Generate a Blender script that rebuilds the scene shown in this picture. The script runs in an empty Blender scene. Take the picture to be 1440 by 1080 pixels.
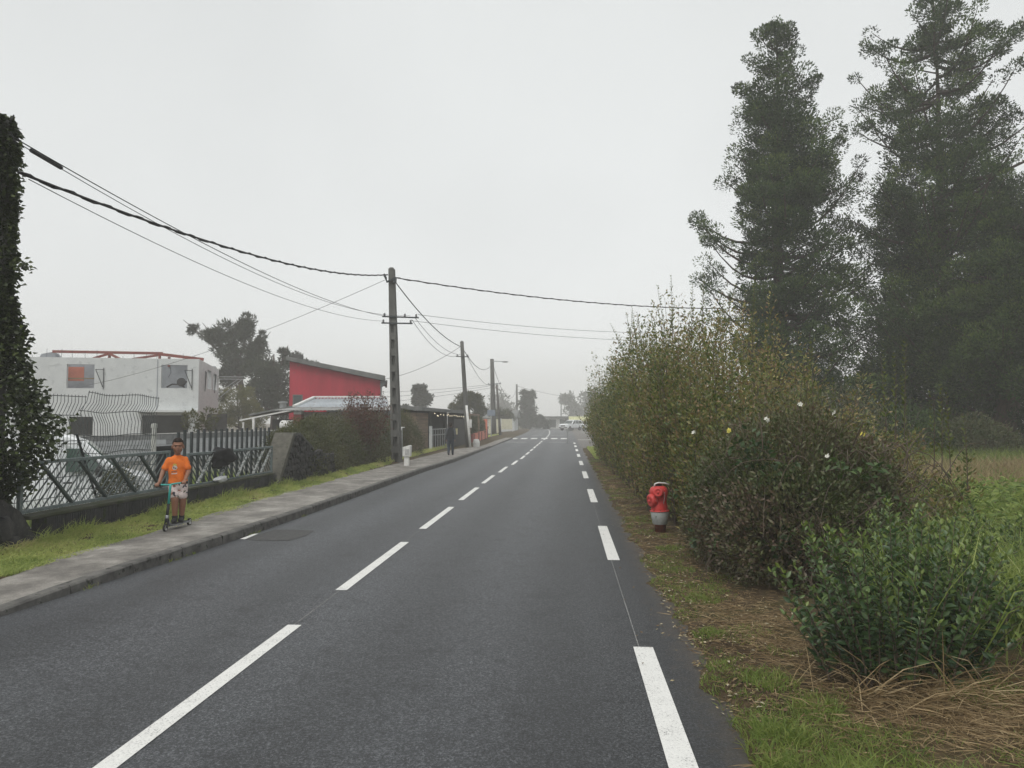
import bpy, bmesh, math, random
import numpy as np
from mathutils import Vector, Matrix

random.seed(7)
rng = np.random.default_rng(11)
S = bpy.context.scene
COL = S.collection
R = math.radians
PI = math.pi

# ------------------------------------------------------------------ camera, sky, sun, exposure
cam = bpy.data.cameras.new('camera')
cam.lens = 26.0
cam.sensor_width = 36.0
cam.clip_start = 0.05
cam.clip_end = 3000
cam_o = bpy.data.objects.new('camera', cam)
COL.objects.link(cam_o)
cam_o.location = (0, 0, 1.75)
cam_o.rotation_euler = (R(90) + math.atan(51 / 1040), 0, math.atan(77 / 1040 * math.cos(math.atan(51 / 1040))))
S.camera = cam_o

SUN_EL, SUN_AZ = R(58), R(200)          # azimuth from +Y clockwise
w = bpy.data.worlds.new('World')
S.world = w
w.use_nodes = True
nt = w.node_tree
for n in list(nt.nodes):
    nt.nodes.remove(n)
wo = nt.nodes.new('ShaderNodeOutputWorld')
sky = nt.nodes.new('ShaderNodeTexSky')
sky.sky_type = 'NISHITA'
sky.sun_disc = False
sky.sun_elevation = SUN_EL
sky.sun_rotation = SUN_AZ
hs = nt.nodes.new('ShaderNodeHueSaturation')
hs.inputs['Saturation'].default_value = 0.10
nt.links.new(sky.outputs[0], hs.inputs['Color'])
b1 = nt.nodes.new('ShaderNodeBackground')
b1.inputs['Strength'].default_value = 0.05
nt.links.new(hs.outputs[0], b1.inputs['Color'])
# the cloud layer: an even overcast, brighter towards the zenith, with faint mottling
tc = nt.nodes.new('ShaderNodeTexCoord')
sx = nt.nodes.new('ShaderNodeSeparateXYZ')
nt.links.new(tc.outputs['Generated'], sx.inputs[0])
mp = nt.nodes.new('ShaderNodeMapRange')
mp.inputs['From Min'].default_value = 0.0
mp.inputs['From Max'].default_value = 1.0
mp.inputs['To Min'].default_value = 0.50
mp.inputs['To Max'].default_value = 0.56
nt.links.new(sx.outputs['Z'], mp.inputs['Value'])
ns = nt.nodes.new('ShaderNodeTexNoise')
ns.inputs['Scale'].default_value = 1.6
ns.inputs['Detail'].default_value = 3
nt.links.new(tc.outputs['Generated'], ns.inputs['Vector'])
mn = nt.nodes.new('ShaderNodeMapRange')
mn.inputs['From Min'].default_value = 0.32
mn.inputs['From Max'].default_value = 0.68
mn.inputs['To Min'].default_value = 0.87
mn.inputs['To Max'].default_value = 1.08
nt.links.new(ns.outputs['Fac'], mn.inputs['Value'])
mu = nt.nodes.new('ShaderNodeMath')
mu.operation = 'MULTIPLY'
nt.links.new(mp.outputs[0], mu.inputs[0])
nt.links.new(mn.outputs[0], mu.inputs[1])
b2 = nt.nodes.new('ShaderNodeBackground')
b2.inputs['Color'].default_value = (0.965, 0.995, 0.985, 1)
nt.links.new(mu.outputs[0], b2.inputs['Strength'])
ad = nt.nodes.new('ShaderNodeAddShader')
nt.links.new(b1.outputs[0], ad.inputs[0])
nt.links.new(b2.outputs[0], ad.inputs[1])
nt.links.new(ad.outputs[0], wo.inputs['Surface'])

sun = bpy.data.lights.new('sun', 'SUN')
sun.energy = 1.5
sun.angle = R(40)
sun.color = (1.0, 0.965, 0.92)
sun_o = bpy.data.objects.new('sun', sun)
COL.objects.link(sun_o)
sd = Vector((math.sin(SUN_AZ) * math.cos(SUN_EL), math.cos(SUN_AZ) * math.cos(SUN_EL), math.sin(SUN_EL)))
sun_o.rotation_euler = sd.to_track_quat('Z', 'Y').to_euler()

S.view_settings.view_transform = 'Standard'
S.view_settings.look = 'None'
S.view_settings.exposure = 0.22
S.view_settings.gamma = 1.0
S.view_settings.use_curve_mapping = False
S.render.engine = 'CYCLES'
S.cycles.max_bounces = 6
S.cycles.diffuse_bounces = 3
S.cycles.transparent_max_bounces = 6
S.cycles.volume_bounces = 1
S.cycles.use_denoising = True

# ------------------------------------------------------------------ materials
def _mat(name):
    m = bpy.data.materials.new(name)
    m.use_nodes = True
    t = m.node_tree
    b = t.nodes['Principled BSDF']
    return m, t, b

def ramp(t, stops, fac=None):
    r = t.nodes.new('ShaderNodeValToRGB')
    e = r.color_ramp.elements
    while len(e) < len(stops):
        e.new(0.5)
    for i, (p, c) in enumerate(stops):
        e[i].position = p
        e[i].color = (*c, 1) if len(c) == 3 else c
    if fac is not None:
        t.links.new(fac, r.inputs[0])
    return r

def noise(t, scale, detail=4, rough=0.55, obj=False, stretch=None):
    n = t.nodes.new('ShaderNodeTexNoise')
    n.inputs['Scale'].default_value = scale
    n.inputs['Detail'].default_value = detail
    n.inputs['Roughness'].default_value = rough
    if obj:
        c = t.nodes.new('ShaderNodeTexCoord')
        src = c.outputs['Object']
    else:
        c = t.nodes.new('ShaderNodeNewGeometry')
        src = c.outputs['Position']
    if stretch:
        mpn = t.nodes.new('ShaderNodeMapping')
        mpn.inputs['Scale'].default_value = stretch
        t.links.new(src, mpn.inputs['Vector'])
        src = mpn.outputs[0]
    t.links.new(src, n.inputs['Vector'])
    return n

def M(name, c1, c2=None, scale=4.0, rough=0.7, bump=0.0, bscale=60.0, metal=0.0, spots=None, spot_scale=20, spot_at=0.62,
      stretch=None, spec=0.4, obj=False, coat=0.0):
    """A painted, cast or rendered surface: two tones mottled by noise, optional chips / stains, fine relief."""
    m, t, b = _mat(name)
    c2 = c2 or tuple(x * 0.75 for x in c1)
    n = noise(t, scale, 5, 0.6, obj, stretch)
    r = ramp(t, [(0.33, c2), (0.67, c1)], n.outputs['Fac'])
    out = r.outputs[0]
    if spots:
        n2 = noise(t, spot_scale, 4, 0.6, obj)
        r2 = ramp(t, [(spot_at, (0, 0, 0)), (spot_at + 0.04, (1, 1, 1))], n2.outputs['Fac'])
        mx = t.nodes.new('ShaderNodeMix')
        mx.data_type = 'RGBA'
        t.links.new(r2.outputs[0], mx.inputs['Factor'])
        t.links.new(out, mx.inputs['A'])
        mx.inputs['B'].default_value = (*spots, 1)
        out = mx.outputs['Result']
    t.links.new(out, b.inputs['Base Color'])
    b.inputs['Roughness'].default_value = rough
    b.inputs['Metallic'].default_value = metal
    b.inputs['Specular IOR Level'].default_value = spec
    b.inputs['Coat Weight'].default_value = coat
    if bump:
        n3 = noise(t, bscale, 4, 0.6, obj)
        bp = t.nodes.new('ShaderNodeBump')
        bp.inputs['Strength'].default_value = bump
        bp.inputs['Distance'].default_value = 0.02
        t.links.new(n3.outputs['Fac'], bp.inputs['Height'])
        t.links.new(bp.outputs[0], b.inputs['Normal'])
    return m

def leafmat(name, cols, trans=0.25, rough=0.5, spec=0.35):
    """cols: tones picked leaf by leaf through the 'tint' attribute."""
    m, t, b = _mat(name)
    a = t.nodes.new('ShaderNodeAttribute')
    a.attribute_name = 'tint'
    k = len(cols)
    r = ramp(t, [(i / max(1, k - 1), c) for i, c in enumerate(cols)], a.outputs['Fac'])
    t.links.new(r.outputs[0], b.inputs['Base Color'])
    b.inputs['Roughness'].default_value = rough
    b.inputs['Specular IOR Level'].default_value = spec
    tr = t.nodes.new('ShaderNodeBsdfTranslucent')
    t.links.new(r.outputs[0], tr.inputs['Color'])
    mx = t.nodes.new('ShaderNodeMixShader')
    mx.inputs[0].default_value = trans
    t.links.new(b.outputs[0], mx.inputs[1])
    t.links.new(tr.outputs[0], mx.inputs[2])
    t.links.new(mx.outputs[0], t.nodes['Material Output'].inputs['Surface'])
    return m

def glassmat(name, c=(0.03, 0.04, 0.04), rough=0.06):
    m, t, b = _mat(name)
    b.inputs['Base Color'].default_value = (*c, 1)
    b.inputs['Roughness'].default_value = rough
    b.inputs['Specular IOR Level'].default_value = 0.7
    return m

# ------------------------------------------------------------------ mesh helpers
WM = {}

class MB:
    def __init__(s):
        s.v = []
        s.f = []
    def add(s, vs, fs):
        o = len(s.v)
        s.v += [tuple(p) for p in vs]
        s.f += [tuple(i + o for i in f) for f in fs]
        return s
    def box(s, c, d, rot=None, taper=1.0):
        hx, hy, hz = d[0] / 2, d[1] / 2, d[2] / 2
        vs = []
        for z, k in ((-hz, 1), (hz, taper)):
            for x, y in ((-hx, -hy), (hx, -hy), (hx, hy), (-hx, hy)):
                vs.append(Vector((x * k, y * k, z)))
        if rot is not None:
            vs = [rot @ p for p in vs]
        c = Vector(c)
        return s.add([p + c for p in vs], [(3, 2, 1, 0), (4, 5, 6, 7), (0, 1, 5, 4), (1, 2, 6, 5), (2, 3, 7, 6), (3, 0, 4, 7)])
    def beam(s, a, b, wd, h, up=(0, 0, 1)):
        a, b = Vector(a), Vector(b)
        d = (b - a)
        L = d.length
        d.normalize()
        u = Vector(up)
        x = d.cross(u)
        if x.length < 1e-5:
            x = d.cross(Vector((0, 1, 0)))
        x.normalize()
        u = x.cross(d)
        rot = Matrix((x, d, u)).transposed()
        return s.box((a + b) / 2, (wd, L, h), rot)
    def tube(s, pts, r, n=6, cap=True, flat=1.0):
        pts = [Vector(p) for p in pts]
        if not hasattr(r, '__len__'):
            r = [r] * len(pts)
        vs, fs = [], []
        ref = None
        for i, p in enumerate(pts):
            d = (pts[min(i + 1, len(pts) - 1)] - pts[max(i - 1, 0)])
            if d.length < 1e-9:
                d = Vector((0, 0, 1))
            d.normalize()
            if ref is None:
                ref = Vector((1, 0, 0)) if abs(d.x) < 0.8 else Vector((0, 1, 0))
            x = (ref - d * ref.dot(d))
            if x.length < 1e-5:
                x = d.orthogonal()
            x.normalize()
            ref = x
            y = d.cross(x)
            for k in range(n):
                a = 2 * PI * k / n
                vs.append(p + x * (math.cos(a) * r[i]) + y * (math.sin(a) * r[i] * flat))
        for i in range(len(pts) - 1):
            for k in range(n):
                k2 = (k + 1) % n
                fs.append((i * n + k, i * n + k2, (i + 1) * n + k2, (i + 1) * n + k))
        if cap:
            fs.append(tuple(range(n - 1, -1, -1)))
            fs.append(tuple((len(pts) - 1) * n + k for k in range(n)))
        return s.add(vs, fs)
    def lathe(s, prof, n=20, c=(0, 0, 0), axis=None):
        """prof: (radius, height) pairs; axis: direction of the height."""
        vs, fs = [], []
        q = Matrix.Identity(3) if axis is None else Vector(axis).to_track_quat('Z', 'Y').to_matrix()
        c = Vector(c)
        for (r, z) in prof:
            for k in range(n):
                a = 2 * PI * k / n
                vs.append(q @ Vector((r * math.cos(a), r * math.sin(a), z)) + c)
        for i in range(len(prof) - 1):
            for k in range(n):
                k2 = (k + 1) % n
                fs.append((i * n + k, i * n + k2, (i + 1) * n + k2, (i + 1) * n + k))
        fs.append(tuple(range(n - 1, -1, -1)))
        fs.append(tuple((len(prof) - 1) * n + k for k in range(n)))
        return s.add(vs, fs)
    def prism(s, poly, a, b, fn):
        """poly: 2-D outline; fn(p, t) -> 3-D point; extruded from a to b."""
        n = len(poly)
        vs = [fn(p, a) for p in poly] + [fn(p, b) for p in poly]
        fs = [tuple(range(n - 1, -1, -1)), tuple(range(n, 2 * n))]
        for i in range(n):
            j = (i + 1) % n
            fs.append((i, j, n + j, n + i))
        return s.add(vs, fs)
    def ellipsoid(s, c, r, nu=12, nv=8, rot=None):
        vs, fs = [], []
        c = Vector(c)
        for j in range(nv + 1):
            th = PI * j / nv
            for i in range(nu):
                ph = 2 * PI * i / nu
                p = Vector((r[0] * math.sin(th) * math.cos(ph), r[1] * math.sin(th) * math.sin(ph), r[2] * math.cos(th)))
                if rot is not None:
                    p = rot @ p
                vs.append(p + c)
        for j in range(nv):
            for i in range(nu):
                i2 = (i + 1) % nu
                fs.append((j * nu + i, (j + 1) * nu + i, (j + 1) * nu + i2, j * nu + i2))
        return s.add(vs, fs)
    def mesh(s, name, parent=None, smooth=False, fix=True):
        me = bpy.data.meshes.new(name)
        vs = s.v
        if parent is not None:
            inv = WM[parent.name].inverted()
            vs = [inv @ Vector(p) for p in vs]
        me.from_pydata(vs, [], s.f)
        if fix:
            bm = bmesh.new()
            bm.from_mesh(me)
            bmesh.ops.remove_doubles(bm, verts=bm.verts, dist=1e-6)
            bmesh.ops.recalc_face_normals(bm, faces=bm.faces)
            bm.to_mesh(me)
            bm.free()
        if smooth:
            me.polygons.foreach_set('use_smooth', [True] * len(me.polygons))
        me.update()
        return me
    def build(s, name, m, parent=None, smooth=False, bev=0.0, fix=True, kind=None, label=None):
        me = s.mesh(name, parent, smooth, fix)
        return link(name, me, m, parent, bev, kind, label)

def link(name, me, m, parent=None, bev=0.0, kind=None, label=None):
    o = bpy.data.objects.new(name, me)
    COL.objects.link(o)
    if m is not None and not me.materials:
        me.materials.append(m)
    if parent is not None:
        o.parent = parent
        WM[o.name] = WM[parent.name]
    else:
        WM[o.name] = Matrix.Identity(4)
    if bev:
        b = o.modifiers.new('bevel', 'BEVEL')
        b.width = bev
        b.segments = 2
        b.limit_method = 'ANGLE'
        b.angle_limit = R(40)
    if kind:
        o['kind'] = kind
    if label:
        o['label'] = label
    return o

def thing(name, label, cat, loc=(0, 0, 0), rz=0.0, group=None):
    o = bpy.data.objects.new(name, None)
    COL.objects.link(o)
    o.empty_display_size = 0.1
    o.location = loc
    o.rotation_euler = (0, 0, rz)
    WM[o.name] = Matrix.Translation(Vector(loc)) @ Matrix.Rotation(rz, 4, 'Z')
    return tag(o, label, cat, group)

def tag(o, label, cat, group=None):
    o['label'] = label
    o['category'] = cat
    if group:
        o['group'] = group
    return o

def struct(o):
    o['kind'] = 'structure'
    return o

def copy_tree(o, parent=None):
    c = o.copy()
    COL.objects.link(c)
    if parent is not None:
        c.parent = parent
    for ch in list(o.children):
        copy_tree(ch, c)
    return c

def npmesh(name, V, F, m, parent=None, tint=None, smooth=False, kind=None, label=None):
    """V (n,3) float, F (k,3|4) int arrays of one size; tint (n,) per vertex."""
    V = np.asarray(V, dtype=np.float64)
    if parent is not None:
        inv = np.array(WM[parent.name].inverted())
        V = V @ inv[:3, :3].T + inv[:3, 3]
    F = np.asarray(F, dtype=np.int32)
    me = bpy.data.meshes.new(name)
    k = F.shape[1]
    me.vertices.add(len(V))
    me.vertices.foreach_set('co', V.astype(np.float32).ravel())
    me.loops.add(F.size)
    me.loops.foreach_set('vertex_index', F.ravel())
    me.polygons.add(len(F))
    me.polygons.foreach_set('loop_start', np.arange(0, F.size, k, dtype=np.int32))
    me.polygons.foreach_set('loop_total', np.full(len(F), k, dtype=np.int32))
    if smooth:
        me.polygons.foreach_set('use_smooth', np.ones(len(F), dtype=bool))
    if tint is not None:
        at = me.attributes.new('tint', 'FLOAT', 'POINT')
        at.data.foreach_set('value', np.asarray(tint, dtype=np.float32))
    me.update(calc_edges=True)
    return link(name, me, m, parent, 0, kind, label)

def unit(a):
    return a / np.maximum(np.linalg.norm(a, axis=1, keepdims=True), 1e-9)

def leaf_arrays(P, D, L, W, up=0.6, fold=0.25):
    """One folded diamond (two triangles) per leaf: base P, direction D, length L, width W."""
    n = len(P)
    D = unit(D)
    nrm = rng.normal(size=(n, 3)) * (1 - up) + np.array([0, 0, 1.0]) * up
    side = unit(np.cross(D, nrm))
    nn = unit(np.cross(side, D))
    L = np.broadcast_to(L, (n,))[:, None]
    W = np.broadcast_to(W, (n,))[:, None]
    mid = P + D * L * 0.45 + nn * W * fold
    V = np.stack([P, mid + side * W * 0.5, P + D * L, mid - side * W * 0.5], 1).reshape(-1, 3)
    i = np.arange(n)[:, None] * 4
    F = np.concatenate([i + np.array([[0, 1, 2]]), i + np.array([[0, 2, 3]])], 0)
    return V, F

def blade_arrays(P, D, L, W, bend):
    """Grass blades: two segments that bend over (three triangles)."""
    n = len(P)
    D = unit(D)
    L = np.broadcast_to(L, (n,))[:, None]
    W = np.broadcast_to(W, (n,))[:, None]
    bend = np.broadcast_to(bend, (n,))[:, None]
    hor = D * np.array([1, 1, 0.0]) + rng.normal(size=(n, 3)) * np.array([0.25, 0.25, 0])
    hor = unit(hor)
    side = unit(np.cross(D, rng.normal(size=(n, 3))))
    m1 = P + D * L * 0.55
    tip = m1 + unit(D + hor * bend - np.array([0, 0, 1.0]) * bend * 0.35) * L * 0.5
    V = np.stack([P - side * W * 0.5, P + side * W * 0.5, m1 + side * W * 0.42, m1 - side * W * 0.42, tip], 1).reshape(-1, 3)
    i = np.arange(n)[:, None] * 5
    F = np.concatenate([i + np.array([[0, 1, 2]]), i + np.array([[0, 2, 3]]), i + np.array([[3, 2, 4]])], 0)
    return V, F

class Leaves:
    """Collects leaf batches into one mesh."""
    def __init__(s):
        s.V, s.F, s.T, s.n = [], [], [], 0
    def put(s, V, F, tint):
        s.V.append(V)
        s.F.append(F + s.n)
        s.T.append(np.repeat(tint, len(V) // len(tint)))
        s.n += len(V)
    def leaves(s, P, D, L, W, tint, up=0.6, fold=0.25):
        V, F = leaf_arrays(P, D, L, W, up, fold)
        s.put(V, F, tint)
    def blades(s, P, D, L, W, tint, bend=0.6):
        V, F = blade_arrays(P, D, L, W, bend)
        s.put(V, F, tint)
    def build(s, name, m, parent=None, kind=None, label=None):
        return npmesh(name, np.concatenate(s.V), np.concatenate(s.F), m, parent, np.concatenate(s.T), kind=kind, label=label)

def vnoise(x, y, s=1.0, k=0.0):
    """Cheap smooth noise, about -1..1."""
    x, y = np.asarray(x) * s + k, np.asarray(y) * s + k * 1.7
    return (np.sin(1.7 * x + 1.3 * np.sin(0.9 * y + k)) + np.sin(2.3 * y + 1.1 * np.sin(1.4 * x)) + 0.6 * np.sin(4.1 * x + 3.3 * y + k) + 0.5 * np.sin(5.3 * y - 4.7 * x)) / 3.1

def sph(n):
    return unit(rng.normal(size=(n, 3)))

def tri_tubes(paths, name, m, parent=None, n=3, kind=None):
    """Many thin stems in one mesh; paths: (points (k,3), radii (k,))"""
    mb = MB()
    for p, r in paths:
        mb.tube(p, list(r), n, cap=False)
    return mb.build(name, m, parent, fix=False, kind=kind)

# ------------------------------------------------------------------ common materials
m_metal_dark = M('dark_painted_steel', (0.035, 0.042, 0.045), (0.02, 0.025, 0.028), 30, 0.5)
m_concrete_dark = M('weathered_dark_concrete', (0.10, 0.10, 0.095), (0.05, 0.05, 0.048), 3, 0.85, 0.5, 40, spots=(0.035, 0.04, 0.025), spot_scale=5)
m_lava = M('dark_lava_stone', (0.065, 0.062, 0.06), (0.022, 0.022, 0.024), 9, 0.85, 0.9, 45, spots=(0.10, 0.10, 0.09), spot_scale=12, spot_at=0.66)
m_white = M('white_paint', (0.72, 0.72, 0.70), (0.55, 0.55, 0.53), 6, 0.5)
m_black = M('black_rubber', (0.014, 0.014, 0.015), (0.009, 0.009, 0.01), 20, 0.6)
m_bark = M('brown_bark', (0.075, 0.048, 0.036), (0.028, 0.020, 0.016), 14, 0.9, 1.0, 30, stretch=(1, 1, 0.15))
m_twig = M('grey_brown_twig', (0.13, 0.10, 0.075), (0.06, 0.045, 0.035), 9, 0.85)
m_cable = M('black_cable', (0.02, 0.02, 0.022), (0.012, 0.012, 0.013), 4, 0.6)

# ------------------------------------------------------------------ ground sheet
def ss(a, b, x):
    t = np.clip((np.asarray(x, float) - a) / (b - a), 0, 1)
    return t * t * (3 - 2 * t)

def road_off(y):
    y = np.asarray(y, float)
    return -1.1 * (np.clip(y - 70, 0, None) / 60.0) ** 2

def zg(x, y):
    x = np.asarray(x, float)
    y = np.asarray(y, float)
    xx = x - road_off(y)
    jit = 0.11 * vnoise(x * 0 + 3, y, 1.9) + 0.07 * vnoise(y, x, 5.0) + 0.035 * vnoise(y, x * 2, 13.0)
    right = ss(0.80 + jit, 1.12 + jit, xx) * 0.11 + 0.022 * np.clip(xx - 1.4, 0, 30)
    # the lane that joins on the far side is level with the road
    right = right * (1 - ss(46, 49, y) * (1 - ss(160, 175, y)) * (1 - ss(14, 20, xx)))
    left = ss(-5.4, -5.9, xx) * 0.19 + 0.07 * ss(-6.0, -6.8, xx)
    yard = ss(-7.02, -7.12, x) * (1 - ss(30, 36, y))
    left = left - yard * 0.72 - ss(-7.5, -9, x) * ss(30, 36, y) * 0.3
    bumpy = 0.015 * vnoise(x, y, 2.3) * (ss(1.1, 1.6, xx) + ss(-6.3, -6.8, xx))
    return -0.065 + right + left + bumpy + (0.03 * ss(1.3, 3, xx))

xs = np.concatenate([[-400, -250, -150, -100, -70], np.arange(-50, -8, 3.0), [-7.8, -7.5, -7.3, -7.12, -7.07, -7.02, -6.9, -6.75, -6.6, -6.4, -6.2, -6.05, -5.9, -5.7, -5.5, -5.2, -4.9, -3, -1, 0.5],
                     np.arange(0.7, 1.5, 0.05), np.arange(1.6, 5, 0.25), np.arange(5, 30, 1.5), [35, 50, 80, 120, 200, 400]])
ys = np.concatenate([[-70, -40, -20, -10, -5, -2, 0, 1], np.arange(2, 14, 0.12), np.arange(14, 40, 0.4), np.arange(40, 100, 2.0), np.arange(100, 200, 8), [220, 260, 320, 400]])
gx, gy = np.meshgrid(xs, ys)
gz = zg(gx, gy)
nx, ny = len(xs), len(ys)
ii = (np.arange(ny - 1)[:, None] * nx + np.arange(nx - 1)[None, :]).ravel()[:, None]
m_ground, t, b = _mat('soil_litter_and_moss')
n1 = noise(t, 1.3, 6, 0.65)
n2 = noise(t, 14, 6, 0.7)
r1 = ramp(t, [(0.3, (0.05, 0.035, 0.022)), (0.5, (0.10, 0.075, 0.045)), (0.7, (0.06, 0.075, 0.025))], n1.outputs['Fac'])
r2 = ramp(t, [(0.3, (0.35, 0.35, 0.35)), (0.7, (1.25, 1.2, 1.1))], n2.outputs['Fac'])
mx = t.nodes.new('ShaderNodeMix'); mx.data_type = 'RGBA'; mx.blend_type = 'MULTIPLY'
mx.inputs['Factor'].default_value = 1
t.links.new(r1.outputs[0], mx.inputs['A']); t.links.new(r2.outputs[0], mx.inputs['B'])
t.links.new(mx.outputs['Result'], b.inputs['Base Color'])
b.inputs['Roughness'].default_value = 0.95
b.inputs['Specular IOR Level'].default_value = 0.15
bp = t.nodes.new('ShaderNodeBump'); bp.inputs['Strength'].default_value = 0.8; bp.inputs['Distance'].default_value = 0.03
t.links.new(n2.outputs['Fac'], bp.inputs['Height']); t.links.new(bp.outputs[0], b.inputs['Normal'])
struct(npmesh('ground', np.stack([gx, gy, gz], -1).reshape(-1, 3), ii + np.array([[0, 1, nx + 1, nx]]), m_ground, smooth=True))

# ------------------------------------------------------------------ road
def strip(rows, name, m, parent=None, kind=None):
    """rows: list of lists of 3-D points with equal length."""
    k = len(rows[0])
    mb = MB()
    vs = [p for r in rows for p in r]
    fs = [(i * k + j, i * k + j + 1, (i + 1) * k + j + 1, (i + 1) * k + j) for i in range(len(rows) - 1) for j in range(k - 1)]
    mb.add(vs, fs)
    return mb.build(name, m, parent, fix=False, kind=kind)

m_asphalt, t, b = _mat('worn_asphalt')
g1 = noise(t, 62, 5, 0.85)
g2 = noise(t, 0.55, 5, 0.6, stretch=(1.0, 0.22, 1))
g3 = noise(t, 22, 4, 0.7)
ra = ramp(t, [(0.34, (0.008, 0.009, 0.0105)), (0.50, (0.032, 0.035, 0.040)), (0.66, (0.175, 0.185, 0.20))], g1.outputs['Fac'])
rb = ramp(t, [(0.3, (0.72, 0.72, 0.73)), (0.7, (1.32, 1.32, 1.3))], g2.outputs['Fac'])
rc = ramp(t, [(0.35, (0.85, 0.85, 0.85)), (0.65, (1.12, 1.12, 1.12))], g3.outputs['Fac'])
m1 = t.nodes.new('ShaderNodeMix'); m1.data_type = 'RGBA'; m1.blend_type = 'MULTIPLY'; m1.inputs['Factor'].default_value = 1
m2 = t.nodes.new('ShaderNodeMix'); m2.data_type = 'RGBA'; m2.blend_type = 'MULTIPLY'; m2.inputs['Factor'].default_value = 1
t.links.new(ra.outputs[0], m1.inputs['A']); t.links.new(rb.outputs[0], m1.inputs['B'])
t.links.new(m1.outputs['Result'], m2.inputs['A']); t.links.new(rc.outputs[0], m2.inputs['B'])
pit = noise(t, 105, 2, 0.6); pitr = ramp(t, [(0.36, (0.10, 0.10, 0.10)), (0.44, (1, 1, 1))], pit.outputs['Fac'])
m4 = t.nodes.new('ShaderNodeMix'); m4.data_type = 'RGBA'; m4.blend_type = 'MULTIPLY'; m4.inputs['Factor'].default_value = 1
t.links.new(m2.outputs['Result'], m4.inputs['A']); t.links.new(pitr.outputs[0], m4.inputs['B'])
blot = noise(t, 2.6, 6, 0.75); blr = ramp(t, [(0.36, (0.62, 0.62, 0.63)), (0.46, (1, 1, 1))], blot.outputs['Fac'])
m5 = t.nodes.new('ShaderNodeMix'); m5.data_type = 'RGBA'; m5.blend_type = 'MULTIPLY'; m5.inputs['Factor'].default_value = 1
t.links.new(m4.outputs['Result'], m5.inputs['A']); t.links.new(blr.outputs[0], m5.inputs['B'])
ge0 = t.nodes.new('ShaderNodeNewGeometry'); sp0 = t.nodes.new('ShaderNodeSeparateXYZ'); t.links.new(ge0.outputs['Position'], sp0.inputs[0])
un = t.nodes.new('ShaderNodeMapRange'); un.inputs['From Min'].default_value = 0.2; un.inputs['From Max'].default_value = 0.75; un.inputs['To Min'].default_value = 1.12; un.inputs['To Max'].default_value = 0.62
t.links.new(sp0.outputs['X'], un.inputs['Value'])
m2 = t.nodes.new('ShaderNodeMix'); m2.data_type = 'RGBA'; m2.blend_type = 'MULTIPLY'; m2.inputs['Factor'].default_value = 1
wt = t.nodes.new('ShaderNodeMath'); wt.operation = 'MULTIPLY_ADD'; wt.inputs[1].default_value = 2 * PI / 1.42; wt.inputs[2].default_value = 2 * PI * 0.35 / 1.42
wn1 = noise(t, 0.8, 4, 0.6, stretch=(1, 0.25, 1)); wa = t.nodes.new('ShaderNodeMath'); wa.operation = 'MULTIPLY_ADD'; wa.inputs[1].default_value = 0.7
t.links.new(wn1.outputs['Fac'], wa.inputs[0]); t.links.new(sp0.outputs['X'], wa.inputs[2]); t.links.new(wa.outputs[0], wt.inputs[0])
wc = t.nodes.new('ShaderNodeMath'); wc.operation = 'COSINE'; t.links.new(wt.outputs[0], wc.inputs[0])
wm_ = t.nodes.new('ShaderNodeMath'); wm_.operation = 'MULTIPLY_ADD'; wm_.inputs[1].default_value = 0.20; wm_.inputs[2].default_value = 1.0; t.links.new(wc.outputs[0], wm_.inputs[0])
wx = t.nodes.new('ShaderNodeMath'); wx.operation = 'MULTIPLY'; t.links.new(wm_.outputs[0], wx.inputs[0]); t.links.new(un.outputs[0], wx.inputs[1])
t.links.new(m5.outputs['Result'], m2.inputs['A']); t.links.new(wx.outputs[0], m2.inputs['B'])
# dust and soil carried onto the right-hand edge
ge = t.nodes.new('ShaderNodeNewGeometry'); sp = t.nodes.new('ShaderNodeSeparateXYZ')
t.links.new(ge.outputs['Position'], sp.inputs[0])
ne = noise(t, 9, 6, 0.75)
ma = t.nodes.new('ShaderNodeMath'); ma.operation = 'MULTIPLY_ADD'; ma.inputs[1].default_value = 0.75; 
t.links.new(ne.outputs['Fac'], ma.inputs[0]); t.links.new(sp.outputs['X'], ma.inputs[2])
md = t.nodes.new('ShaderNodeMapRange'); md.inputs['From Min'].default_value = 1.12; md.inputs['From Max'].default_value = 1.40; md.inputs['To Max'].default_value = 0.85
t.links.new(ma.outputs[0], md.inputs['Value'])
m3 = t.nodes.new('ShaderNodeMix'); m3.data_type = 'RGBA'
t.links.new(md.outputs[0], m3.inputs['Factor']); t.links.new(m2.outputs['Result'], m3.inputs['A']); m3.inputs['B'].default_value = (0.075, 0.06, 0.045, 1)
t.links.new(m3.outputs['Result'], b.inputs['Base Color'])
rr = t.nodes.new('ShaderNodeMapRange'); rr.inputs['To Min'].default_value = 0.42; rr.inputs['To Max'].default_value = 0.62
t.links.new(g2.outputs['Fac'], rr.inputs['Value']); t.links.new(rr.outputs[0], b.inputs['Roughness'])
b.inputs['Specular IOR Level'].default_value = 0.6
bp = t.nodes.new('ShaderNodeBump'); bp.inputs['Strength'].default_value = 1.0; bp.inputs['Distance'].default_value = 0.012
t.links.new(g1.outputs['Fac'], bp.inputs['Height']); t.links.new(bp.outputs[0], b.inputs['Normal'])

ry = list(np.concatenate([np.arange(-12, 70, 4.0), np.arange(70, 200, 5.0)]))
road = strip([[(float(road_off(y)) - 5.4, y, 0), (float(road_off(y)) - 2.3, y, 0.012), (float(road_off(y)) + 1.25, y, 0)] for y in ry], 'road', m_asphalt)
struct(road)
apron = strip([[(1.1 + float(road_off(y)), y, -0.006), (5, y, -0.006), (16, y, -0.006)] for y in list(np.arange(49, 150, 5.0))], 'side_road', m_asphalt)
struct(apron)

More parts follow.
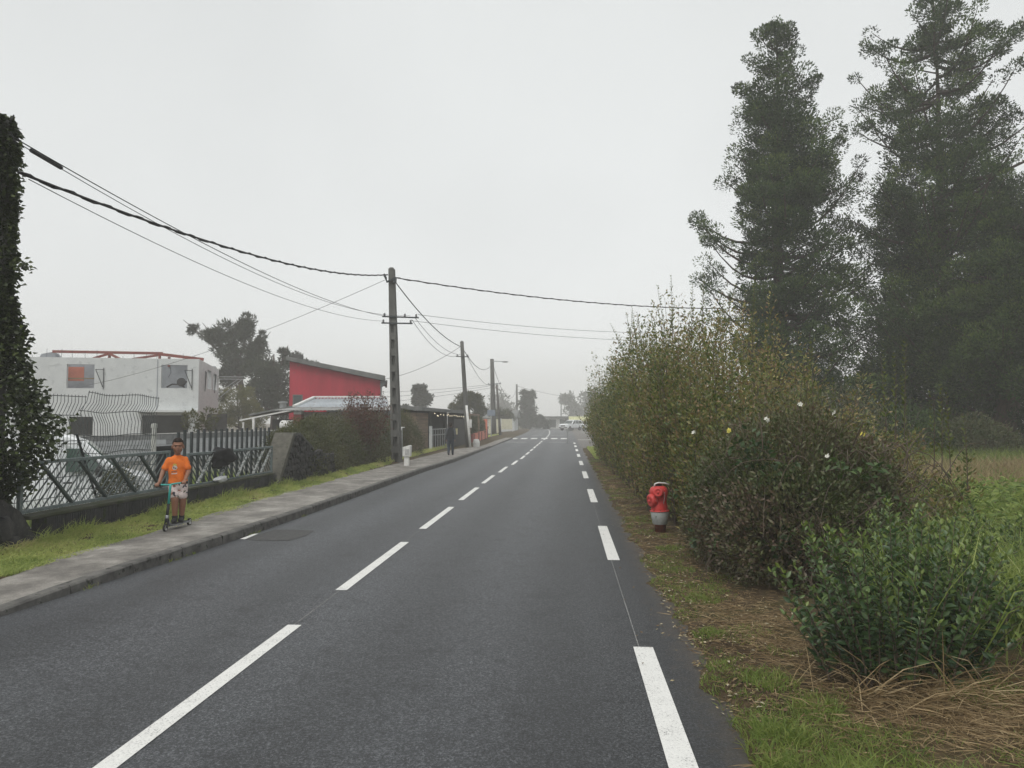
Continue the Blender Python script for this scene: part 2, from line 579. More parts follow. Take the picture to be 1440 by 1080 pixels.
m_mark, t, b = _mat('worn_white_road_paint')
p1 = noise(t, 95, 4, 0.8)
p2 = noise(t, 5, 4, 0.6)
pm = t.nodes.new('ShaderNodeMath'); pm.operation = 'MULTIPLY_ADD'; pm.inputs[1].default_value = 0.25
t.links.new(p2.outputs['Fac'], pm.inputs[0]); t.links.new(p1.outputs['Fac'], pm.inputs[2])
pr = ramp(t, [(0.465, (0.05, 0.05, 0.052)), (0.52, (0.60, 0.60, 0.58)), (0.8, (0.76, 0.76, 0.73))], pm.outputs[0])
t.links.new(pr.outputs[0], b.inputs['Base Color'])
b.inputs['Roughness'].default_value = 0.75
bp = t.nodes.new('ShaderNodeBump'); bp.inputs['Strength'].default_value = 0.4; bp.inputs['Distance'].default_value = 0.006
t.links.new(p1.outputs['Fac'], bp.inputs['Height']); t.links.new(bp.outputs[0], b.inputs['Normal'])

def road_z(x, y):
    xx = x - float(road_off(y))
    return 0.012 * (1 - min(1, abs(xx + 2.3) / (3.1 if xx < -2.3 else 3.55)))

m_faint = M('faint_paint_line', (0.30, 0.30, 0.29), (0.12, 0.12, 0.12), 30, 0.8)
def dash(x0, x1, y0, y1, name, lift=0.004):
    ya = np.linspace(y0, y1, 3 if y1 - y0 > 1 else 2)
    rows = [[(x0 + float(road_off(y)), y, road_z(x0 + float(road_off(y)), y) + lift), (x1 + float(road_off(y)), y, road_z(x1 + float(road_off(y)), y) + lift)] for y in ya]
    return strip(rows, name, m_faint if name == 'setting_out_line' else m_mark, road, 'structure')

y = 3.22
while y < 62:
    xo = 0.25 * ss(20, 34, y)
    dash(-2.37 + xo, -2.25 + xo, y, y + 3.0, 'centre_dash')
    y += 4.29
for y in np.arange(66, 140, 4.3):
    dash(-2.10, -1.98, y, y + 3.4, 'centre_dash')
dash(-2.322, -2.314, 6.22, 7.51, 'setting_out_line', 0.003)
dash(-2.321, -2.314, 10.51, 11.8, 'setting_out_line', 0.003)
y = 2.85
for k in range(9):
    dash(0.505, 0.655, y, y + (3.0 if k else 3.0), 'edge_dash')
    dash(0.545, 0.552, y + 3.0, y + 6.55, 'setting_out_line', 0.003)
    y += 6.55
for x in (-5.02, -4.06, -3.1, -2.12, -1.2, -0.28):
    dash(x - 0.30, x + 0.30, 69.0, 72.4, 'crossing_bar', 0.005)
dash(-4.8, -0.1, 58.9, 59.25, 'stop_line', 0.005)
dash(-3.9, -0.2, 86, 86.5, 'stop_line', 0.005)
strip([[(1.0, 66.2, 0.001), (5.2, 66.2, 0.001)], [(1.0, 67.0, 0.001), (5.2, 67.0, 0.001)]], 'stop_line', m_mark, apron, 'structure')
# a trench patch in the left lane with a scrap of old paint against the kerb
m_patch = M('asphalt_patch', (0.085, 0.085, 0.083), (0.045, 0.046, 0.046), 14, 0.8, 0.6, 150)
strip([[(-4.72, 10.62, 0.0065), (-4.45, 10.52, 0.0075), (-4.02, 10.55, 0.0092)], [(-4.70, 11.05, 0.0065), (-4.43, 11.08, 0.0075), (-3.93, 11.0, 0.0092)], [(-4.66, 11.6, 0.0065), (-4.40, 11.62, 0.0075), (-3.98, 11.52, 0.0092)]], 'road_patch', m_patch, road, 'structure')
strip([[(-4.79, 10.62, 0.0105), (-4.70, 10.6, 0.0115)], [(-4.80, 11.1, 0.0105), (-4.73, 11.15, 0.0115)]], 'paint_remnant', m_mark, road, 'structure')

# ------------------------------------------------------------------ pavement and kerb
m_pave, t, b = _mat('stained_concrete_pavement')
a1 = noise(t, 1.6, 6, 0.65)
a2 = noise(t, 120, 4, 0.7)
a3 = noise(t, 7, 6, 0.7)
r1 = ramp(t, [(0.3, (0.115, 0.107, 0.098)), (0.5, (0.24, 0.225, 0.203)), (0.70, (0.42, 0.40, 0.365))], a1.outputs['Fac'])
r2 = ramp(t, [(0.3, (0.45, 0.45, 0.45)), (0.7, (1.3, 1.3, 1.3))], a2.outputs['Fac'])
r3 = ramp(t, [(0.3, (0.7, 0.7, 0.7)), (0.62, (1.0, 1.0, 1.0)), (0.72, (1.6, 1.6, 1.55))], a3.outputs['Fac'])
m1 = t.nodes.new('ShaderNodeMix'); m1.data_type = 'RGBA'; m1.blend_type = 'MULTIPLY'; m1.inputs['Factor'].default_value = 1
m2 = t.nodes.new('ShaderNodeMix'); m2.data_type = 'RGBA'; m2.blend_type = 'MULTIPLY'; m2.inputs['Factor'].default_value = 1
t.links.new(r1.outputs[0], m1.inputs['A']); t.links.new(r2.outputs[0], m1.inputs['B'])
t.links.new(m1.outputs['Result'], m2.inputs['A']); t.links.new(r3.outputs[0], m2.inputs['B'])
t.links.new(m2.outputs['Result'], b.inputs['Base Color'])
b.inputs['Roughness'].default_value = 0.88
bp = t.nodes.new('ShaderNodeBump'); bp.inputs['Strength'].default_value = 0.6; bp.inputs['Distance'].default_value = 0.006
t.links.new(a2.outputs['Fac'], bp.inputs['Height']); t.links.new(bp.outputs[0], b.inputs['Normal'])

KY = [-6, 3, 5, 6, 7, 8, 9, 10.5, 13, 16, 20, 25, 28, 31, 36, 42, 47, 49, 52, 60, 70]
KX = [-5.3, -5.25, -5.15, -5.06, -5.01, -4.96, -4.91, -4.84, -4.80, -4.79, -4.82, -4.84, -4.76, -4.70, -4.74, -4.80, -4.85, -4.9, -4.95, -5.0, -5.1]
KZ = [.02, .02, .03, .05, .09, .12, .135, .14, .14, .14, .14, .14, .14, .14, .14, .13, .10, .05, .05, .09, .09]
LY = [-6, 5, 7.4, 10.2, 12.2, 15.8, 20, 25.9, 34, 45, 60, 70]
LX = [-6.0, -5.98, -5.93, -5.78, -5.95, -6.14, -6.3, -6.44, -6.6, -6.75, -7.0, -7.2]
kx = lambda y: float(np.interp(y, KY, KX))
kz = lambda y: float(np.interp(y, KY, KZ))
pl = lambda y: float(np.interp(y, LY, LX)) + 0.03 * float(vnoise(y, 0, 2.0))
yy = list(np.arange(-6, 30, 0.35)) + list(np.arange(30, 71, 1.5))
rows = []
for y in yy:
    a, c, z = kx(y) - 0.118, pl(y) - 0.12, kz(y)
    rows.append([(a + (c - a) * f, y, z + (0.004 * float(vnoise(y, f * 3, 1.3)) if 0 < f < 1 else 0) - 0.002 + (0.012 * f)) for f in (0, .25, .5, .75, 1)])
pave = strip(rows, 'pavement', m_pave)
struct(pave)
m_kerb = M('grey_kerb_stone', (0.15, 0.145, 0.135), (0.065, 0.063, 0.06), 6, 0.85, 0.5, 90, spots=(0.035, 0.037, 0.03), spot_scale=8, spot_at=0.60)
kerb = bpy.data.objects.new('kerb', None); COL.objects.link(kerb); struct(kerb); WM['kerb'] = Matrix.Identity(4)
def kerb_stone(y0, y1, name='kerb_stone'):
    mb = MB()
    g = 0.006
    ys_ = np.linspace(y0 + g, y1 - g, 3 if y1 - y0 < 3 else 12)
    vs, fs = [], []
    dz = random.uniform(-0.004, 0.004)
    for y in ys_:
        x, z = kx(y), kz(y) + dz
        bot = -0.05
        for (px, pz) in ((x - 0.12, bot), (x - 0.12, z), (x - 0.02, z - 0.002), (x, z - 0.02 if z > 0.05 else z - 0.01), (x + 0.012, bot)):
            vs.append((px, y, pz))
    k = 5
    for i in range(len(ys_) - 1):
        for j in range(k):
            fs.append((i * k + j, i * k + (j + 1) % k, (i + 1) * k + (j + 1) % k, (i + 1) * k + j))
    fs.append(tuple(range(k))); fs.append(tuple(range(len(vs) - k, len(vs))))
    mb.add(vs, fs)
    return mb.build(name, m_kerb, kerb)
y = 2.2
while y < 47:
    kerb_stone(y, y + 1.0)
    y += 1.0
kerb_stone(47, 70)

# ------------------------------------------------------------------ rubble stone walls at the ends of the fence
def stone_meshes(n=7):
    out = []
    for k in range(n):
        mb = MB()
        mb.ellipsoid((0, 0, 0), (0.5, 0.5, 0.5), 7, 4)
        vs = []
        for p in mb.v:
            q = Vector(p)
            m = max(abs(q.x), abs(q.y), abs(q.z))
            q = q.lerp(q / max(m, 1e-6) * 0.5, 0.55)
            q *= random.uniform(0.86, 1.1)
            vs.append(q)
        mb.v = [tuple(q) for q in vs]
        me = mb.mesh('stone', None)
        me.materials.append(m_lava)
        out.append(me)
    return out
STONES = stone_meshes()

def inside(poly, x, y):
    r = False
    n = len(poly)
    for i in range(n):
        x0, y0 = poly[i]; x1, y1 = poly[(i + 1) % n]
        if (y0 > y) != (y1 > y) and x < (x1 - x0) * (y - y0) / (y1 - y0) + x0:
            r = not r
    return r

def rubble(t, poly, x_face, x_back, step=0.15, core=m_concrete_dark):
    """poly in (Y, z): mortar core with individual stones bedded in the face towards the road."""
    mb = MB()
    mb.prism(poly, x_face - 0.03, x_back, lambda p, a: (a, p[0], p[1]))
    mb.build('mortar_core', core, t)
    inv = WM[t.name].inverted()
    ys_ = [p[0] for p in poly]; zs_ = [p[1] for p in poly]
    z = min(zs_) + step * 0.45
    row = 0
    while z < max(zs_):
        y = min(ys_) + random.uniform(0, step)
        while y < max(ys_):
            wdt = step * random.uniform(0.8, 1.5)
            if inside(poly, y + wdt / 2, z) and inside(poly, y + wdt * 0.2, z) and inside(poly, y + wdt * 0.8, z):
                me = random.choice(STONES)
                o = bpy.data.objects.new('stone', me)
                COL.objects.link(o)
                o.parent = t
                o.location = inv @ Vector((x_face - 0.035 + random.uniform(0, 0.025), y + wdt / 2, z + random.uniform(-.02, .02)))
                o.rotation_euler = (random.uniform(-.5, .5), random.uniform(-.15, .15), random.uniform(-.15, .15))
                o.scale = (0.13, wdt * 0.97, step * random.uniform(0.85, 1.15))
            y += wdt
        z += step * 0.93
        row += 1

wedge = thing('stone_wall', 'dark rubble stone wall end with a steep sloping concrete coping beside the hedge', 'wall', (-6.9, 17.8, 0.1))
wpoly = [(16.78, 0.08), (17.88, 1.36), (18.3, 1.36), (19.3, 0.95), (21.2, 0.75), (21.2, 0.08)]
rubble(wedge, wpoly, -6.74, -7.15, 0.155)
mb = MB()
ang = math.atan2(1.36 - 0.08, 17.88 - 16.78)
mb.prism([(16.62, 0.02), (16.78, 0.02), (17.92, 1.37), (18.02, 1.44), (17.80, 1.44)], -6.70, -7.19, lambda p, a: (a, p[0], p[1]))
mb.build('coping', M('lichen_concrete', (0.12, 0.115, 0.095), (0.06, 0.058, 0.048), 7, 0.9, 0.7, 40, spots=(0.05, 0.05, 0.035), spot_scale=10), wedge, bev=0.015)
mb = MB()
mb.prism([(17.88, 1.362), (18.3, 1.362), (19.3, 0.955), (19.3, 1.02), (18.32, 1.43), (18.02, 1.442)], -6.71, -7.18, lambda p, a: (a, p[0], p[1]))
mb.build('coping', m_concrete_dark, wedge, bev=0.012)

pier = thing('stone_pier', 'low dark rubble stone pier below the ivy column', 'wall', (-6.95, 8.6, 0.1))
rubble(pier, [(7.4, 0.05), (7.4, 0.85), (8.45, 0.80), (8.75, 0.62), (9.2, 0.05)], -6.72, -7.2, 0.30, m_lava)

# low block wall under the fence
m_block = M('dark_split_face_block', (0.060, 0.060, 0.062), (0.028, 0.028, 0.030), 5, 0.9, 0.8, 50, spots=(0.035, 0.045, 0.018), spot_scale=4, spot_at=0.6)
low = thing('low_wall', 'low dark block wall carrying the green railing along the grass strip', 'wall', (-6.85, 12.8, 0.1))
mbb = MB()
for i in range(12):                       # split-face block with upright ribs
    mbb.box((0.085 + random.uniform(-.006, .008), -0.235 + 0.0418 * i + 0.02, 0), (0.05, 0.030, 0.205))
mbb.box((0, 0, 0), (0.17, 0.50, 0.212))
me_block = mbb.mesh('block', None)
me_block.materials.append(m_block)
y = 9.0
k = 0
for course in (0, 1):
    y = 8.95 + 0.26 * course
    while y < 16.75:
        o = bpy.data.objects.new('block', me_block)
        COL.objects.link(o)
        o.parent = low
        dz = 0.16 + 0.22 * course
        gap = 0.0
        o.location = Vector((-6.86 + random.uniform(-.008, .008), min(y, 16.5) + 0.25, dz)) - Vector((-6.85, 12.8, 0.1))
        o.rotation_euler = (0, 0, random.uniform(-.012, .012))
        y += 0.51
mb = MB()
mb.box((-6.88, 12.85, 0.515), (0.26, 7.85, 0.05))
mb.build('capping', M('mossy_capping', (0.075, 0.075, 0.06), (0.04, 0.05, 0.022), 5, 0.95, 0.7, 40), low, bev=0.01)

# ------------------------------------------------------------------ railing with diagonal bars
m_rail = M('green_grey_railing_paint', (0.165, 0.20, 0.20), (0.10, 0.13, 0.13), 12, 0.55, spots=(0.24, 0.25, 0.245), spot_scale=30, spot_at=0.60)
m_bar = M('dark_green_bar_paint', (0.075, 0.095, 0.092), (0.045, 0.060, 0.058), 12, 0.55)
m_peel = M('peeling_white_paint', (0.42, 0.43, 0.42), (0.16, 0.18, 0.175), 16, 0.65, spots=(0.06, 0.075, 0.07), spot_scale=22, spot_at=0.52)

def railing(label, y0, y1, zb, zt, thick, thick_lean, thin_step, thin_lean, m_thick, group):
    t = thing('railing', label, 'railing', (-6.9, (y0 + y1) / 2, 0.5), 0, group)
    X = -6.9
    for nme, z in (('top_rail', zt), ('bottom_rail', zb)):
        MB().box((X, (y0 + y1) / 2, z), (0.045, y1 - y0, 0.045)).build(nme, m_rail, t, bev=0.004)
    for y in (y0 + 0.03, y1 - 0.03):
        MB().box((X - 0.004, y, (0.54 + zt) / 2 - 0.012), (0.05, 0.055, zt - 0.54 + 0.02)).build('post', m_rail, t, bev=0.004)
    h0, h1 = zb + 0.024, zt - 0.024
    for yt in thick:
        a, bq = [yt + thick_lean, h0], [yt, h1]
        MB().beam((X + 0.012, a[0], a[1]), (X + 0.012, bq[0], bq[1]), 0.03, 0.05, (1, 0, 0)).build('diagonal_bar', m_thick, t)
    y = y0 - abs(thin_lean)
    while y < y1 + abs(thin_lean):
        a, bq = (y, h0), (y + thin_lean, h1)     # bottom, top
        # clip to the frame
        (ya, za), (yb, zb_) = a, bq
        def clip(ya, za, yb, zb_, lim, hi):
            if (ya > lim) == (yb > lim):
                return (ya, za, yb, zb_) if (ya <= lim) == hi else None
            f = (lim - ya) / (yb - ya)
            zc = za + f * (zb_ - za)
            if (ya > lim) == hi:
                return (lim, zc, yb, zb_)
            return (ya, za, lim, zc)
        r = clip(ya, za, yb, zb_, y1 - 0.05, True)
        if r:
            r = clip(*r, y0 + 0.05, False)
        if r and abs(r[1] - r[3]) > 0.05:
            MB().beam((X - 0.014, r[0], r[1]), (X - 0.014, r[2], r[3]), 0.014, 0.016, (1, 0, 0)).build('thin_bar', m_bar, t)
        y += thin_step
    return t

GR = 'railing panels on the low wall'
railing('green railing panel with dark diagonal bars between ivy and the boy', 8.9, 12.45, 0.585, 1.20, [9.28, 10.04, 10.80, 11.55], 0.62, 0.155, 0.62, m_bar, GR)
railing('green railing panel with peeling white diagonal bars beside the stone coping', 13.05, 16.95, 0.545, 1.125, [14.0, 14.85, 15.67, 16.46, 17.05][:4] + [16.88], -0.58, 0.13, -0.55, m_peel, GR)

# ------------------------------------------------------------------ bent welded-mesh panels standing behind the railing
m_wire = M('dark_mesh_wire', (0.075, 0.088, 0.088), (0.045, 0.055, 0.055), 10, 0.5)
def fold(z, zt):
    """Sideways offset of a wire at height z: V-shaped folds below the top."""
    d = zt - z
    o = 0
    for c, a in ((0.30, 0.095), (0.98, 0.08), (1.55, 0.07)):
        o -= a * max(0, 1 - abs(d - c) / 0.17)
    return o
def mesh_panel(label, y0, y1, zt, lean, warp, group):
    t = thing('mesh_panel', label, 'fence', (-7.7, (y0 + y1) / 2, 0), 0, group)
    def pos(y, z):
        k = (z - 0.2) / (zt - 0.2)
        return (-7.7 + fold(z, zt) + warp * math.sin(y * 5.2 + z * 2.6) * 0.05 + warp * 0.03 * math.sin(z * 7 + y), y + lean * k * (1 + 0.4 * warp * math.sin(y * 3)), z + warp * 0.035 * math.sin(y * 4.1))
    zz = [-0.3, 0.0, 0.3, 0.44, 0.56, 0.62, 0.75, 0.9, 1.02, 1.15, 1.2, 1.32, 1.45, 1.6, 1.7, 1.85, 1.9, 2.03, 2.17, 2.22]
    y = y0
    while y <= y1:
        zs_ = [z for z in zz if z < zt - 0.02] + [zt + 0.02]
        MB().tube([pos(y, z) for z in zs_], 0.0055, 4).build('upright_wire', m_wire, t, fix=False)
        y += 0.082
    for z in (zt - 0.005, zt - 0.30, zt - 0.7, zt - 0.98, zt - 1.25, zt - 1.55):
        MB().tube([pos(yv, z) for yv in np.arange(y0 - 0.02, y1 + 0.04, 0.09)], 0.006, 4).build('cross_wire', m_wire, t, fix=False)
    return t
GM = 'bent welded mesh panels'
mesh_panel('straight welded wire mesh panel beside the ivy column', 9.85, 11.33, 2.13, 0.0, 0.0, GM)
mesh_panel('buckled welded wire mesh panel beside the white pipe post', 11.22, 13.38, 2.19, 0.12, 0.55, GM)
mp_ = MB()
mp_.tube([(-7.55, 10.92, 1.54), (-7.56, 11.05, 1.3), (-7.58, 11.28, 0.9), (-7.58, 11.55, 0.4), (-7.58, 11.62, -0.45)], 0.02, 6)
tag(mp_.build('leaning_post', m_metal_dark), 'dark bent metal post leaning in front of the white van', 'post')
tag(MB().lathe([(0.045, -0.45), (0.045, 1.6), (0.055, 1.6), (0.055, 1.68), (0.0, 1.69)], 10, (-7.85, 13.59, 0)).build('pipe_post', M('dirty_white_pipe', (0.6, 0.6, 0.57), (0.35, 0.36, 0.33), 6, 0.6)), 'white pipe post standing at the end of the buckled mesh', 'post')

# palisade fence
pal = thing('palisade_fence', 'dark grey upright picket fence behind the peeling railing', 'fence', (-8.0, 17.6, -0.5))
m_pick = M('slate_grey_picket', (0.045, 0.055, 0.058), (0.03, 0.038, 0.04), 8, 0.55)
y = 14.75
while y < 19.6:
    h = random.uniform(1.50, 1.57)
    MB().box((-8.0, y, (h - 0.5) / 2), (0.03, 0.085, h + 0.5), Matrix.Rotation(random.uniform(-.012, .012), 3, 'X')).build('picket', m_pick, pal)
    y += 0.275
for z in (0.0, 1.0):
    MB().box((-8.03, 17.15, z), (0.028, 4.95, 0.05)).build('rail', m_pick, pal)
tag(MB().box((-7.95, 14.18, 0.37), (0.05, 0.86, 1.75)).build('board', M('black_board', (0.02, 0.02, 0.022), None, 8, 0.6), bev=0.01), 'black upright board standing behind the boy', 'board')

# jacket hung over the railing, white bag caught in it
def crumple(name, c, r, m, seed, sub=4, amp=0.35):
    bm = bmesh.new()
    bmesh.ops.create_icosphere(bm, subdivisions=sub, radius=1.0)
    rr_ = random.Random(seed)
    ph = [rr_.uniform(0, 6.28) for _ in range(9)]
    for v in bm.verts:
        p = v.co
        k = 1 + amp * (math.sin(3.1 * p.x + ph[0]) * math.sin(2.7 * p.y + ph[1]) + 0.6 * math.sin(7 * p.z + ph[2]) * math.sin(6 * p.x + ph[3]) + 0.35 * abs(math.sin(11 * p.y + 9 * p.z + ph[4])))
        v.co = Vector((p.x * r[0], p.y * r[1], p.z * r[2])) * k + Vector(c)
    me = bpy.data.meshes.new(name)
    bm.to_mesh(me); bm.free()
    me.polygons.foreach_set('use_smooth', [True] * len(me.polygons))
    return link(name, me, m)
m_jacket = M('black_cloth', (0.016, 0.016, 0.018), (0.010, 0.010, 0.011), 12, 0.8)
jk = crumple('jacket', (-6.9, 14.5, 1.0), (0.10, 0.36, 0.17), m_jacket, 3, 4, 0.45)
tag(jk, 'black jacket slung over the top of the peeling railing', 'jacket')
m_bag = M('white_plastic', (0.62, 0.63, 0.64), (0.42, 0.43, 0.44), 14, 0.4)
tag(crumple('plastic_bag', (-6.80, 14.15, 0.585), (0.05, 0.20, 0.055), m_bag, 8, 3, 0.4), 'crumpled white plastic bag on the wall below the jacket', 'bag')

# torn sheeting in the yard at the foot of the ivy
def sheet(name, x0, x1, y0, y1, fz, m):
    mb = MB()
    n = 26
    vs, fs = [], []
    for i in range(n):
        for j in range(n):
            x = x0 + (x1 - x0) * i / (n - 1); y = y0 + (y1 - y0) * j / (n - 1)
            vs.append((x, y, fz(x, y)))
    for i in range(n - 1):
        for j in range(n - 1):
            if random.random() > 0.05:
                fs.append((i * n + j, (i + 1) * n + j, (i + 1) * n + j + 1, i * n + j + 1))
    mb.add(vs, fs)
    return mb.build(name, m, None, fix=False)
sh = sheet('torn_sheeting', -8.7, -7.35, 9.5, 11.1, lambda x, y: 0.10 + 0.33 * math.exp(-((x + 8.0) ** 2) * 4 - (y - 10.1) ** 2 * 3) + 0.10 * float(vnoise(x, y, 6)) + 0.06 * float(vnoise(y, x, 15)) - 0.25 * (y - 9.5), m_bag)
tag(sh, 'torn white plastic sheeting heaped behind the railing under the ivy', 'sheeting')

# ------------------------------------------------------------------ breeze block yard wall
bw = thing('yard_wall', 'long grey breeze block wall below the concrete building', 'wall', (-14.5, 27, -0.5))
m_breeze = M('grey_breeze_block', (0.32, 0.335, 0.35), (0.22, 0.235, 0.245), 3, 0.9, 0.4, 60)
m_breeze2 = M('dark_breeze_block', (0.15, 0.155, 0.16), (0.09, 0.095, 0.10), 3, 0.9, 0.4, 60)
me_b = []
for mm in (m_breeze, m_breeze2):
    q = MB().box((0, 0, 0), (0.485, 0.18, 0.185)).mesh('block', None)
    q.materials.append(mm)
    me_b.append(q)
xx = np.arange(-22.0, -8.6, 0.5)
def wtop(x):
    return 1.10 + 0.33 * (x + 20) / 11.0
MB().prism([(-22.2, -0.5), (-8.5, -0.5), (-8.5, wtop(-8.5) - 0.03), (-22.2, wtop(-22.2) - 0.03)], 26.96, 27.06, lambda p, a: (p[0], a, p[1])).build('mortar', M('pale_mortar', (0.36, 0.36, 0.36), (0.25, 0.25, 0.25), 5, 0.9), bw)
for r_ in range(5):
    for x in xx:
        x = x + (0.25 if r_ % 2 else 0)
        if x > -8.8:
            continue
        z = wtop(x) - 0.11 - 0.2 * r_
        o = bpy.data.objects.new('block', me_b[0] if (r_ > 0 and random.random() < 0.85) else me_b[1])
        COL.objects.link(o); o.parent = bw
        o.location = Vector((x, 26.92 + random.uniform(-.006, .004), z)) - Vector((-14.5, 27, -0.5))
        o.rotation_euler = (0, -math.atan2(0.33, 11), 0)
mb = MB(); mb.prism([(-22.2, wtop(-22.2) - 0.012), (-8.5, wtop(-8.5) - 0.012), (-8.5, wtop(-8.5) + 0.02), (-22.2, wtop(-22.2) + 0.02)], 26.80, 27.1, lambda p, a: (p[0], a, p[1]))
mb.build('mortar_cap', M('pale_cap', (0.45, 0.45, 0.44), (0.33, 0.33, 0.33), 4, 0.9), bw)

# ------------------------------------------------------------------ vehicles
m_carwhite = M('white_car_paint', (0.80, 0.82, 0.84), (0.74, 0.76, 0.78), 2, 0.3, coat=0.5)
m_glass = glassmat('dark_car_glass', (0.035, 0.05, 0.045))
m_green_glass = glassmat('greenish_car_glass', (0.05, 0.085, 0.07), 0.1)
m_trim = M('black_plastic_trim', (0.02, 0.02, 0.021), (0.014, 0.014, 0.015), 20, 0.6)
m_rim = M('grey_alloy', (0.30, 0.30, 0.31), (0.2, 0.2, 0.21), 20, 0.35, metal=0.6)
m_lampglass = M('headlamp_glass', (0.5, 0.52, 0.54), (0.35, 0.36, 0.38), 30, 0.15)
m_red_lamp = M('red_lamp', (0.35, 0.02, 0.02), None, 30, 0.25)

def car(label, cat, name, loc, rz, profile, hw, wheels, wr, side_glass, ends, lamps, doors, mirrors, paint=None, glass=None, group=None):
    """profile: side outline (x, z); hw(z): half width at height z; side_glass / doors: outlines laid on both sides."""
    t = thing(name, label, cat, loc, rz, group)
    mtx = WM[t.name]
    glass = glass or m_glass
    mb = MB()
    # body: outline swept over five stations across the width so that the shoulders round over
    st = [-1.0, -0.93, 0.93, 1.0]
    n = len(profile)
    cx = sum(p[0] for p in profile) / n; cz = sum(p[1] for p in profile) / n
    vs = []
    for s_ in st:
        sh_ = 0.0 if abs(s_) < 0.95 else 0.035
        for (x, z) in profile:
            dx, dz = cx - x, cz - z
            L = math.hypot(dx, dz)
            vs.append(mtx @ Vector((x + dx / L * sh_, s_ * hw(z), z + dz / L * sh_)))
    fs = [tuple(range(n - 1, -1, -1)), tuple(range(3 * n, 4 * n))]
    for k in range(3):
        for i in range(n):
            j = (i + 1) % n
            fs.append((k * n + i, k * n + j, (k + 1) * n + j, (k + 1) * n + i))
    mb.add(vs, fs)
    mb.build('body', paint or m_carwhite, t, bev=0.012)
    def plate(poly, off, side):
        m_ = MB()
        P0 = [mtx @ Vector((x, side * (hw(z) + off), z)) for x, z in poly]
        P1 = [mtx @ Vector((x, side * (hw(z) - 0.03), z)) for x, z in poly]
        k = len(poly)
        m_.add(P0 + P1, [tuple(range(k)), tuple(range(2 * k - 1, k - 1, -1))] + [(i, (i + 1) % k, k + (i + 1) % k, k + i) for i in range(k)])
        return m_
    for side in (-1, 1):
        for poly in side_glass:
            plate(poly, 0.006, side).build('window', glass, t)
        for poly in doors:
            # recessed shut line drawn as a thin dark gasket round the door
            m_ = MB()
            k = len(poly)
            for i in range(k):
                (xa, za), (xb, zb) = poly[i], poly[(i + 1) % k]
                m_.tube([mtx @ Vector((xa, side * (hw(za) + 0.001), za)), mtx @ Vector((xb, side * (hw(zb) + 0.001), zb))], 0.007, 4)
            m_.build('door_seal', m_trim, t)
            xh = min(p[0] for p in poly) + 0.14; zh = 0.92
            MB().box(mtx @ Vector((xh, side * (hw(zh) + 0.015), zh)), (0.16, 0.03, 0.035), Matrix.Rotation(rz, 3, 'Z')).build('door_handle', m_trim, t)
        for (x, z) in mirrors:
            MB().ellipsoid(mtx @ Vector((x, side * (hw(z) + 0.13), z)), (0.07, 0.12, 0.12), 10, 6, Matrix.Rotation(rz, 3, 'Z')).build('mirror', m_trim, t, True)
        for x in wheels:
            y_ = hw(0.5) - 0.10
            ax = (mtx.to_3x3() @ Vector((0, side, 0)))
            w_ = MB().lathe([(wr * 0.62, -0.1), (wr * 0.95, -0.1), (wr, -0.06), (wr, 0.06), (wr * 0.95, 0.1), (wr * 0.62, 0.1)], 20, mtx @ Vector((x, side * y_, wr)), ax).build('wheel', m_black, t, True)
            MB().lathe([(wr * 0.6, 0.05), (wr * 0.6, 0.09), (wr * 0.5, 0.085), (wr * 0.2, 0.06), (wr * 0.14, 0.095), (0.01, 0.1)], 16, mtx @ Vector((x, side * y_, wr)), ax).build('rim', m_rim, w_, True)
            MB().lathe([(wr * 1.12, -0.02), (wr * 1.12, 0.024)], 22, mtx @ Vector((x, side * (hw(0.5) - 0.018), wr * 1.03)), ax).build('wheel_arch', m_trim, t)
    for nme, poly3, mm in ends:
        m_ = MB()
        P = [mtx @ Vector(p) for p in poly3]
        c = sum(P, Vector()) / len(P)
        nrm = (P[1] - P[0]).cross(P[2] - P[1]).normalized()
        k = len(P)
        m_.add([p + nrm * 0.008 for p in P] + [p - nrm * 0.03 for p in P], [tuple(range(k)), tuple(range(2 * k - 1, k - 1, -1))] + [(i, (i + 1) % k, k + (i + 1) % k, k + i) for i in range(k)])
        m_.build(nme, mm, t)
    for nme, c, r_, mm in lamps:
        MB().ellipsoid(mtx @ Vector(c), r_, 10, 6, Matrix.Rotation(rz, 3, 'Z')).build(nme, mm, t, True)
    return t

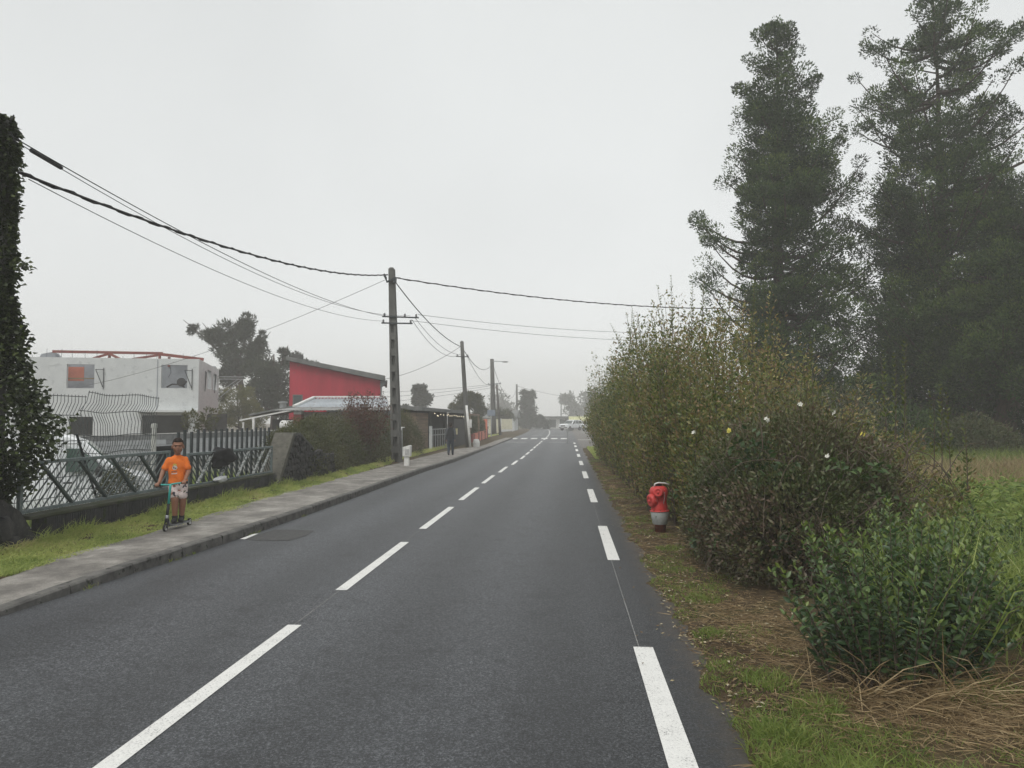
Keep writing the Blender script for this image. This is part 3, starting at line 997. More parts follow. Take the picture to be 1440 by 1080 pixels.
# the panel van parked in the yard, nose towards the road
vp = [(-2.1, 0.35), (-2.15, 0.9), (-2.08, 1.72), (-1.98, 1.86), (-1.2, 1.91), (0.2, 1.93), (0.55, 1.89), (0.85, 1.76), (1.42, 1.20), (1.62, 1.10), (2.0, 1.00), (2.14, 0.86), (2.18, 0.45), (2.1, 0.28), (-2.0, 0.28)]
vhw = lambda z: float(np.interp(z, [0.3, 0.5, 1.0, 1.2, 1.85, 1.95], [0.84, 0.87, 0.87, 0.85, 0.72, 0.62]))
car('white panel van parked in the yard behind the railing, nose to the road', 'van', 'panel_van', (-11.20, 15.05, -0.46), R(32), vp, vhw, (-1.35, 1.38), 0.31,
    [[(0.52, 1.14), (0.52, 1.62), (0.74, 1.62), (0.98, 1.42), (1.24, 1.14)]],
    [('windscreen', [(0.90, 0.66, 1.74), (0.90, -0.66, 1.74), (1.44, -0.76, 1.22), (1.44, 0.76, 1.22)], m_green_glass),
     ('front_bumper', [(2.17, 0.8, 0.62), (2.17, -0.8, 0.62), (2.19, -0.8, 0.34), (2.19, 0.8, 0.34)], m_trim)],
    [('headlight', (2.05, s_ * 0.66, 0.86), (0.1, 0.15, 0.1), m_lampglass) for s_ in (-1, 1)] + [('tail_light', (-2.13, s_ * 0.8, 1.2), (0.04, 0.05, 0.2), m_red_lamp) for s_ in (-1, 1)],
    [[(0.42, 0.42), (0.42, 1.72), (0.70, 1.72), (1.24, 1.16), (1.22, 0.55), (0.9, 0.42)], [(-0.8, 0.42), (-0.8, 1.70), (0.36, 1.72), (0.36, 0.42)]],
    [(1.12, 1.14)], glass=m_green_glass)

# far-off off-road car standing at the junction, and a second white car beyond it
sp_ = [(-2.2, 0.5), (-2.22, 1.1), (-2.1, 1.72), (-1.9, 1.80), (-0.3, 1.82), (0.25, 1.75), (0.85, 1.18), (2.0, 1.08), (2.2, 0.95), (2.25, 0.55), (2.1, 0.42), (-2.1, 0.42)]
shw = lambda z: float(np.interp(z, [0.4, 0.6, 1.15, 1.8], [0.88, 0.92, 0.90, 0.72]))
def small_car(label, loc, rz, k=1.0, group=None):
    return car(label, 'car', 'parked_car', loc, rz, sp_, shw, (-1.35, 1.4), 0.36,
        [[(-1.95, 1.2), (-1.85, 1.66), (-1.1, 1.68), (-1.1, 1.2)], [(-1.0, 1.2), (-1.0, 1.68), (-0.25, 1.70), (-0.25, 1.2)], [(-0.15, 1.2), (-0.15, 1.70), (0.15, 1.64), (0.66, 1.2)]],
        [('windscreen', [(0.32, 0.66, 1.70), (0.32, -0.66, 1.70), (0.86, -0.78, 1.2), (0.86, 0.78, 1.2)], m_glass),
         ('grille', [(2.22, 0.5, 0.92), (2.22, -0.5, 0.92), (2.24, -0.5, 0.70), (2.24, 0.5, 0.70)], m_trim),
         ('front_bumper', [(2.25, 0.85, 0.64), (2.25, -0.85, 0.64), (2.22, -0.85, 0.44), (2.22, 0.85, 0.44)], m_trim),
         ('number_plate', [(2.275, 0.26, 0.60), (2.275, -0.26, 0.60), (2.272, -0.26, 0.49), (2.272, 0.26, 0.49)], m_white)],
        [('headlight', (2.16, s_ * 0.72, 0.90), (0.08, 0.15, 0.09), m_lampglass) for s_ in (-1, 1)] + [('tail_light', (-2.19, s_ * 0.8, 1.0), (0.04, 0.07, 0.14), m_red_lamp) for s_ in (-1, 1)],
        [[(-1.08, 0.5), (-1.08, 1.72), (-0.22, 1.74), (-0.22, 0.5)], [(-0.18, 0.5), (-0.18, 1.74), (0.2, 1.68), (0.72, 1.16), (0.7, 0.5)]],
        [(0.6, 1.2)], group=group)
small_car('white off-road car standing at the far junction below the flat roof', (0.72, 128, 0), R(-128), group='white cars at the far junction')
small_car('white car half hidden behind the hedge end at the far junction', (4.6, 126, 0), R(-150), group='white cars at the far junction')

# ------------------------------------------------------------------ concrete house under construction
m_conc = M('raw_grey_concrete', (0.58, 0.60, 0.595), (0.51, 0.53, 0.53), 1.6, 0.9, 0.3, 30, spots=(0.46, 0.48, 0.48), spot_scale=3, spot_at=0.60)
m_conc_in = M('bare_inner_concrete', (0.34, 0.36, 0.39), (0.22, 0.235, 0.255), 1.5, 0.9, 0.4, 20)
m_redsteel = M('red_primer_steel', (0.24, 0.055, 0.040), (0.16, 0.04, 0.03), 8, 0.6)
m_salmon = M('salmon_board', (0.62, 0.20, 0.13), (0.52, 0.16, 0.10), 3, 0.7)
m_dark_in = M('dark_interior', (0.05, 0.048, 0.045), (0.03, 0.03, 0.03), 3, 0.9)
m_galv = M('galvanised_tube', (0.32, 0.33, 0.33), (0.22, 0.23, 0.23), 10, 0.5)
ch = thing('concrete_house', 'unfinished grey concrete house with open windows and red steel roof trusses', 'building', (-21.6, 42, -0.5), R(14))
cm = WM[ch.name]

def wall_panel(name, m, parent, fn, s0, s1, z0, z1, holes, th):
    """Wall with real openings; fn(s, depth, z) -> point in the parent's frame."""
    S_ = sorted({s0, s1, *[h[0] for h in holes], *[h[1] for h in holes]})
    Z_ = sorted({z0, z1, *[h[2] for h in holes], *[h[3] for h in holes]})
    P = WM[parent.name]
    ns_, nz_ = len(S_) - 1, len(Z_) - 1
    open_ = np.zeros((ns_ + 2, nz_ + 2), bool); open_[:] = True
    for i in range(ns_):
        for j in range(nz_):
            sc, zc = (S_[i] + S_[i + 1]) / 2, (Z_[j] + Z_[j + 1]) / 2
            open_[i + 1, j + 1] = any(h[0] < sc < h[1] and h[2] < zc < h[3] for h in holes)
    mb = MB()
    for i in range(ns_):
        for j in range(nz_):
            if open_[i + 1, j + 1]:
                continue
            a, b_, c, d = S_[i], S_[i + 1], Z_[j], Z_[j + 1]
            def q(*pts):
                mb.add([P @ Vector(fn(*p)) for p in pts], [(0, 1, 2, 3)])
            q((a, 0, c), (b_, 0, c), (b_, 0, d), (a, 0, d))
            q((a, th, c), (a, th, d), (b_, th, d), (b_, th, c))
            if open_[i, j + 1]: q((a, 0, c), (a, 0, d), (a, th, d), (a, th, c))
            if open_[i + 2, j + 1]: q((b_, 0, c), (b_, th, c), (b_, th, d), (b_, 0, d))
            if open_[i + 1, j]: q((a, 0, c), (a, th, c), (b_, th, c), (b_, 0, c))
            if open_[i + 1, j + 2]: q((a, 0, d), (b_, 0, d), (b_, th, d), (a, th, d))
    return mb.build(name, m, parent)
HZ = 5.85
fr = wall_panel('front_wall', m_conc, ch, lambda s, d, z: (-s, d, z), 0, 11.5, 0, HZ,
    [(5.69, 7.16, 4.09, 5.46), (0.64, 2.08, 4.13, 5.49), (5.70, 6.97, 1.35, 2.45), (0.52, 3.1, 0, 2.54)], 0.22)
wall_panel('side_wall', m_conc, ch, lambda s, d, z: (-d, s, z - 0.05 * max(0, s) * (1 if z > 5 else 0)), 0.223, 5.35, 0, HZ - 0.002,
    [(2.16, 3.2, 4.2, 5.5), (3.75, 4.85, 4.2, 5.43), (2.23, 3.2, 1.62, 2.6), (4.16, 5.0, 1.62, 2.6)], 0.22)
def loc_box(c, d, rot=None):
    return MB().box(cm @ Vector(c), d, cm.to_3x3() @ (rot or Matrix.Identity(3)))
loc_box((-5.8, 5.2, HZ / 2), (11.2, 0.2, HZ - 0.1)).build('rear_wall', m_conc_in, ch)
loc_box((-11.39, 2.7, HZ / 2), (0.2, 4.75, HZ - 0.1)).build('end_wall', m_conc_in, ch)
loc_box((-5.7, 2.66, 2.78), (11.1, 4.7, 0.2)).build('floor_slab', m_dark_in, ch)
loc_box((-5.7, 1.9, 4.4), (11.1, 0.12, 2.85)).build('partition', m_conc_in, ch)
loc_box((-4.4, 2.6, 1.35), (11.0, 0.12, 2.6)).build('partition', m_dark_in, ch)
loc_box((-6.95, 0.75, 4.95), (0.86, 0.05, 0.82)).build('salmon_board', m_salmon, ch)
loc_box((-6.42, 0.26, 4.66), (1.46, 0.06, 0.07)).build('prop_rail', M('ochre_timber', (0.22, 0.17, 0.09), None, 8, 0.8), ch)
loc_box((-1.57, -0.30, 2.78), (3.4, 0.60, 0.14)).build('canopy_slab', m_conc, ch, bev=0.01)
loc_box((-2.28, -0.006, 4.15), (0.05, 0.02, 3.3)).build('wall_joint', m_conc_in, ch)
# pulley wheel and hose in the right-hand opening
mw = MB()
mw.lathe([(0.15, -0.05), (0.24, -0.05), (0.26, 0), (0.24, 0.05), (0.15, 0.05), (0.14, 0)], 18, cm @ Vector((-1.05, 0.35, 4.5)), cm.to_3x3() @ Vector((0, 1, 0)))
mw.tube([cm @ Vector((-1.0, 0.35, 4.5)), cm @ Vector((-0.66, 0.33, 4.53))], 0.05, 6)
mw.build('mixer_wheel', m_trim, ch, True)
MB().tube([cm @ Vector(p) for p in [(-1.9, 0.5, 4.2), (-1.6, 0.5, 4.38), (-1.2, 0.5, 4.36), (-0.9, 0.5, 4.2)]], 0.05, 6).build('hose', m_trim, ch, True)
MB().tube([cm @ Vector(p) for p in [(-1.72, 0.5, 5.4), (-1.68, 0.5, 5.05), (-1.82, 0.5, 4.78)]], 0.012, 5).build('cable', m_trim, ch)
# triangular brackets left on the walls
def bracket(fn):
    mb = MB()
    A, B, C_, D_ = fn(0, 0.62), fn(0, -0.62), fn(0.42, 0.52), fn(-0.0, 0.52)
    mb.tube([A, B], 0.022, 5); mb.tube([D_, C_], 0.02, 5); mb.tube([C_, fn(0.02, -0.5)], 0.024, 5)
    mb.build('bracket', m_galv if random.random() < 0.0 else m_metal_dark, ch)
for s_, z in ((5.18, 4.65), (0.36, 4.65)):
    bracket(lambda d, h, s_=s_, z=z: cm @ Vector((-s_ - d * 0.9, -0.05 - d * 0.35, z + h)))
for s_, z in ((0.8, 4.62), (3.35, 4.62)):
    bracket(lambda d, h, s_=s_, z=z: cm @ Vector((0.05 + d * 0.5, s_ - d * 1.6 + 0.6, z + h)))
mb = MB()
for z in (4.95, 5.1):
    mb.tube([cm @ Vector((0.0, 5.0, z)), cm @ Vector((1.6, 5.0, z))], 0.03, 5)
mb.tube([cm @ Vector((0.0, 5.0, 4.0)), cm @ Vector((1.3, 5.0, 4.97))], 0.028, 5)
mb.tube([cm @ Vector((0.0, 5.0, 3.6)), cm @ Vector((1.55, 5.0, 4.97))], 0.028, 5)
mb.build('scaffold_bracket', m_galv, ch)
# red trusses over the wall heads
zr = 6.34
def steel(a, b_, wd=0.11, name='truss_bar'):
    MB().beam(cm @ Vector(a), cm @ Vector(b_), wd, wd * 1.2).build(name, m_redsteel, ch)
steel((-8.7, 1.9, zr), (-2.55, 1.9, zr - 0.02), 0.13, 'ridge_beam')
steel((-2.7, 1.9, zr - 0.07), (-0.05, 1.2, 5.93), 0.15, 'rafter')
steel((-2.72, 1.9, zr - 0.12), (-4.2, 1.6, 5.92))
steel((-2.72, 1.9, zr - 0.16), (-2.72, 1.9, 5.5))
steel((-2.15, 1.8, zr - 0.25), (-2.15, 1.8, 5.5))
steel((-5.56, 1.9, zr - 0.08), (-6.4, 1.7, 5.94)); steel((-5.56, 1.9, zr - 0.12), (-5.56, 1.9, 5.5)); steel((-5.56, 1.9, zr - 0.08), (-4.85, 1.7, 5.90))
steel((-6.75, 1.66, 5.92), (-4.8, 1.66, 5.90), 0.09); steel((-2.0, 1.5, 5.90), (0.0, 1.0, 5.90), 0.09)
MB().prism([(-9.7, 5.6), (-8.0, 5.6), (-8.55, 6.25), (-8.8, 6.33), (-9.4, 6.2)], 2.1, 2.35, lambda p, a: cm @ Vector((p[0], a, p[1]))).build('gable_top', m_conc_in, ch)
for k in range(15):
    x = -9.6 + k * 0.66 + random.uniform(-.15, .15)
    h = random.uniform(0.12, 0.5)
    MB().tube([cm @ Vector((x, 0.11, HZ - 0.05)), cm @ Vector((x + random.uniform(-.03, .03), 0.11, HZ + h))], 0.012, 4).build('rebar', m_metal_dark, ch)

# ------------------------------------------------------------------ red house with a lean-to roof
m_redwall = M('raspberry_red_render', (0.44, 0.032, 0.056), (0.33, 0.026, 0.042), 1.1, 0.85, 0.2, 40, stretch=(1.6, 1.6, 0.35), spots=(0.30, 0.05, 0.06), spot_scale=3, spot_at=0.64)
m_roofgrey = M('grey_sheet_roof', (0.17, 0.175, 0.17), (0.10, 0.105, 0.10), 2.5, 0.75)
m_zinc = M('pale_corrugated_zinc', (0.44, 0.47, 0.50), (0.30, 0.33, 0.36), 1.4, 0.55, spots=(0.26, 0.25, 0.24), spot_scale=2.2, spot_at=0.6)
rh = thing('red_house', 'raspberry red house with a single-pitch grey roof beyond the hedge', 'house', (-11.25, 44, -0.3), R(14))
rm = WM[rh.name]
rl = lambda p, a: rm @ Vector((p[0], a, p[1]))
MB().prism([(-5.30, 0), (0, 0), (0, 4.53), (-5.30, 5.56)], 0.0, 7.0, rl).build('wall', m_redwall, rh)
mb = MB()
mb.prism([(-5.48, 5.58), (-5.48, 5.80), (0.30, 4.70), (0.30, 4.44), (0.12, 4.44)], -0.35, 7.4, rl)
roof_ = mb.build('roof', m_roofgrey, rh, bev=0.02)
for k in range(12):                         # standing seams along the slope
    y_ = -0.30 + 0.62 * k
    MB().beam(rm @ Vector((-5.46, y_, 5.815)), rm @ Vector((0.29, y_, 4.715)), 0.04, 0.03).build('roof_seam', m_roofgrey, roof_)
MB().box(rm @ Vector((-4.95, 1.2, 5.80)), (0.55, 0.5, 0.5), rm.to_3x3()).build('chimney', m_concrete_dark, roof_, bev=0.015)
MB().beam(rm @ Vector((0.36, -0.36, 4.40)), rm @ Vector((0.36, 7.4, 4.40)), 0.13, 0.11).build('gutter', m_roofgrey, rh)
MB().tube([rm @ Vector(p) for p in [(0.33, -0.05, 4.38), (0.28, 0.02, 4.22), (0.06, 0.10, 4.05), (0.06, 0.10, 0.2)]], 0.045, 6).build('downpipe', m_galv, rh)
MB().prism([(0.002, 4.42), (0.30, 4.40), (0.28, 4.30), (0.002, 3.95)], -0.20, -0.05, rl).build('eave_bracket', m_roofgrey, rh)
wn_ = MB().box(rm @ Vector((-4.82, -0.006, 3.08)), (0.46, 0.05, 0.88), rm.to_3x3()).build('window', glassmat('dark_window', (0.03, 0.045, 0.045), 0.15), rh)
fr_ = MB()
for dx, dz, w_, h_ in ((-0.26, 0, 0.05, 0.98), (0.26, 0, 0.05, 0.98), (0, 0.465, 0.47, 0.05), (0, -0.465, 0.47, 0.05)):
    fr_.box(rm @ Vector((-4.82 + dx, -0.016, 3.08 + dz)), (w_, 0.07, h_), rm.to_3x3())
fr_.build('window_frame', m_roofgrey, wn_)

# low annex with corrugated roofing in front of the red house
an = thing('annex', 'low grey annex under pale corrugated roofing in front of the red house', 'building', (-10.7, 35, -0.3))
def corrugated(name, p00, p10, p01, p11, pitch, amp, m, parent):
    """Sheet with real waves running from the p0* edge to the p1* edge."""
    a, b_, c, d = map(Vector, (p00, p10, p01, p11))
    L = (b_ - a).length
    n = int(L / pitch * 6)
    up = (b_ - a).cross(c - a).normalized()
    if up.z < 0: up = -up
    vs, fs = [], []
    for i in range(n + 1):
        u = i / n
        o = up * (amp * math.cos(2 * PI * u * L / pitch))
        vs += [a.lerp(b_, u) + o, c.lerp(d, u) + o]
    for i in range(n):
        fs.append((2 * i, 2 * i + 2, 2 * i + 3, 2 * i + 1))
    mb = MB(); mb.add(vs, fs)
    o = mb.build(name, m, parent, True, fix=False)
    so = o.modifiers.new('thick', 'SOLIDIFY'); so.thickness = 0.012
    return o
wall_panel('wall', M('greyish_render', (0.27, 0.26, 0.235), (0.18, 0.175, 0.16), 1.5, 0.9), an, lambda s, d, z: (s, d - 1.6, z), -1.9, 2.3, 0, 2.44, [(-1.3, -0.4, 1.1, 2.0), (1.2, 1.9, 1.1, 2.0)], 0.2)
MB().box((-10.5, 37.9, 1.05), (4.0, 0.2, 2.7)).build('wall', m_conc_in, an)
for x in (-11.55, -9.15):
    MB().box((x, 33.55, 1.25), (0.95, 0.04, 0.95)).build('window', m_glass, an)
corrugated('roof_sheet', (-13.28, 32.8, 2.20), (-7.95, 32.8, 2.22), (-12.6, 34.0, 2.36), (-8.2, 34.0, 2.38), 0.18, 0.022, M('grey_corrugated_sheet', (0.30, 0.30, 0.295), (0.2, 0.2, 0.195), 2, 0.7), an)
corrugated('roof_sheet', (-12.75, 34.05, 2.36), (-8.3, 34.05, 2.38), (-13.2, 38.0, 2.90), (-9.35, 38.0, 2.92), 0.2, 0.03, m_zinc, an)
MB().beam((-12.80, 33.98, 2.42), (-13.24, 38.0, 2.97), 0.16, 0.08).build('verge_trim', m_white, an)
MB().beam((-13.24, 38.05, 2.98), (-9.3, 38.05, 2.98), 0.16, 0.08).build('ridge_cap', m_white, an)
m_redbrick = M('faded_red_brick', (0.30, 0.07, 0.055), (0.17, 0.06, 0.05), 12, 0.9, 0.5, 60)
pr_ = thing('brick_pillar', 'faded red brick pillar under the corner of the corrugated annex roof', 'pillar', (-12.3, 33.2, -0.3))
for k in range(16):
    MB().box((-12.3 + random.uniform(-.008, .008), 33.25, -0.3 + 0.155 * k + 0.075), (0.36, 0.36, 0.145)).build('brick', m_redbrick if k % 5 else m_conc, pr_)

# carport with a white beam
cp = thing('carport', 'open carport with a white sloping beam and posts left of the annex', 'carport', (-15, 36, -0.3))
MB().beam((-16.35, 36, 1.74), (-13.75, 36, 2.24), 0.08, 0.07).build('beam', m_white, cp)
MB().box((-15.62, 36, 0.8), (0.11, 0.11, 2.1)).build('post', m_white, cp)
MB().box((-16.15, 36, 0.68), (0.07, 0.07, 1.95)).build('post', m_white, cp)
mb = MB(); mb.prism([(-16.0, 1.97), (-13.5, 2.46), (-13.5, 2.54), (-16.0, 2.06)], 36.3, 39.5, lambda p, a: (p[0], a, p[1]))
mb.build('roof', m_roofgrey, cp)
MB().box((-14.8, 39.3, 0.75), (2.4, 0.1, 2.1)).build('back_wall', m_dark_in, cp)
fl = MB().lathe([(0.17, 2.2), (0.17, 2.62), (0.24, 2.62), (0.24, 2.7), (0.02, 2.72)], 12, (-14.52, 37.0, 0))
fl.build('flue', m_galv, cp)
tank = MB()
tank.lathe([(0.02, -0.36), (0.20, -0.34), (0.25, -0.28), (0.25, 0.28), (0.20, 0.34), (0.02, 0.36)], 14, (-13.05, 33.9, 1.5), (1, 0, 0))
tk = thing('water_tank', 'small white water tank lying on a stand beside the brick pillar', 'tank', (-13.05, 33.9, -0.3))
tank.build('drum', m_white, tk, True)
MB().box((-13.05, 33.9, 0.46), (0.6, 0.45, 1.6)).build('stand', m_conc_in, tk)

# ------------------------------------------------------------------ timber garage along the pavement
m_wood = M('weathered_timber_board', (0.26, 0.19, 0.13), (0.15, 0.11, 0.08), 3, 0.85, 0.4, 30, stretch=(1, 0.15, 4))
ga = thing('timber_garage', 'long low timber garage with a flat grey roof and open bay along the pavement', 'garage', (-8.5, 44, -0.2))
for k in range(12):
    MB().box((-7.6 + 0.004 * (k % 2), 38.6, 0.13 + 0.175 * k), (0.035, 3.1, 0.168)).build('board', m_wood, ga)
for k in range(12):
    MB().box((-8.25, 37.05 + 0.004 * (k % 2), 0.13 + 0.175 * k), (1.25, 0.035, 0.168)).build('board', m_wood, ga)
mb = MB(); mb.prism([(-7.25, 2.22), (-7.25, 2.42), (-8.95, 2.54), (-8.95, 2.37)], 36.8, 54.5, lambda p, a: (p[0], a, p[1]))
mb.build('roof', m_roofgrey, ga, bev=0.01)
for y in (40.3, 45, 49.5, 54.2):
    MB().box((-7.5, y, 1.0), (0.12, 0.12, 2.45)).build('post', m_concrete_dark, ga)
MB().box((-8.85, 45.6, 0.95), (0.1, 17, 2.75)).build('back_wall', m_dark_in, ga)
MB().box((-8.2, 54.3, 0.95), (1.2, 0.1, 2.7)).build('end_wall', m_dark_in, ga)
m_bulb, t, b = _mat('warm_bulb_glass')
b.inputs['Base Color'].default_value = (0.9, 0.85, 0.7, 1)
b.inputs['Emission Color'].default_value = (1.0, 0.85, 0.6, 1)
b.inputs['Emission Strength'].default_value = 1.1
sl = thing('string_lights', 'string of small lit bulbs hanging under the garage roof edge', 'lights', (-7.3, 45, 2.1))
sp2 = []
for k in range(18):
    y = 40.6 + k * 0.72 + random.uniform(-.25, .25)
    z = 2.14 - 0.10 * abs(math.sin(k * 0.9)) - random.uniform(0, 0.06)
    sp2.append((-7.32, y, z + 0.05))
    if k % 9 != 5:
        MB().ellipsoid((-7.32, y, z), (0.026, 0.026, 0.034), 8, 5).build('bulb', m_bulb, sl, True)
MB().tube(sp2, 0.006, 4).build('flex', m_cable, sl)
small = car('pale van under the garage roof seen past the timber boards', 'van', 'parked_van', (-9.95, 50, -0.2), R(88), vp, vhw, (-1.35, 1.38), 0.31,
    [[(0.02, 1.16), (0.02, 1.66), (0.66, 1.66), (0.93, 1.45), (1.18, 1.16)]],
    [('rear_window', [(-2.14, -0.6, 1.6), (-2.14, 0.6, 1.6), (-2.16, 0.66, 1.2), (-2.16, -0.66, 1.2)], m_glass)],
    [('tail_light', (-2.13, s_ * 0.8, 1.1), (0.04, 0.05, 0.2), m_red_lamp) for s_ in (-1, 1)], [], [])

# white barred gate, dark close-boarded fence, notice, small steps gate
gt = thing('barred_gate', 'pale metal gate with upright bars standing open in front of the garage', 'gate', (-6.95, 40.3, 0.1))
for nme, z in (('top_rail', 1.28), ('middle_rail', 0.98), ('bottom_rail', 0.2)):
    MB().beam((-6.95, 37.9, z), (-6.7, 42.9, z), 0.04, 0.05).build(nme, m_galv, gt)
for k in range(9):
    MB().box((-6.95 + 0.25 * (k + 0.5) / 9, 38.1 + k * 0.58, 0.72), (0.035, 0.06, 1.05)).build('bar', m_galv, gt)
MB().box((-6.98, 37.7, 0.7), (0.14, 0.14, 1.5)).build('gate_post', m_conc, gt)
m_slat = M('dark_fence_slat', (0.050, 0.048, 0.046), (0.03, 0.03, 0.03), 5, 0.8)
df = thing('board_fence', 'dark close-boarded fence behind the white-footed pole', 'fence', (-6.6, 47, 0.1))
y = 43.3
while y < 50.2:
    MB().box((-6.62, y, 0.95), (0.03, 0.22, 1.75 + random.uniform(-.02, .02))).build('slat', m_slat, df)
    y += 0.235
ntc = thing('notice', 'small pale yellow notice on the dark board fence beside the walker', 'sign', (-6.58, 43.9, 1.05))
MB().box((-6.585, 43.9, 1.08), (0.02, 1.05, 0.36)).build('plate', M('pale_yellow_plate', (0.62, 0.56, 0.28), None, 8, 0.6), ntc)
sg = thing('garden_gate', 'narrow lattice gate with a white sloping handrail behind the ribbed pole', 'gate', (-7.0, 29.6, 0.1))
MB().tube([(-6.72, 29.2, 0.98), (-6.85, 30.4, 1.45), (-6.85, 30.9, 1.45)], 0.026, 6).build('handrail', m_white, sg)
for (x, y) in ((-6.72, 29.2), (-6.85, 30.5)):
    MB().tube([(x, y, 0.0), (x, y, 1.0 if y < 30 else 1.45)], 0.022, 6).build('post', m_galv, sg)
for k in range(7):
    MB().box((-6.74 - 0.018 * k, 29.35 + 0.18 * k, 0.72), (0.02, 0.03, 1.0)).build('bar', m_galv, sg)
MB().box((-6.78, 29.85, 0.22), (0.03, 1.25, 0.42)).build('lower_panel', M('pale_lattice', (0.3, 0.32, 0.32), (0.1, 0.11, 0.11), 22, 0.8), sg)

# trellis frame and red parapet further on
tf = thing('trellis_frame', 'grey timber trellis frame with creepers past the garage end', 'trellis', (-7.0, 54, 0))
for y in (51.4, 57.6):
    MB().box((-6.75 - 0.02 * (y - 51), y, 1.05), (0.13, 0.13, 2.2)).build('post', m_wood, tf)
MB().beam((-6.75, 51.2, 2.16), (-6.88, 57.8, 2.16), 0.14, 0.14).build('crossbeam', m_wood, tf)
rw = thing('red_parapet', 'low salmon red parapet wall beside the far pavement', 'wall', (-6.9, 58, 0))
for y in np.arange(51.6, 64, 1.2):
    MB().box((-6.62 - 0.03 * (y - 51), y + 0.6, 0.42 + 0.012 * (y - 51)), (0.18, 1.19, 0.72)).build('panel', m_redbrick if int(y) % 2 else m_salmon, rw, bev=0.01)
MB().box((-7.1, 64.6, 0.9), (0.3, 0.3, 1.9)).build('pillar', m_salmon, rw, bev=0.01)

# ------------------------------------------------------------------ far buildings in the mist
def house(label, name, cat, x0, x1, y0, y1, zt, m, roof_m, rise=0.8, wins=(), flat=False, z0=-0.2):
    t = thing(name, label, cat, ((x0 + x1) / 2, y0, z0))
    wall_panel('wall', m, t, lambda s, d, z: (s, d, z), x0 - (x0 + x1) / 2, x1 - (x0 + x1) / 2, 0, zt - z0, [(a, b_, c - z0, d - z0) for a, b_, c, d in wins], 0.2)
    MB().box(((x0 + x1) / 2, (y0 + 0.203 + y1) / 2, (zt + z0) / 2 - 0.005), (x1 - x0, y1 - y0 - 0.206, zt - z0 - 0.01)).build('rear_block', m, t)
    for a, b_, c, d in wins:
        MB().box(((x0 + x1) / 2 + (a + b_) / 2, y0 + 0.14, (c + d) / 2), (b_ - a - 0.01, 0.04, d - c - 0.01)).build('window', m_glass, t)
    if flat:
        MB().box(((x0 + x1) / 2, (y0 + y1) / 2 - 0.4, zt + 0.125), (x1 - x0 + 1.2, y1 - y0 + 1.4, 0.24)).build('roof', roof_m, t)
    else:
        mb = MB(); mb.prism([(y0 - 0.4, zt), (y1 + 0.4, zt), ((y0 + y1) / 2, zt + rise)], x0 - 0.4, x1 + 0.4, lambda p, a: (a, p[0], p[1]))
        mb.build('roof', roof_m, t)
    return t
m_cream = M('cream_render', (0.55, 0.53, 0.40), (0.45, 0.44, 0.33), 1.0, 0.85)
house('distant grey-roofed house behind the lamp post in the mist', 'house', 'house', -14.0, -7.9, 112, 120, 2.1, m_conc, m_roofgrey, 1.25, [(-2.2, -1.2, 0.6, 1.6), (0.4, 1.4, 0.6, 1.6)])
house('distant flat-roofed white shop building at the end of the road', 'shop', 'building', -5.4, 1.6, 158, 168, 2.35, m_white, m_roofgrey, 0, [(-1.8, -0.4, 0.2, 1.9), (0.4, 2.9, 0.3, 1.9)], flat=True)
aw = thing('awning_shed', 'pale yellow canopy behind the white off-road car', 'shed', (3, 151, -0.2))
mb = MB(); mb.prism([(149.4, 1.55), (153, 2.45), (153, 2.55), (149.4, 1.66)], 0.4, 9.0, lambda p, a: (a, p[0], p[1]))
mb.build('canopy', M('pale_yellow_sheet', (0.55, 0.55, 0.28), None, 1, 0.7), aw)
for x in (0.6, 4.6, 8.8):
    MB().box((x, 149.6, 0.65), (0.12, 0.12, 1.75)).build('post', m_galv, aw)
MB().box((4.7, 152.9, 0.95), (8.4, 0.1, 2.3)).build('back_wall', m_conc, aw)
yb = thing('yellow_gate', 'pale yellow sheet gate beyond the second leaning pole', 'gate', (-8.1, 100, 0))
for k in range(2):
    MB().box((-8.48 + 0.76 * k, 100, 1.22), (0.74, 0.06, 1.4)).build('panel', m_cream, yb)
for x in (-8.9, -7.3):
    MB().box((x, 100, 1.0), (0.1, 0.12, 2.0)).build('post', m_conc, yb)
MB().box((-9.9, 101, 0.9), (1.6, 0.2, 2.0)).build('wing_wall', m_cream, yb)

# ------------------------------------------------------------------ utility poles
m_pole = M('grey_pole_concrete', (0.135, 0.135, 0.125), (0.075, 0.075, 0.07), 2.5, 0.9, 0.4, 40, stretch=(1, 1, 0.3))
m_wpole = M('weathered_pole_timber', (0.12, 0.11, 0.10), (0.06, 0.055, 0.05), 4, 0.9, 0.4, 30, stretch=(1, 1, 0.1))

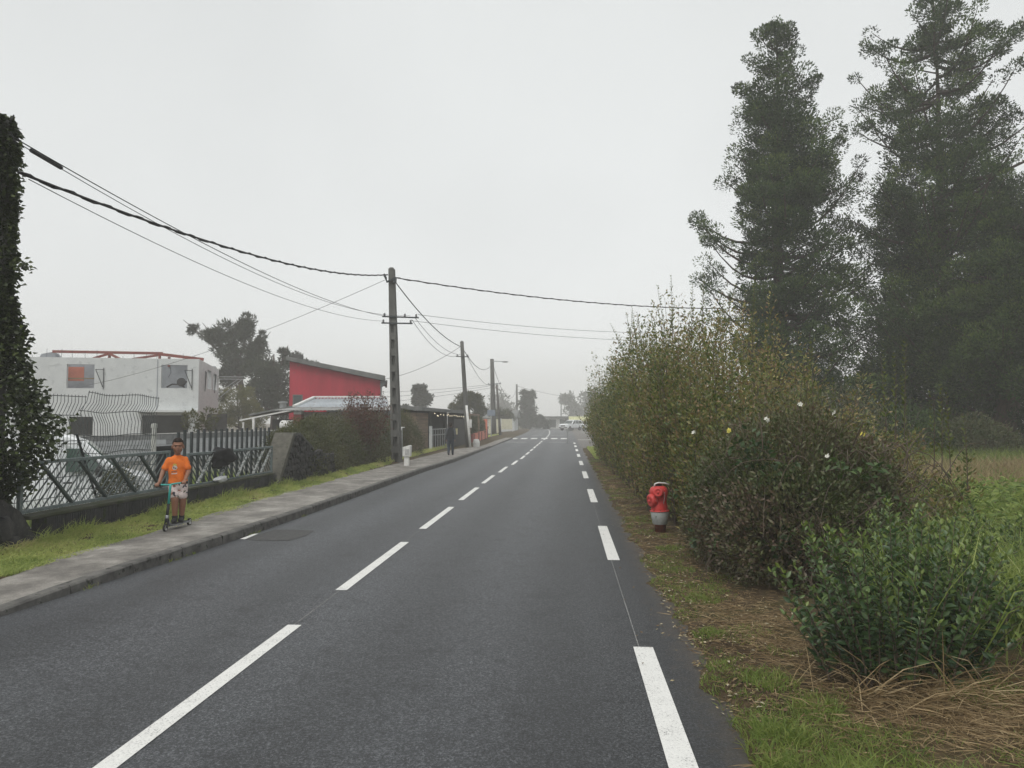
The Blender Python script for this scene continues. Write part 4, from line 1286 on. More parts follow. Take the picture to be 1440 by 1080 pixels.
def ribbed_pole(t, base, top, w0, w1, d0, d1, step=0.62, first=0.5):
    """Concrete ladder-back pole: two flanges, a recessed web and solid bridges between the recesses."""
    base, top = Vector(base), Vector(top)
    H = (top - base).length
    mb = MB()
    def at(k):
        return base.lerp(top, k), w0 + (w1 - w0) * k, d0 + (d1 - d0) * k
    def slab(k0, k1, x0, x1, y0, y1):
        vs = []
        for k in (k0, k1):
            c, w_, d_ = at(k)
            for x, y in ((x0, y0), (x1, y0), (x1, y1), (x0, y1)):
                vs.append(c + Vector((x * w_, y * d_, 0)))
        mb.add(vs, [(3, 2, 1, 0), (4, 5, 6, 7), (0, 1, 5, 4), (1, 2, 6, 5), (2, 3, 7, 6), (3, 0, 4, 7)])
    slab(0, 1, -0.5, -0.24, -0.5, 0.5)
    slab(0, 1, 0.24, 0.5, -0.5, 0.5)
    slab(0, 1, -0.238, 0.238, -0.12, 0.12)
    z = first
    while z < H * 0.72:
        slab(z / H, (z + step * 0.42) / H, -0.239, 0.239, -0.47, 0.47)
        z += step
    slab(0.72, 1, -0.239, 0.239, -0.478, 0.478)
    mb.build('shaft', m_pole, t, fix=True)
    mb = MB(); c, w_, d_ = at(1)
    mb.box(c + Vector((0, 0, 0.03)), (w_ * 0.9, d_ * 0.9, 0.06), taper=0.6)
    mb.build('pole_cap', m_pole, t)

p1 = thing('utility_pole', 'tall ribbed concrete utility pole rising from the hedge by the white service post', 'utility pole', (-6.46, 27.9, 0.0))
ribbed_pole(p1, (-6.46, 27.9, 0.0), (-6.72, 27.9, 7.58), 0.36, 0.215, 0.40, 0.24)
m_ins = M('grey_insulator', (0.20, 0.21, 0.21), (0.12, 0.12, 0.125), 30, 0.4)
def crossarm(t, a, b_, r=0.028, pins=(0.1, 0.9)):
    MB().beam(a, b_, 0.05, 0.05).build('crossarm', m_metal_dark, t)
    for k in pins:
        q = Vector(a).lerp(Vector(b_), k)
        MB().lathe([(0.02, 0), (0.045, 0.02), (0.03, 0.05), (0.045, 0.08), (0.02, 0.12)], 10, q + Vector((0, 0, 0.02))).build('insulator', m_ins, t, True)
crossarm(p1, (-7.03, 27.72, 5.72), (-5.62, 27.74, 5.66), pins=(0.06, 0.62, 0.93))
crossarm(p1, (-7.06, 27.72, 5.47), (-5.86, 27.74, 5.44), pins=(0.06, 0.94))
MB().tube([(-6.98, 27.7, 7.35), (-6.9, 27.7, 7.2), (-6.86, 27.7, 7.05), (-6.6, 27.7, 7.15)], 0.045, 6).build('cable_clamp', m_metal_dark, p1, True)
MB().box((-6.56, 27.72, 7.12), (0.12, 0.14, 0.22)).build('bracket', m_metal_dark, p1)
MB().tube([(-6.555, 27.74, 6.95), (-6.54, 27.74, 6.55), (-6.535, 27.74, 6.25)], 0.03, 6).build('conduit', m_pole, p1)

def round_pole(label, base, top, r0, r1, m, name='utility_pole', group=None):
    t = thing(name, label, 'utility pole', base, 0, group)
    base, top = Vector(base), Vector(top)
    MB().tube([base.lerp(top, k / 5) for k in range(6)], [r0 + (r1 - r0) * k / 5 for k in range(6)], 10).build('shaft', m, t, True)
    MB().lathe([(r1 * 1.08, 0), (r1 * 1.08, 0.03), (0.02, 0.09)], 10, top).build('pole_cap', m, t)
    return t
p2 = round_pole('leaning concrete pole with a white guard pipe at its foot beside the board fence', (-5.93, 44.5, 0.0), (-6.36, 44.56, 6.5), 0.16, 0.11, m_pole)
MB().tube([(-5.80, 44.36, 0.05), (-5.90, 44.35, 1.2), (-6.04, 44.36, 2.65)], 0.075, 8).build('guard_pipe', m_white, p2, True)
MB().box((-5.78, 44.3, 1.55), (0.14, 0.12, 0.5)).build('meter_box', m_white, p2, bev=0.01)
crossarm(p2, (-6.7, 44.4, 5.62), (-5.9, 44.4, 5.60))
MB().lathe([(0.0, 0), (0.20, 0.01), (0.22, 0.3), (0.16, 0.5), (0.0, 0.52)], 12, (-5.55, 45.3, 0.08)).build('bin', m_white)
bpy.data.objects['bin'].name = 'white_bin'
tag(bpy.data.objects['white_bin'], 'small white bin at the foot of the white guard pipe', 'bin')

p3 = round_pole('tall grey pole carrying the street lamp arm beyond the red parapet', (-7.75, 78.65, 0.0), (-7.97, 78.65, 8.25), 0.30, 0.20, m_pole)
MB().tube([(-7.9, 78.5, 8.0), (-7.5, 78.45, 8.05), (-6.9, 78.4, 8.02), (-6.75, 78.4, 8.0)], 0.04, 6).build('lamp_arm', m_galv, p3, True)
MB().ellipsoid((-6.55, 78.4, 7.98), (0.36, 0.13, 0.09), 12, 6).build('lamp_head', m_galv, p3, True)
crossarm(p3, (-8.4, 78.4, 5.6), (-7.3, 78.4, 5.6))
p4 = round_pole('short wooden pole leaning beside the lamp pole', (-7.0, 78.0, 0.0), (-7.38, 78.0, 5.45), 0.15, 0.10, m_wpole)
crossarm(p4, (-7.8, 77.85, 5.6), (-6.9, 77.85, 5.62))
p5 = round_pole('misty pole in front of the dark far tree', (-9.9, 148, 0.0), (-10.0, 148, 8.9), 0.26, 0.18, m_pole)
MB().tube([(-9.95, 147.8, 3.9), (-10.6, 147.6, 4.1), (-11.0, 147.6, 4.1)], 0.05, 6).build('lamp_arm', m_galv, p5, True)
p6 = round_pole('thin faint pole behind the white shop building', (-1.4, 186, 0.0), (-1.4, 186, 6.7), 0.16, 0.12, m_pole)

# ------------------------------------------------------------------ overhead cables
def cable(label, pts_sag, r, group='overhead cables', n=26, twist=False):
    a, b_, sag = pts_sag
    a, b_ = Vector(a), Vector(b_)
    pts = []
    for k in range(n + 1):
        u = k / n
        p = a.lerp(b_, u)
        p.z -= 4 * sag * u * (1 - u)
        pts.append(p)
    mb = MB()
    mb.tube(pts, r, 5)
    if twist:
        d = (b_ - a).normalized(); x = d.cross(Vector((0, 0, 1))).normalized()
        N = 90
        tw = []
        for k in range(N + 1):
            u = k / N
            p = a.lerp(b_, u); p.z -= 4 * sag * u * (1 - u)
            tw.append(p + x * (math.cos(k * 1.6) * r * 1.3) + Vector((0, 0, math.sin(k * 1.6) * r * 1.3)))
        mb.tube(tw, r * 0.75, 4)
    o = mb.build('overhead_cable', m_cable, None, True, fix=False)
    return tag(o, label, 'cable', group)
cable('thick twisted cable sagging from the ivy column to the top of the ribbed pole', ((-6.9, 8.72, 4.88), (-6.84, 27.7, 7.33), 0.42), 0.020, twist=True)
tc_ = cable('thin wire from the top of the ivy column down to the ribbed pole crossarm', ((-6.95, 8.6, 5.32), (-6.98, 27.7, 5.74), 0.36), 0.008)
cable('lowest thin wire from the ivy column to the ribbed pole lower crossarm', ((-6.9, 8.9, 4.85), (-7.0, 27.7, 5.54), 0.42), 0.006)
cable('second thin wire from the ivy column to the ribbed pole upper crossarm', ((-6.93, 8.65, 5.27), (-5.95, 27.7, 5.74), 0.62), 0.006)
mb = MB(); mb.tube([(-6.96, 9.0, 5.27), (-6.97, 9.6, 5.24)], 0.028, 6)
tag(mb.build('cable_sleeve', m_cable), 'black cable sleeve near the ivy column on the upper wire', 'cable clamp')
cable('service wire from the ribbed pole down to the concrete house', ((-6.95, 27.7, 7.12), (-27.3, 40.2, 3.72), 0.42), 0.009)
cable('thick twisted cable crossing the road from the ribbed pole to the conifers', ((-6.62, 27.9, 7.25), (8.3, 40, 7.72), 0.30), 0.021, twist=True)
cable('upper thin wire crossing the road from the crossarm', ((-5.65, 27.75, 5.78), (6.6, 40, 6.42), 0.22), 0.008)
cable('lower thin wire crossing the road from the crossarm', ((-5.9, 27.75, 5.55), (6.6, 40, 5.98), 0.22), 0.008)
cable('thick cable dropping from the ribbed pole to the leaning concrete pole', ((-6.58, 27.95, 7.08), (-6.42, 44.4, 6.22), 0.35), 0.022)
cable('upper thin wire from the ribbed pole crossarm to the leaning pole', ((-5.8, 27.8, 5.7), (-6.3, 44.4, 5.75), 0.42), 0.010)
cable('lower thin wire from the ribbed pole crossarm to the leaning pole', ((-5.9, 27.8, 5.6), (-6.5, 44.4, 5.70), 0.55), 0.010)
cable('service wire from the leaning pole to the eaves of the red house', ((-6.45, 44.4, 6.2), (-11.0, 43.7, 4.2), 0.28), 0.012)
cable('sagging cable from the leaning pole to the lamp pole', ((-6.36, 44.7, 6.2), (-7.95, 78.5, 7.75), 0.95), 0.022)
cable('low slack wire from the leaning pole to the lamp pole', ((-6.1, 44.7, 5.75), (-7.8, 78.4, 5.6), 0.75), 0.014)
cable('deep sagging cable from the lamp pole to the misty pole', ((-7.9, 78.8, 7.8), (-9.9, 148, 8.5), 3.0), 0.024)
cable('slack wire from the short wooden pole to the misty pole', ((-7.3, 78.2, 5.6), (-9.9, 148, 5.9), 2.6), 0.018)
cable('cable from the misty pole over the end of the road', ((-9.9, 148, 8.6), (9.0, 190, 7.4), 0.8), 0.03)
for k, (za, zb) in enumerate(((5.62, 4.6), (5.5, 3.9), (5.3, 3.2))):
    cable(('highest', 'middle', 'lowest')[k] + ' of three faint wires from the short wooden pole to the left', ((-7.4, 78.0, za), (-24, 74, zb), 0.3), 0.014, 'faint side wires')
# little jumper loops on the ivy column top and the crossarm
lp = MB()
lp.tube([(-7.18 + 0.20 * math.sin(k * PI / 7), 8.72, 5.36 + 0.30 * math.sin(k * PI / 7) - 0.01 * k) for k in range(8)], 0.008, 5)
lp.tube([(-7.16 + 0.26 * k / 6, 8.66, 5.34 + 0.16 * math.sin(k * PI / 6) - 0.02 * k) for k in range(7)], 0.006, 5)
tag(lp.build('jumper_wire', m_cable, None, True), 'black jumper wires looping over the top of the ivy column', 'cable')

# ------------------------------------------------------------------ street furniture
mk = thing('service_post', 'short white service post with a slant-topped head on the pavement', 'post', (-5.66, 25.96, 0.13))
MB().box((-5.66, 25.96, 0.30), (0.17, 0.15, 0.36)).build('stem', m_white, mk, bev=0.01)
mb = MB(); mb.prism([(-0.14, 0.47), (0.14, 0.47), (0.15, 0.86), (0.11, 0.87), (-0.14, 0.80)], 25.85, 26.07, lambda p, a: (-5.65 + p[0], a, p[1]))
mb.build('head', m_white, mk, bev=0.012)
MB().box((-5.62, 25.845, 0.63), (0.16, 0.012, 0.2)).build('hatch', M('stained_plate', (0.55, 0.55, 0.54), (0.25, 0.25, 0.25), 25, 0.7), mk)
sgp = thing('road_sign', 'road sign seen from behind on a grey post before the lamp pole', 'sign', (-7.15, 70, 0.0))
MB().tube([(-7.15, 70, 0), (-7.15, 70, 2.75)], 0.05, 8).build('post', m_galv, sgp)
MB().box((-7.15, 69.93, 2.45), (0.75, 0.03, 0.55)).build('plate', M('grey_blue_plate', (0.20, 0.24, 0.30), (0.17, 0.2, 0.25), 5, 0.5), sgp, bev=0.01)
tp = thing('marker_post', 'thin grey marker post at the mouth of the side road', 'post', (0.1, 56, 0))
MB().tube([(0.06, 56, 0), (0.06, 56, 1.05)], 0.055, 8).build('stem', m_galv, tp)
MB().box((0.06, 55.98, 1.0), (0.2, 0.05, 0.22)).build('head', m_galv, tp, bev=0.01)

# the fire hydrant in the verge
m_hyd = M('worn_red_hydrant_paint', (0.55, 0.045, 0.04), (0.42, 0.034, 0.032), 10, 0.42, 0.15, 60, spots=(0.40, 0.12, 0.11), spot_scale=30, spot_at=0.66)
m_hydg = M('scuffed_pale_band', (0.44, 0.46, 0.45), (0.30, 0.32, 0.31), 18, 0.6, spots=(0.12, 0.15, 0.10), spot_scale=14, spot_at=0.62)
m_hydb = M('rusty_orange_base', (0.22, 0.065, 0.035), (0.13, 0.045, 0.03), 18, 0.8, 0.4, 60)
hy = thing('fire_hydrant', 'red fire hydrant with a pale scuffed band in the leafy verge', 'fire hydrant', (1.42, 11.5, 0.02))
HC = Vector((1.42, 11.5, 0.0))
tilt = Matrix.Rotation(R(-2), 3, 'Y')
ax = tilt @ Vector((0, 0, 1))
MB().lathe([(0.085, 0.02), (0.085, 0.16), (0.10, 0.165), (0.10, 0.175)], 20, HC, ax).build('base', m_hydb, hy, True)
MB().lathe([(0.105, 0.172), (0.112, 0.178), (0.135, 0.33), (0.137, 0.365), (0.128, 0.372)], 24, HC, ax).build('lower_barrel', m_hydg, hy, True)
ub = MB()
ub.lathe([(0.122, 0.36), (0.125, 0.37), (0.122, 0.45), (0.112, 0.50), (0.118, 0.55), (0.135, 0.62), (0.138, 0.68), (0.12, 0.72), (0.085, 0.745), (0.03, 0.752)], 24, HC, ax)
ub.build('upper_barrel', m_hyd, hy, True)
def outlet(name, c, d, r, L):
    d = Vector(d).normalized()
    MB().lathe([(r * 0.72, 0.02), (r * 0.75, L * 0.5), (r, L * 0.52), (r * 1.03, L * 0.6), (r * 1.03, L * 0.86), (r * 0.94, L * 0.94), (r * 0.55, L), (r * 0.5, L * 0.94), (r * 0.26, L * 0.94), (r * 0.24, L * 1.06), (0.005, L * 1.06)], 22, HC + Vector(c), d).build(name, m_hyd, hy, True)
outlet('outlet', (0.0, 0.0, 0.645), (-0.30, -1, 0.12), 0.072, 0.20)
outlet('outlet', (0.0, 0, 0.56), (-1, -0.42, -0.22), 0.098, 0.195)
outlet('outlet', (0.0, 0, 0.645), (-0.95, 0.2, 0.1), 0.06, 0.16)
MB().lathe([(0.05, 0.74), (0.055, 0.775), (0.045, 0.79), (0.01, 0.79)], 6, HC, ax).build('bonnet_nut', m_black, hy)
MB().tube([HC + Vector(p) for p in [(-0.10, -0.05, 0.73), (-0.085, -0.07, 0.785), (-0.04, -0.06, 0.80), (0.06, -0.05, 0.795), (0.13, -0.03, 0.77)]], 0.012, 6).build('handle', m_white, hy, True)

MB().lathe([(0.128, 0.362), (0.146, 0.364), (0.148, 0.372), (0.146, 0.380), (0.124, 0.384)], 24, HC, ax).build('flange', m_hyd, hy, True)
for k in range(8):
    a_ = 2 * PI * k / 8
    MB().lathe([(0.009, 0), (0.009, 0.014), (0.004, 0.017)], 6, HC + Vector((0.137 * math.cos(a_) - 0.013, 0.137 * math.sin(a_), 0.378))).build('bolt', m_hydb, hy)
ch_ = MB()
for k in range(12):
    u_ = k / 11
    ch_.ellipsoid(HC + Vector((0.05 - 0.02 * u_, -0.138 - 0.02 * math.sin(PI * u_), 0.66 - 0.16 * u_ - 0.02 * math.sin(PI * u_))), (0.005, 0.004, 0.008), 6, 4)
ch_.build('chain', m_galv, hy)
# ------------------------------------------------------------------ people
def voxel(mb, name, size, smooth=3, keep=None):
    me = bpy.data.meshes.new(name + '_raw')
    me.from_pydata(mb.v, [], mb.f)
    bm = bmesh.new(); bm.from_mesh(me); bmesh.ops.recalc_face_normals(bm, faces=bm.faces); bm.to_mesh(me); bm.free()
    o = bpy.data.objects.new(name + '_raw', me)
    COL.objects.link(o)
    r = o.modifiers.new('remesh', 'REMESH'); r.mode = 'VOXEL'; r.voxel_size = size
    s_ = o.modifiers.new('smooth', 'SMOOTH'); s_.iterations = smooth; s_.factor = 0.5
    dg = bpy.context.evaluated_depsgraph_get()
    out = bpy.data.meshes.new_from_object(o.evaluated_get(dg), depsgraph=dg)
    out.name = name
    bpy.data.objects.remove(o)
    bpy.data.meshes.remove(me)
    out.polygons.foreach_set('use_smooth', [True] * len(out.polygons))
    return out

def limb(mb, pts, radii, n=14, sub=4):
    """Tapered limb through the joints, rounded ends."""
    P, Rr = [], []
    for i in range(len(pts) - 1):
        for k in range(sub):
            u = k / sub
            P.append(Vector(pts[i]).lerp(Vector(pts[i + 1]), u)); Rr.append(radii[i] + (radii[i + 1] - radii[i]) * u)
    P.append(Vector(pts[-1])); Rr.append(radii[-1])
    mb.tube(P, Rr, n)
    for i, p in enumerate(pts):
        mb.ellipsoid(p, (radii[i] * 0.99,) * 3, 12, 8)

def torso(mb, rings, n=20):
    """rings: (z, cx, cy, rx, ry)"""
    vs, fs = [], []
    for (z, cx, cy, rx, ry_) in rings:
        for k in range(n):
            a = 2 * PI * k / n
            c_, s_ = math.cos(a), math.sin(a)
            e = 0.86
            vs.append((cx + rx * math.copysign(abs(c_) ** e, c_), cy + ry_ * math.copysign(abs(s_) ** e, s_), z))
    for i in range(len(rings) - 1):
        for k in range(n):
            k2 = (k + 1) % n
            fs.append((i * n + k, i * n + k2, (i + 1) * n + k2, (i + 1) * n + k))
    fs.append(tuple(range(n - 1, -1, -1))); fs.append(tuple((len(rings) - 1) * n + k for k in range(n)))
    mb.add(vs, fs)

def hand_grip(mb, c, bar_dir, fore, s=1.0):
    """Palm over a bar with four curled fingers of different lengths and a thumb from the palm's side."""
    c = Vector(c); b_ = Vector(bar_dir).normalized(); f = Vector(fore).normalized()
    upv = b_.cross(f)
    if upv.z < 0: upv = -upv
    rot = Matrix((b_, f, upv)).transposed()
    mb.ellipsoid(c + upv * 0.016 * s - f * 0.012 * s, (0.034 * s, 0.030 * s, 0.015 * s), 12, 8, rot)
    for k, ln in enumerate((0.9, 1.05, 1.0, 0.8)):
        o = b_ * (0.0165 * (k - 1.5)) * s
        r = 0.0072 * s
        mb.tube([c + o + upv * 0.018 * s, c + o + f * 0.022 * s * ln + upv * 0.014 * s, c + o + f * 0.028 * s * ln - upv * 0.006 * s, c + o + f * 0.010 * s - upv * 0.021 * s], [r * 1.1, r, r * 0.95, r * 0.8], 7)
    side = -1 if b_.x > 0 else 1
    mb.tube([c - f * 0.02 * s + upv * 0.008 * s + b_ * 0.03 * s, c + b_ * 0.04 * s - upv * 0.012 * s, c + f * 0.012 * s + b_ * 0.030 * s - upv * 0.024 * s], [0.010 * s, 0.009 * s, 0.007 * s], 7)

def head(mb, c, s=1.0):
    """c: centre of the skull; face towards -Y; s=1 gives a head 0.235 tall."""
    x, y, z = c
    E_ = lambda o, r, nu=16, nv=12: mb.ellipsoid((x + o[0] * s, y + o[1] * s, z + o[2] * s), (r[0] * s, r[1] * s, r[2] * s), nu, nv)
    E_((0, 0.012, 0.018), (0.080, 0.094, 0.096), 20, 14)       # skull
    E_((0, -0.018, -0.040), (0.066, 0.070, 0.078), 18, 12)     # face
    E_((0, -0.050, -0.090), (0.034, 0.032, 0.026))             # chin
    E_((0, -0.090, -0.028), (0.012, 0.018, 0.022))             # nose
    E_((0, -0.098, -0.038), (0.017, 0.013, 0.010))
    E_((0, -0.083, -0.066), (0.026, 0.012, 0.010))             # lips
    E_((0, -0.074, 0.014), (0.052, 0.018, 0.012))              # brow
    for q in (-1, 1):
        E_((q * 0.080, 0.012, -0.018), (0.012, 0.020, 0.030))  # ears
        E_((q * 0.042, -0.052, -0.036), (0.024, 0.026, 0.026)) # cheeks

def skinmat(name, c):
    m, t, b = _mat(name)
    n = noise(t, 25, 3)
    r = ramp(t, [(0.3, tuple(k * 0.86 for k in c)), (0.7, c)], n.outputs['Fac'])
    t.links.new(r.outputs[0], b.inputs['Base Color'])
    b.inputs['Roughness'].default_value = 0.5
    b.inputs['Subsurface Weight'].default_value = 0.08
    b.inputs['Subsurface Radius'].default_value = (0.012, 0.005, 0.003)
    return m
m_skin = skinmat('warm_brown_skin', (0.27, 0.125, 0.072))
m_hair = M('short_dark_hair', (0.035, 0.02, 0.013), (0.016, 0.010, 0.008), 60, 0.9, 1.0, 220, obj=True)
m_brow = M('brown_eyebrow', (0.07, 0.035, 0.022), None, 60, 0.9)
m_eye = M('eye_white', (0.34, 0.31, 0.29), None, 5, 0.25)
m_iris = M('dark_iris', (0.02, 0.012, 0.01), None, 5, 0.2)
m_lip = M('lip', (0.22, 0.085, 0.07), None, 30, 0.5)
m_orange = M('orange_cotton', (0.78, 0.185, 0.022), (0.66, 0.145, 0.016), 9, 0.85, 0.3, 22, obj=True)
m_shoe = M('black_trainer', (0.013, 0.013, 0.014), (0.02, 0.02, 0.022), 20, 0.7)
# white shorts with dark and brown leaf-like print
m_shorts, t, b = _mat('printed_white_shorts')
co = t.nodes.new('ShaderNodeTexCoord')
def spots(scale, at_, soft, seed):
    v_ = t.nodes.new('ShaderNodeTexNoise'); v_.noise_dimensions = '4D'; v_.inputs['Scale'].default_value = scale; v_.inputs['W'].default_value = seed; v_.inputs['Detail'].default_value = 1.5
    t.links.new(co.outputs['Object'], v_.inputs['Vector'])
    return ramp(t, [(at_, (0, 0, 0)), (at_ + soft, (1, 1, 1))], v_.outputs['Fac'])
base_c = (0.66, 0.56, 0.54)
prev = None
for sc_, at_, sd_, colr in ((20, 0.555, 1.3, (0.30, 0.12, 0.09)), (22, 0.59, 4.1, (0.035, 0.035, 0.05)), (19, 0.62, 8.8, (0.08, 0.10, 0.05))):
    sp_n = spots(sc_, at_, 0.03, sd_)
    mx = t.nodes.new('ShaderNodeMix'); mx.data_type = 'RGBA'
    t.links.new(sp_n.outputs[0], mx.inputs['Factor'])
    if prev is None: mx.inputs['A'].default_value = (*base_c, 1)
    else: t.links.new(prev, mx.inputs['A'])
    mx.inputs['B'].default_value = (*colr, 1)
    prev = mx.outputs['Result']
t.links.new(prev, b.inputs['Base Color']); b.inputs['Roughness'].default_value = 0.85

def cloth_noise(me, amp, sc_):
    for v in me.vertices:
        p = v.co
        v.co = p + v.normal * amp * (math.sin(p.z * sc_ + 5 * p.x + 2 * math.sin(7 * p.x)) * 0.6 + math.sin(p.x * sc_ * 1.3 + p.z * 9 + p.y * 8) * 0.4)

def place(name, me, m, parent):
    return link(name, me, m, parent)

from mathutils.bvhtree import BVHTree
def decal(name, me, outline, m, parent, off=0.003):
    """A flat print draped on the front of the garment mesh (looking along +Y)."""
    bm = bmesh.new(); bm.from_mesh(me); tree = BVHTree.FromBMesh(bm); bm.free()
    xs_ = [p[0] for p in outline]; zs_ = [p[1] for p in outline]
    st = 0.006
    cells = {}
    vs, fs = [], []
    def vert(i, j):
        if (i, j) not in cells:
            h = tree.ray_cast(Vector((i * st, -1, j * st)), Vector((0, 1, 0)))
            if h[0] is None: return None
            cells[(i, j)] = len(vs); vs.append(h[0] + h[1] * off if h[1].y < 0 else h[0] - h[1] * off)
        return cells[(i, j)]
    for i in range(int(min(xs_) / st) - 1, int(max(xs_) / st) + 2):
        for j in range(int(min(zs_) / st) - 1, int(max(zs_) / st) + 2):
            if inside(outline, (i + .5) * st, (j + .5) * st):
                q = [vert(i, j), vert(i + 1, j), vert(i + 1, j + 1), vert(i, j + 1)]
                if None not in q: fs.append(q)
    m_ = bpy.data.meshes.new(name); m_.from_pydata(vs, [], fs); m_.update()
    return link(name, m_, m, parent)

# --- the boy on the scooter (local frame: -Y towards the road camera, z from the pavement)
BOY = (-5.83, 10.75, 0.14)
boy = thing('person', 'child in an orange T-shirt and printed white shorts standing on a scooter', 'person', BOY, R(27))
D = 0.088                                  # top of the scooter deck
lh, rh_ = Vector((-0.262, -0.235, 0.665)), Vector((0.098, -0.265, 0.695))
bar_d = (rh_ - lh).normalized()
mb = MB()
torso(mb, [(D + 0.56, 0.01, 0.0, 0.105, 0.078), (D + 0.64, 0.008, 0.0, 0.112, 0.082), (D + 0.72, 0.0, -0.004, 0.108, 0.080), (D + 0.82, -0.004, -0.004, 0.115, 0.082), (D + 0.90, -0.004, 0.002, 0.112, 0.074), (D + 0.945, -0.004, 0.005, 0.088, 0.058), (D + 0.985, -0.003, 0.008, 0.045, 0.045)])
limb(mb, [(-0.003, 0.008, D + 0.96), (-0.002, -0.002, D + 1.06)], [0.042, 0.042])
head(mb, (0.0, -0.012, D + 1.138), 0.98)
limb(mb, [(-0.106, 0.005, D + 0.915), (-0.195, -0.03, D + 0.765), lh + Vector((0.028, 0.06, 0.03))], [0.037, 0.034, 0.023])
limb(mb, [(0.100, 0.005, D + 0.915), (0.152, -0.05, D + 0.755), rh_ + Vector((0.012, 0.06, 0.03))], [0.037, 0.034, 0.023])
for hc in (lh, rh_):
    mb.tube([hc + Vector((0.02 if hc is lh else 0.008, 0.05, 0.025)), hc + Vector((0.0, 0.01, 0.016))], [0.022, 0.019], 10)
    hand_grip(mb, hc, bar_d, (0, -1, -0.1), 0.98)
feet = ((-0.020, -0.085), (0.070, 0.015))
for (fx, fy), hx in zip(feet, (-0.055, 0.065)):
    limb(mb, [(hx, 0.0, D + 0.585), (fx + (0.012 if fx > 0 else -0.004), fy * 0.6 - 0.012, D + 0.335), (fx, fy + 0.035, D + 0.075)], [0.078, 0.053, 0.034])
    limb(mb, [(fx, fy + 0.04, D + 0.24), (fx, fy + 0.048, D + 0.20)], [0.046, 0.044])
    mb.ellipsoid((fx - 0.012, fy - 0.02, D + 0.035), (0.03, 0.075, 0.028), 12, 8)
place('body', voxel(mb, 'body', 0.0042, 3), m_skin, boy)
hc = Vector((0.0, -0.012, D + 1.138))
for q in (-1, 1):
    e_ = hc + Vector((q * 0.031, -0.0715, -0.010)) * 0.98
    ey = MB().ellipsoid((e_), (0.0125, 0.0095, 0.0058), 12, 8)
    o = link('eye', ey.mesh('eye', None, True), m_eye, boy)
    it = MB().ellipsoid(e_ + Vector((0, -0.0085, 0.0)), (0.0068, 0.0035, 0.0058), 10, 6)
    link('iris', it.mesh('iris', None, True), m_iris, o)
    br = MB().tube([hc + Vector((q * 0.013, -0.089, 0.008)) * 0.98, hc + Vector((q * 0.033, -0.089, 0.014)) * 0.98, hc + Vector((q * 0.052, -0.072, 0.008)) * 0.98], [0.0026, 0.0034, 0.0022], 6)
    link('eyebrow', br.mesh('eyebrow', None, True), m_brow, boy)
lip = MB().ellipsoid(hc + Vector((0, -0.0905, -0.067)) * 0.98, (0.021, 0.008, 0.0085), 12, 8)
link('mouth', lip.mesh('mouth', None, True), m_lip, boy)
hm = MB()
hm.ellipsoid(hc + Vector((0, 0.020, 0.030)) * 0.98, (0.0795, 0.092, 0.0945), 22, 16)
hm.ellipsoid(hc + Vector((0, -0.020, 0.075)) * 0.98, (0.060, 0.06, 0.038), 16, 10)
hme = voxel(hm, 'hair', 0.004, 2)
for v in hme.vertices:
    p = v.co - hc
    if p.z < 0.012 - p.y * 0.5 or (p.y < -0.04 and p.z < 0.056):
        v.co = hc + p * 0.86
    v.co += v.normal * random.uniform(-0.0015, 0.002)
place('hair', hme, m_hair, boy)
sh = MB()
torso(sh, [(D + 0.585, 0.012, -0.004, 0.132, 0.100), (D + 0.66, 0.008, -0.004, 0.128, 0.097), (D + 0.72, 0.002, -0.005, 0.122, 0.094), (D + 0.82, -0.004, -0.004, 0.128, 0.094), (D + 0.90, -0.004, 0.002, 0.136, 0.088), (D + 0.945, -0.004, 0.005, 0.122, 0.074), (D + 0.972, -0.004, 0.007, 0.092, 0.062), (D + 0.992, -0.003, 0.010, 0.062, 0.054)])
limb(sh, [(-0.108, 0.006, D + 0.925), (-0.168, -0.018, D + 0.818)], [0.050, 0.052])
limb(sh, [(0.102, 0.006, D + 0.925), (0.137, -0.030, D + 0.812)], [0.050, 0.052])
shm = voxel(sh, 'shirt', 0.005, 3)
cloth_noise(shm, 0.009, 34)
shirt = place('shirt', shm, m_orange, boy)
so_ = MB()
so_.lathe([(0.040, 0), (0.050, 0.004), (0.053, 0.012), (0.045, 0.02), (0.040, 0.02)], 20, (-0.003, 0.006, D + 0.985), (0, -0.25, 1))
link('collar', so_.mesh('collar', None, True), m_orange, shirt)
m_pw = M('white_print', (0.66, 0.62, 0.58), (0.5, 0.46, 0.44), 40, 0.8)
m_py = M('yellow_print', (0.62, 0.44, 0.10), None, 40, 0.8)
m_pb = M('brown_print', (0.16, 0.06, 0.04), (0.25, 0.1, 0.06), 60, 0.8)
zc = D + 0.80
def ell(cx, cz, rx, rz_, n=18):
    return [(cx + rx * math.cos(2 * PI * k / n), cz + rz_ * math.sin(2 * PI * k / n)) for k in range(n)]
decal('chest_print', shm, ell(-0.034, zc + 0.052, 0.026, 0.026), m_py, shirt, 0.003)
decal('chest_print', shm, ell(-0.034, zc + 0.016, 0.034, 0.032), m_pw, shirt, 0.004)
decal('chest_print', shm, ell(-0.050, zc + 0.020, 0.010, 0.016), m_pb, shirt, 0.0055)
decal('chest_print', shm, ell(-0.020, zc + 0.008, 0.009, 0.012), m_pb, shirt, 0.0055)
decal('chest_print', shm, [(-0.078, zc - 0.052), (0.0, zc - 0.048), (0.0, zc - 0.034), (-0.078, zc - 0.038)], m_pb, shirt, 0.004)
decal('chest_print', shm, [(-0.078, zc - 0.078), (0.0, zc - 0.074), (0.0, zc - 0.062), (-0.078, zc - 0.066)], m_pw, shirt, 0.004)
st_ = MB()
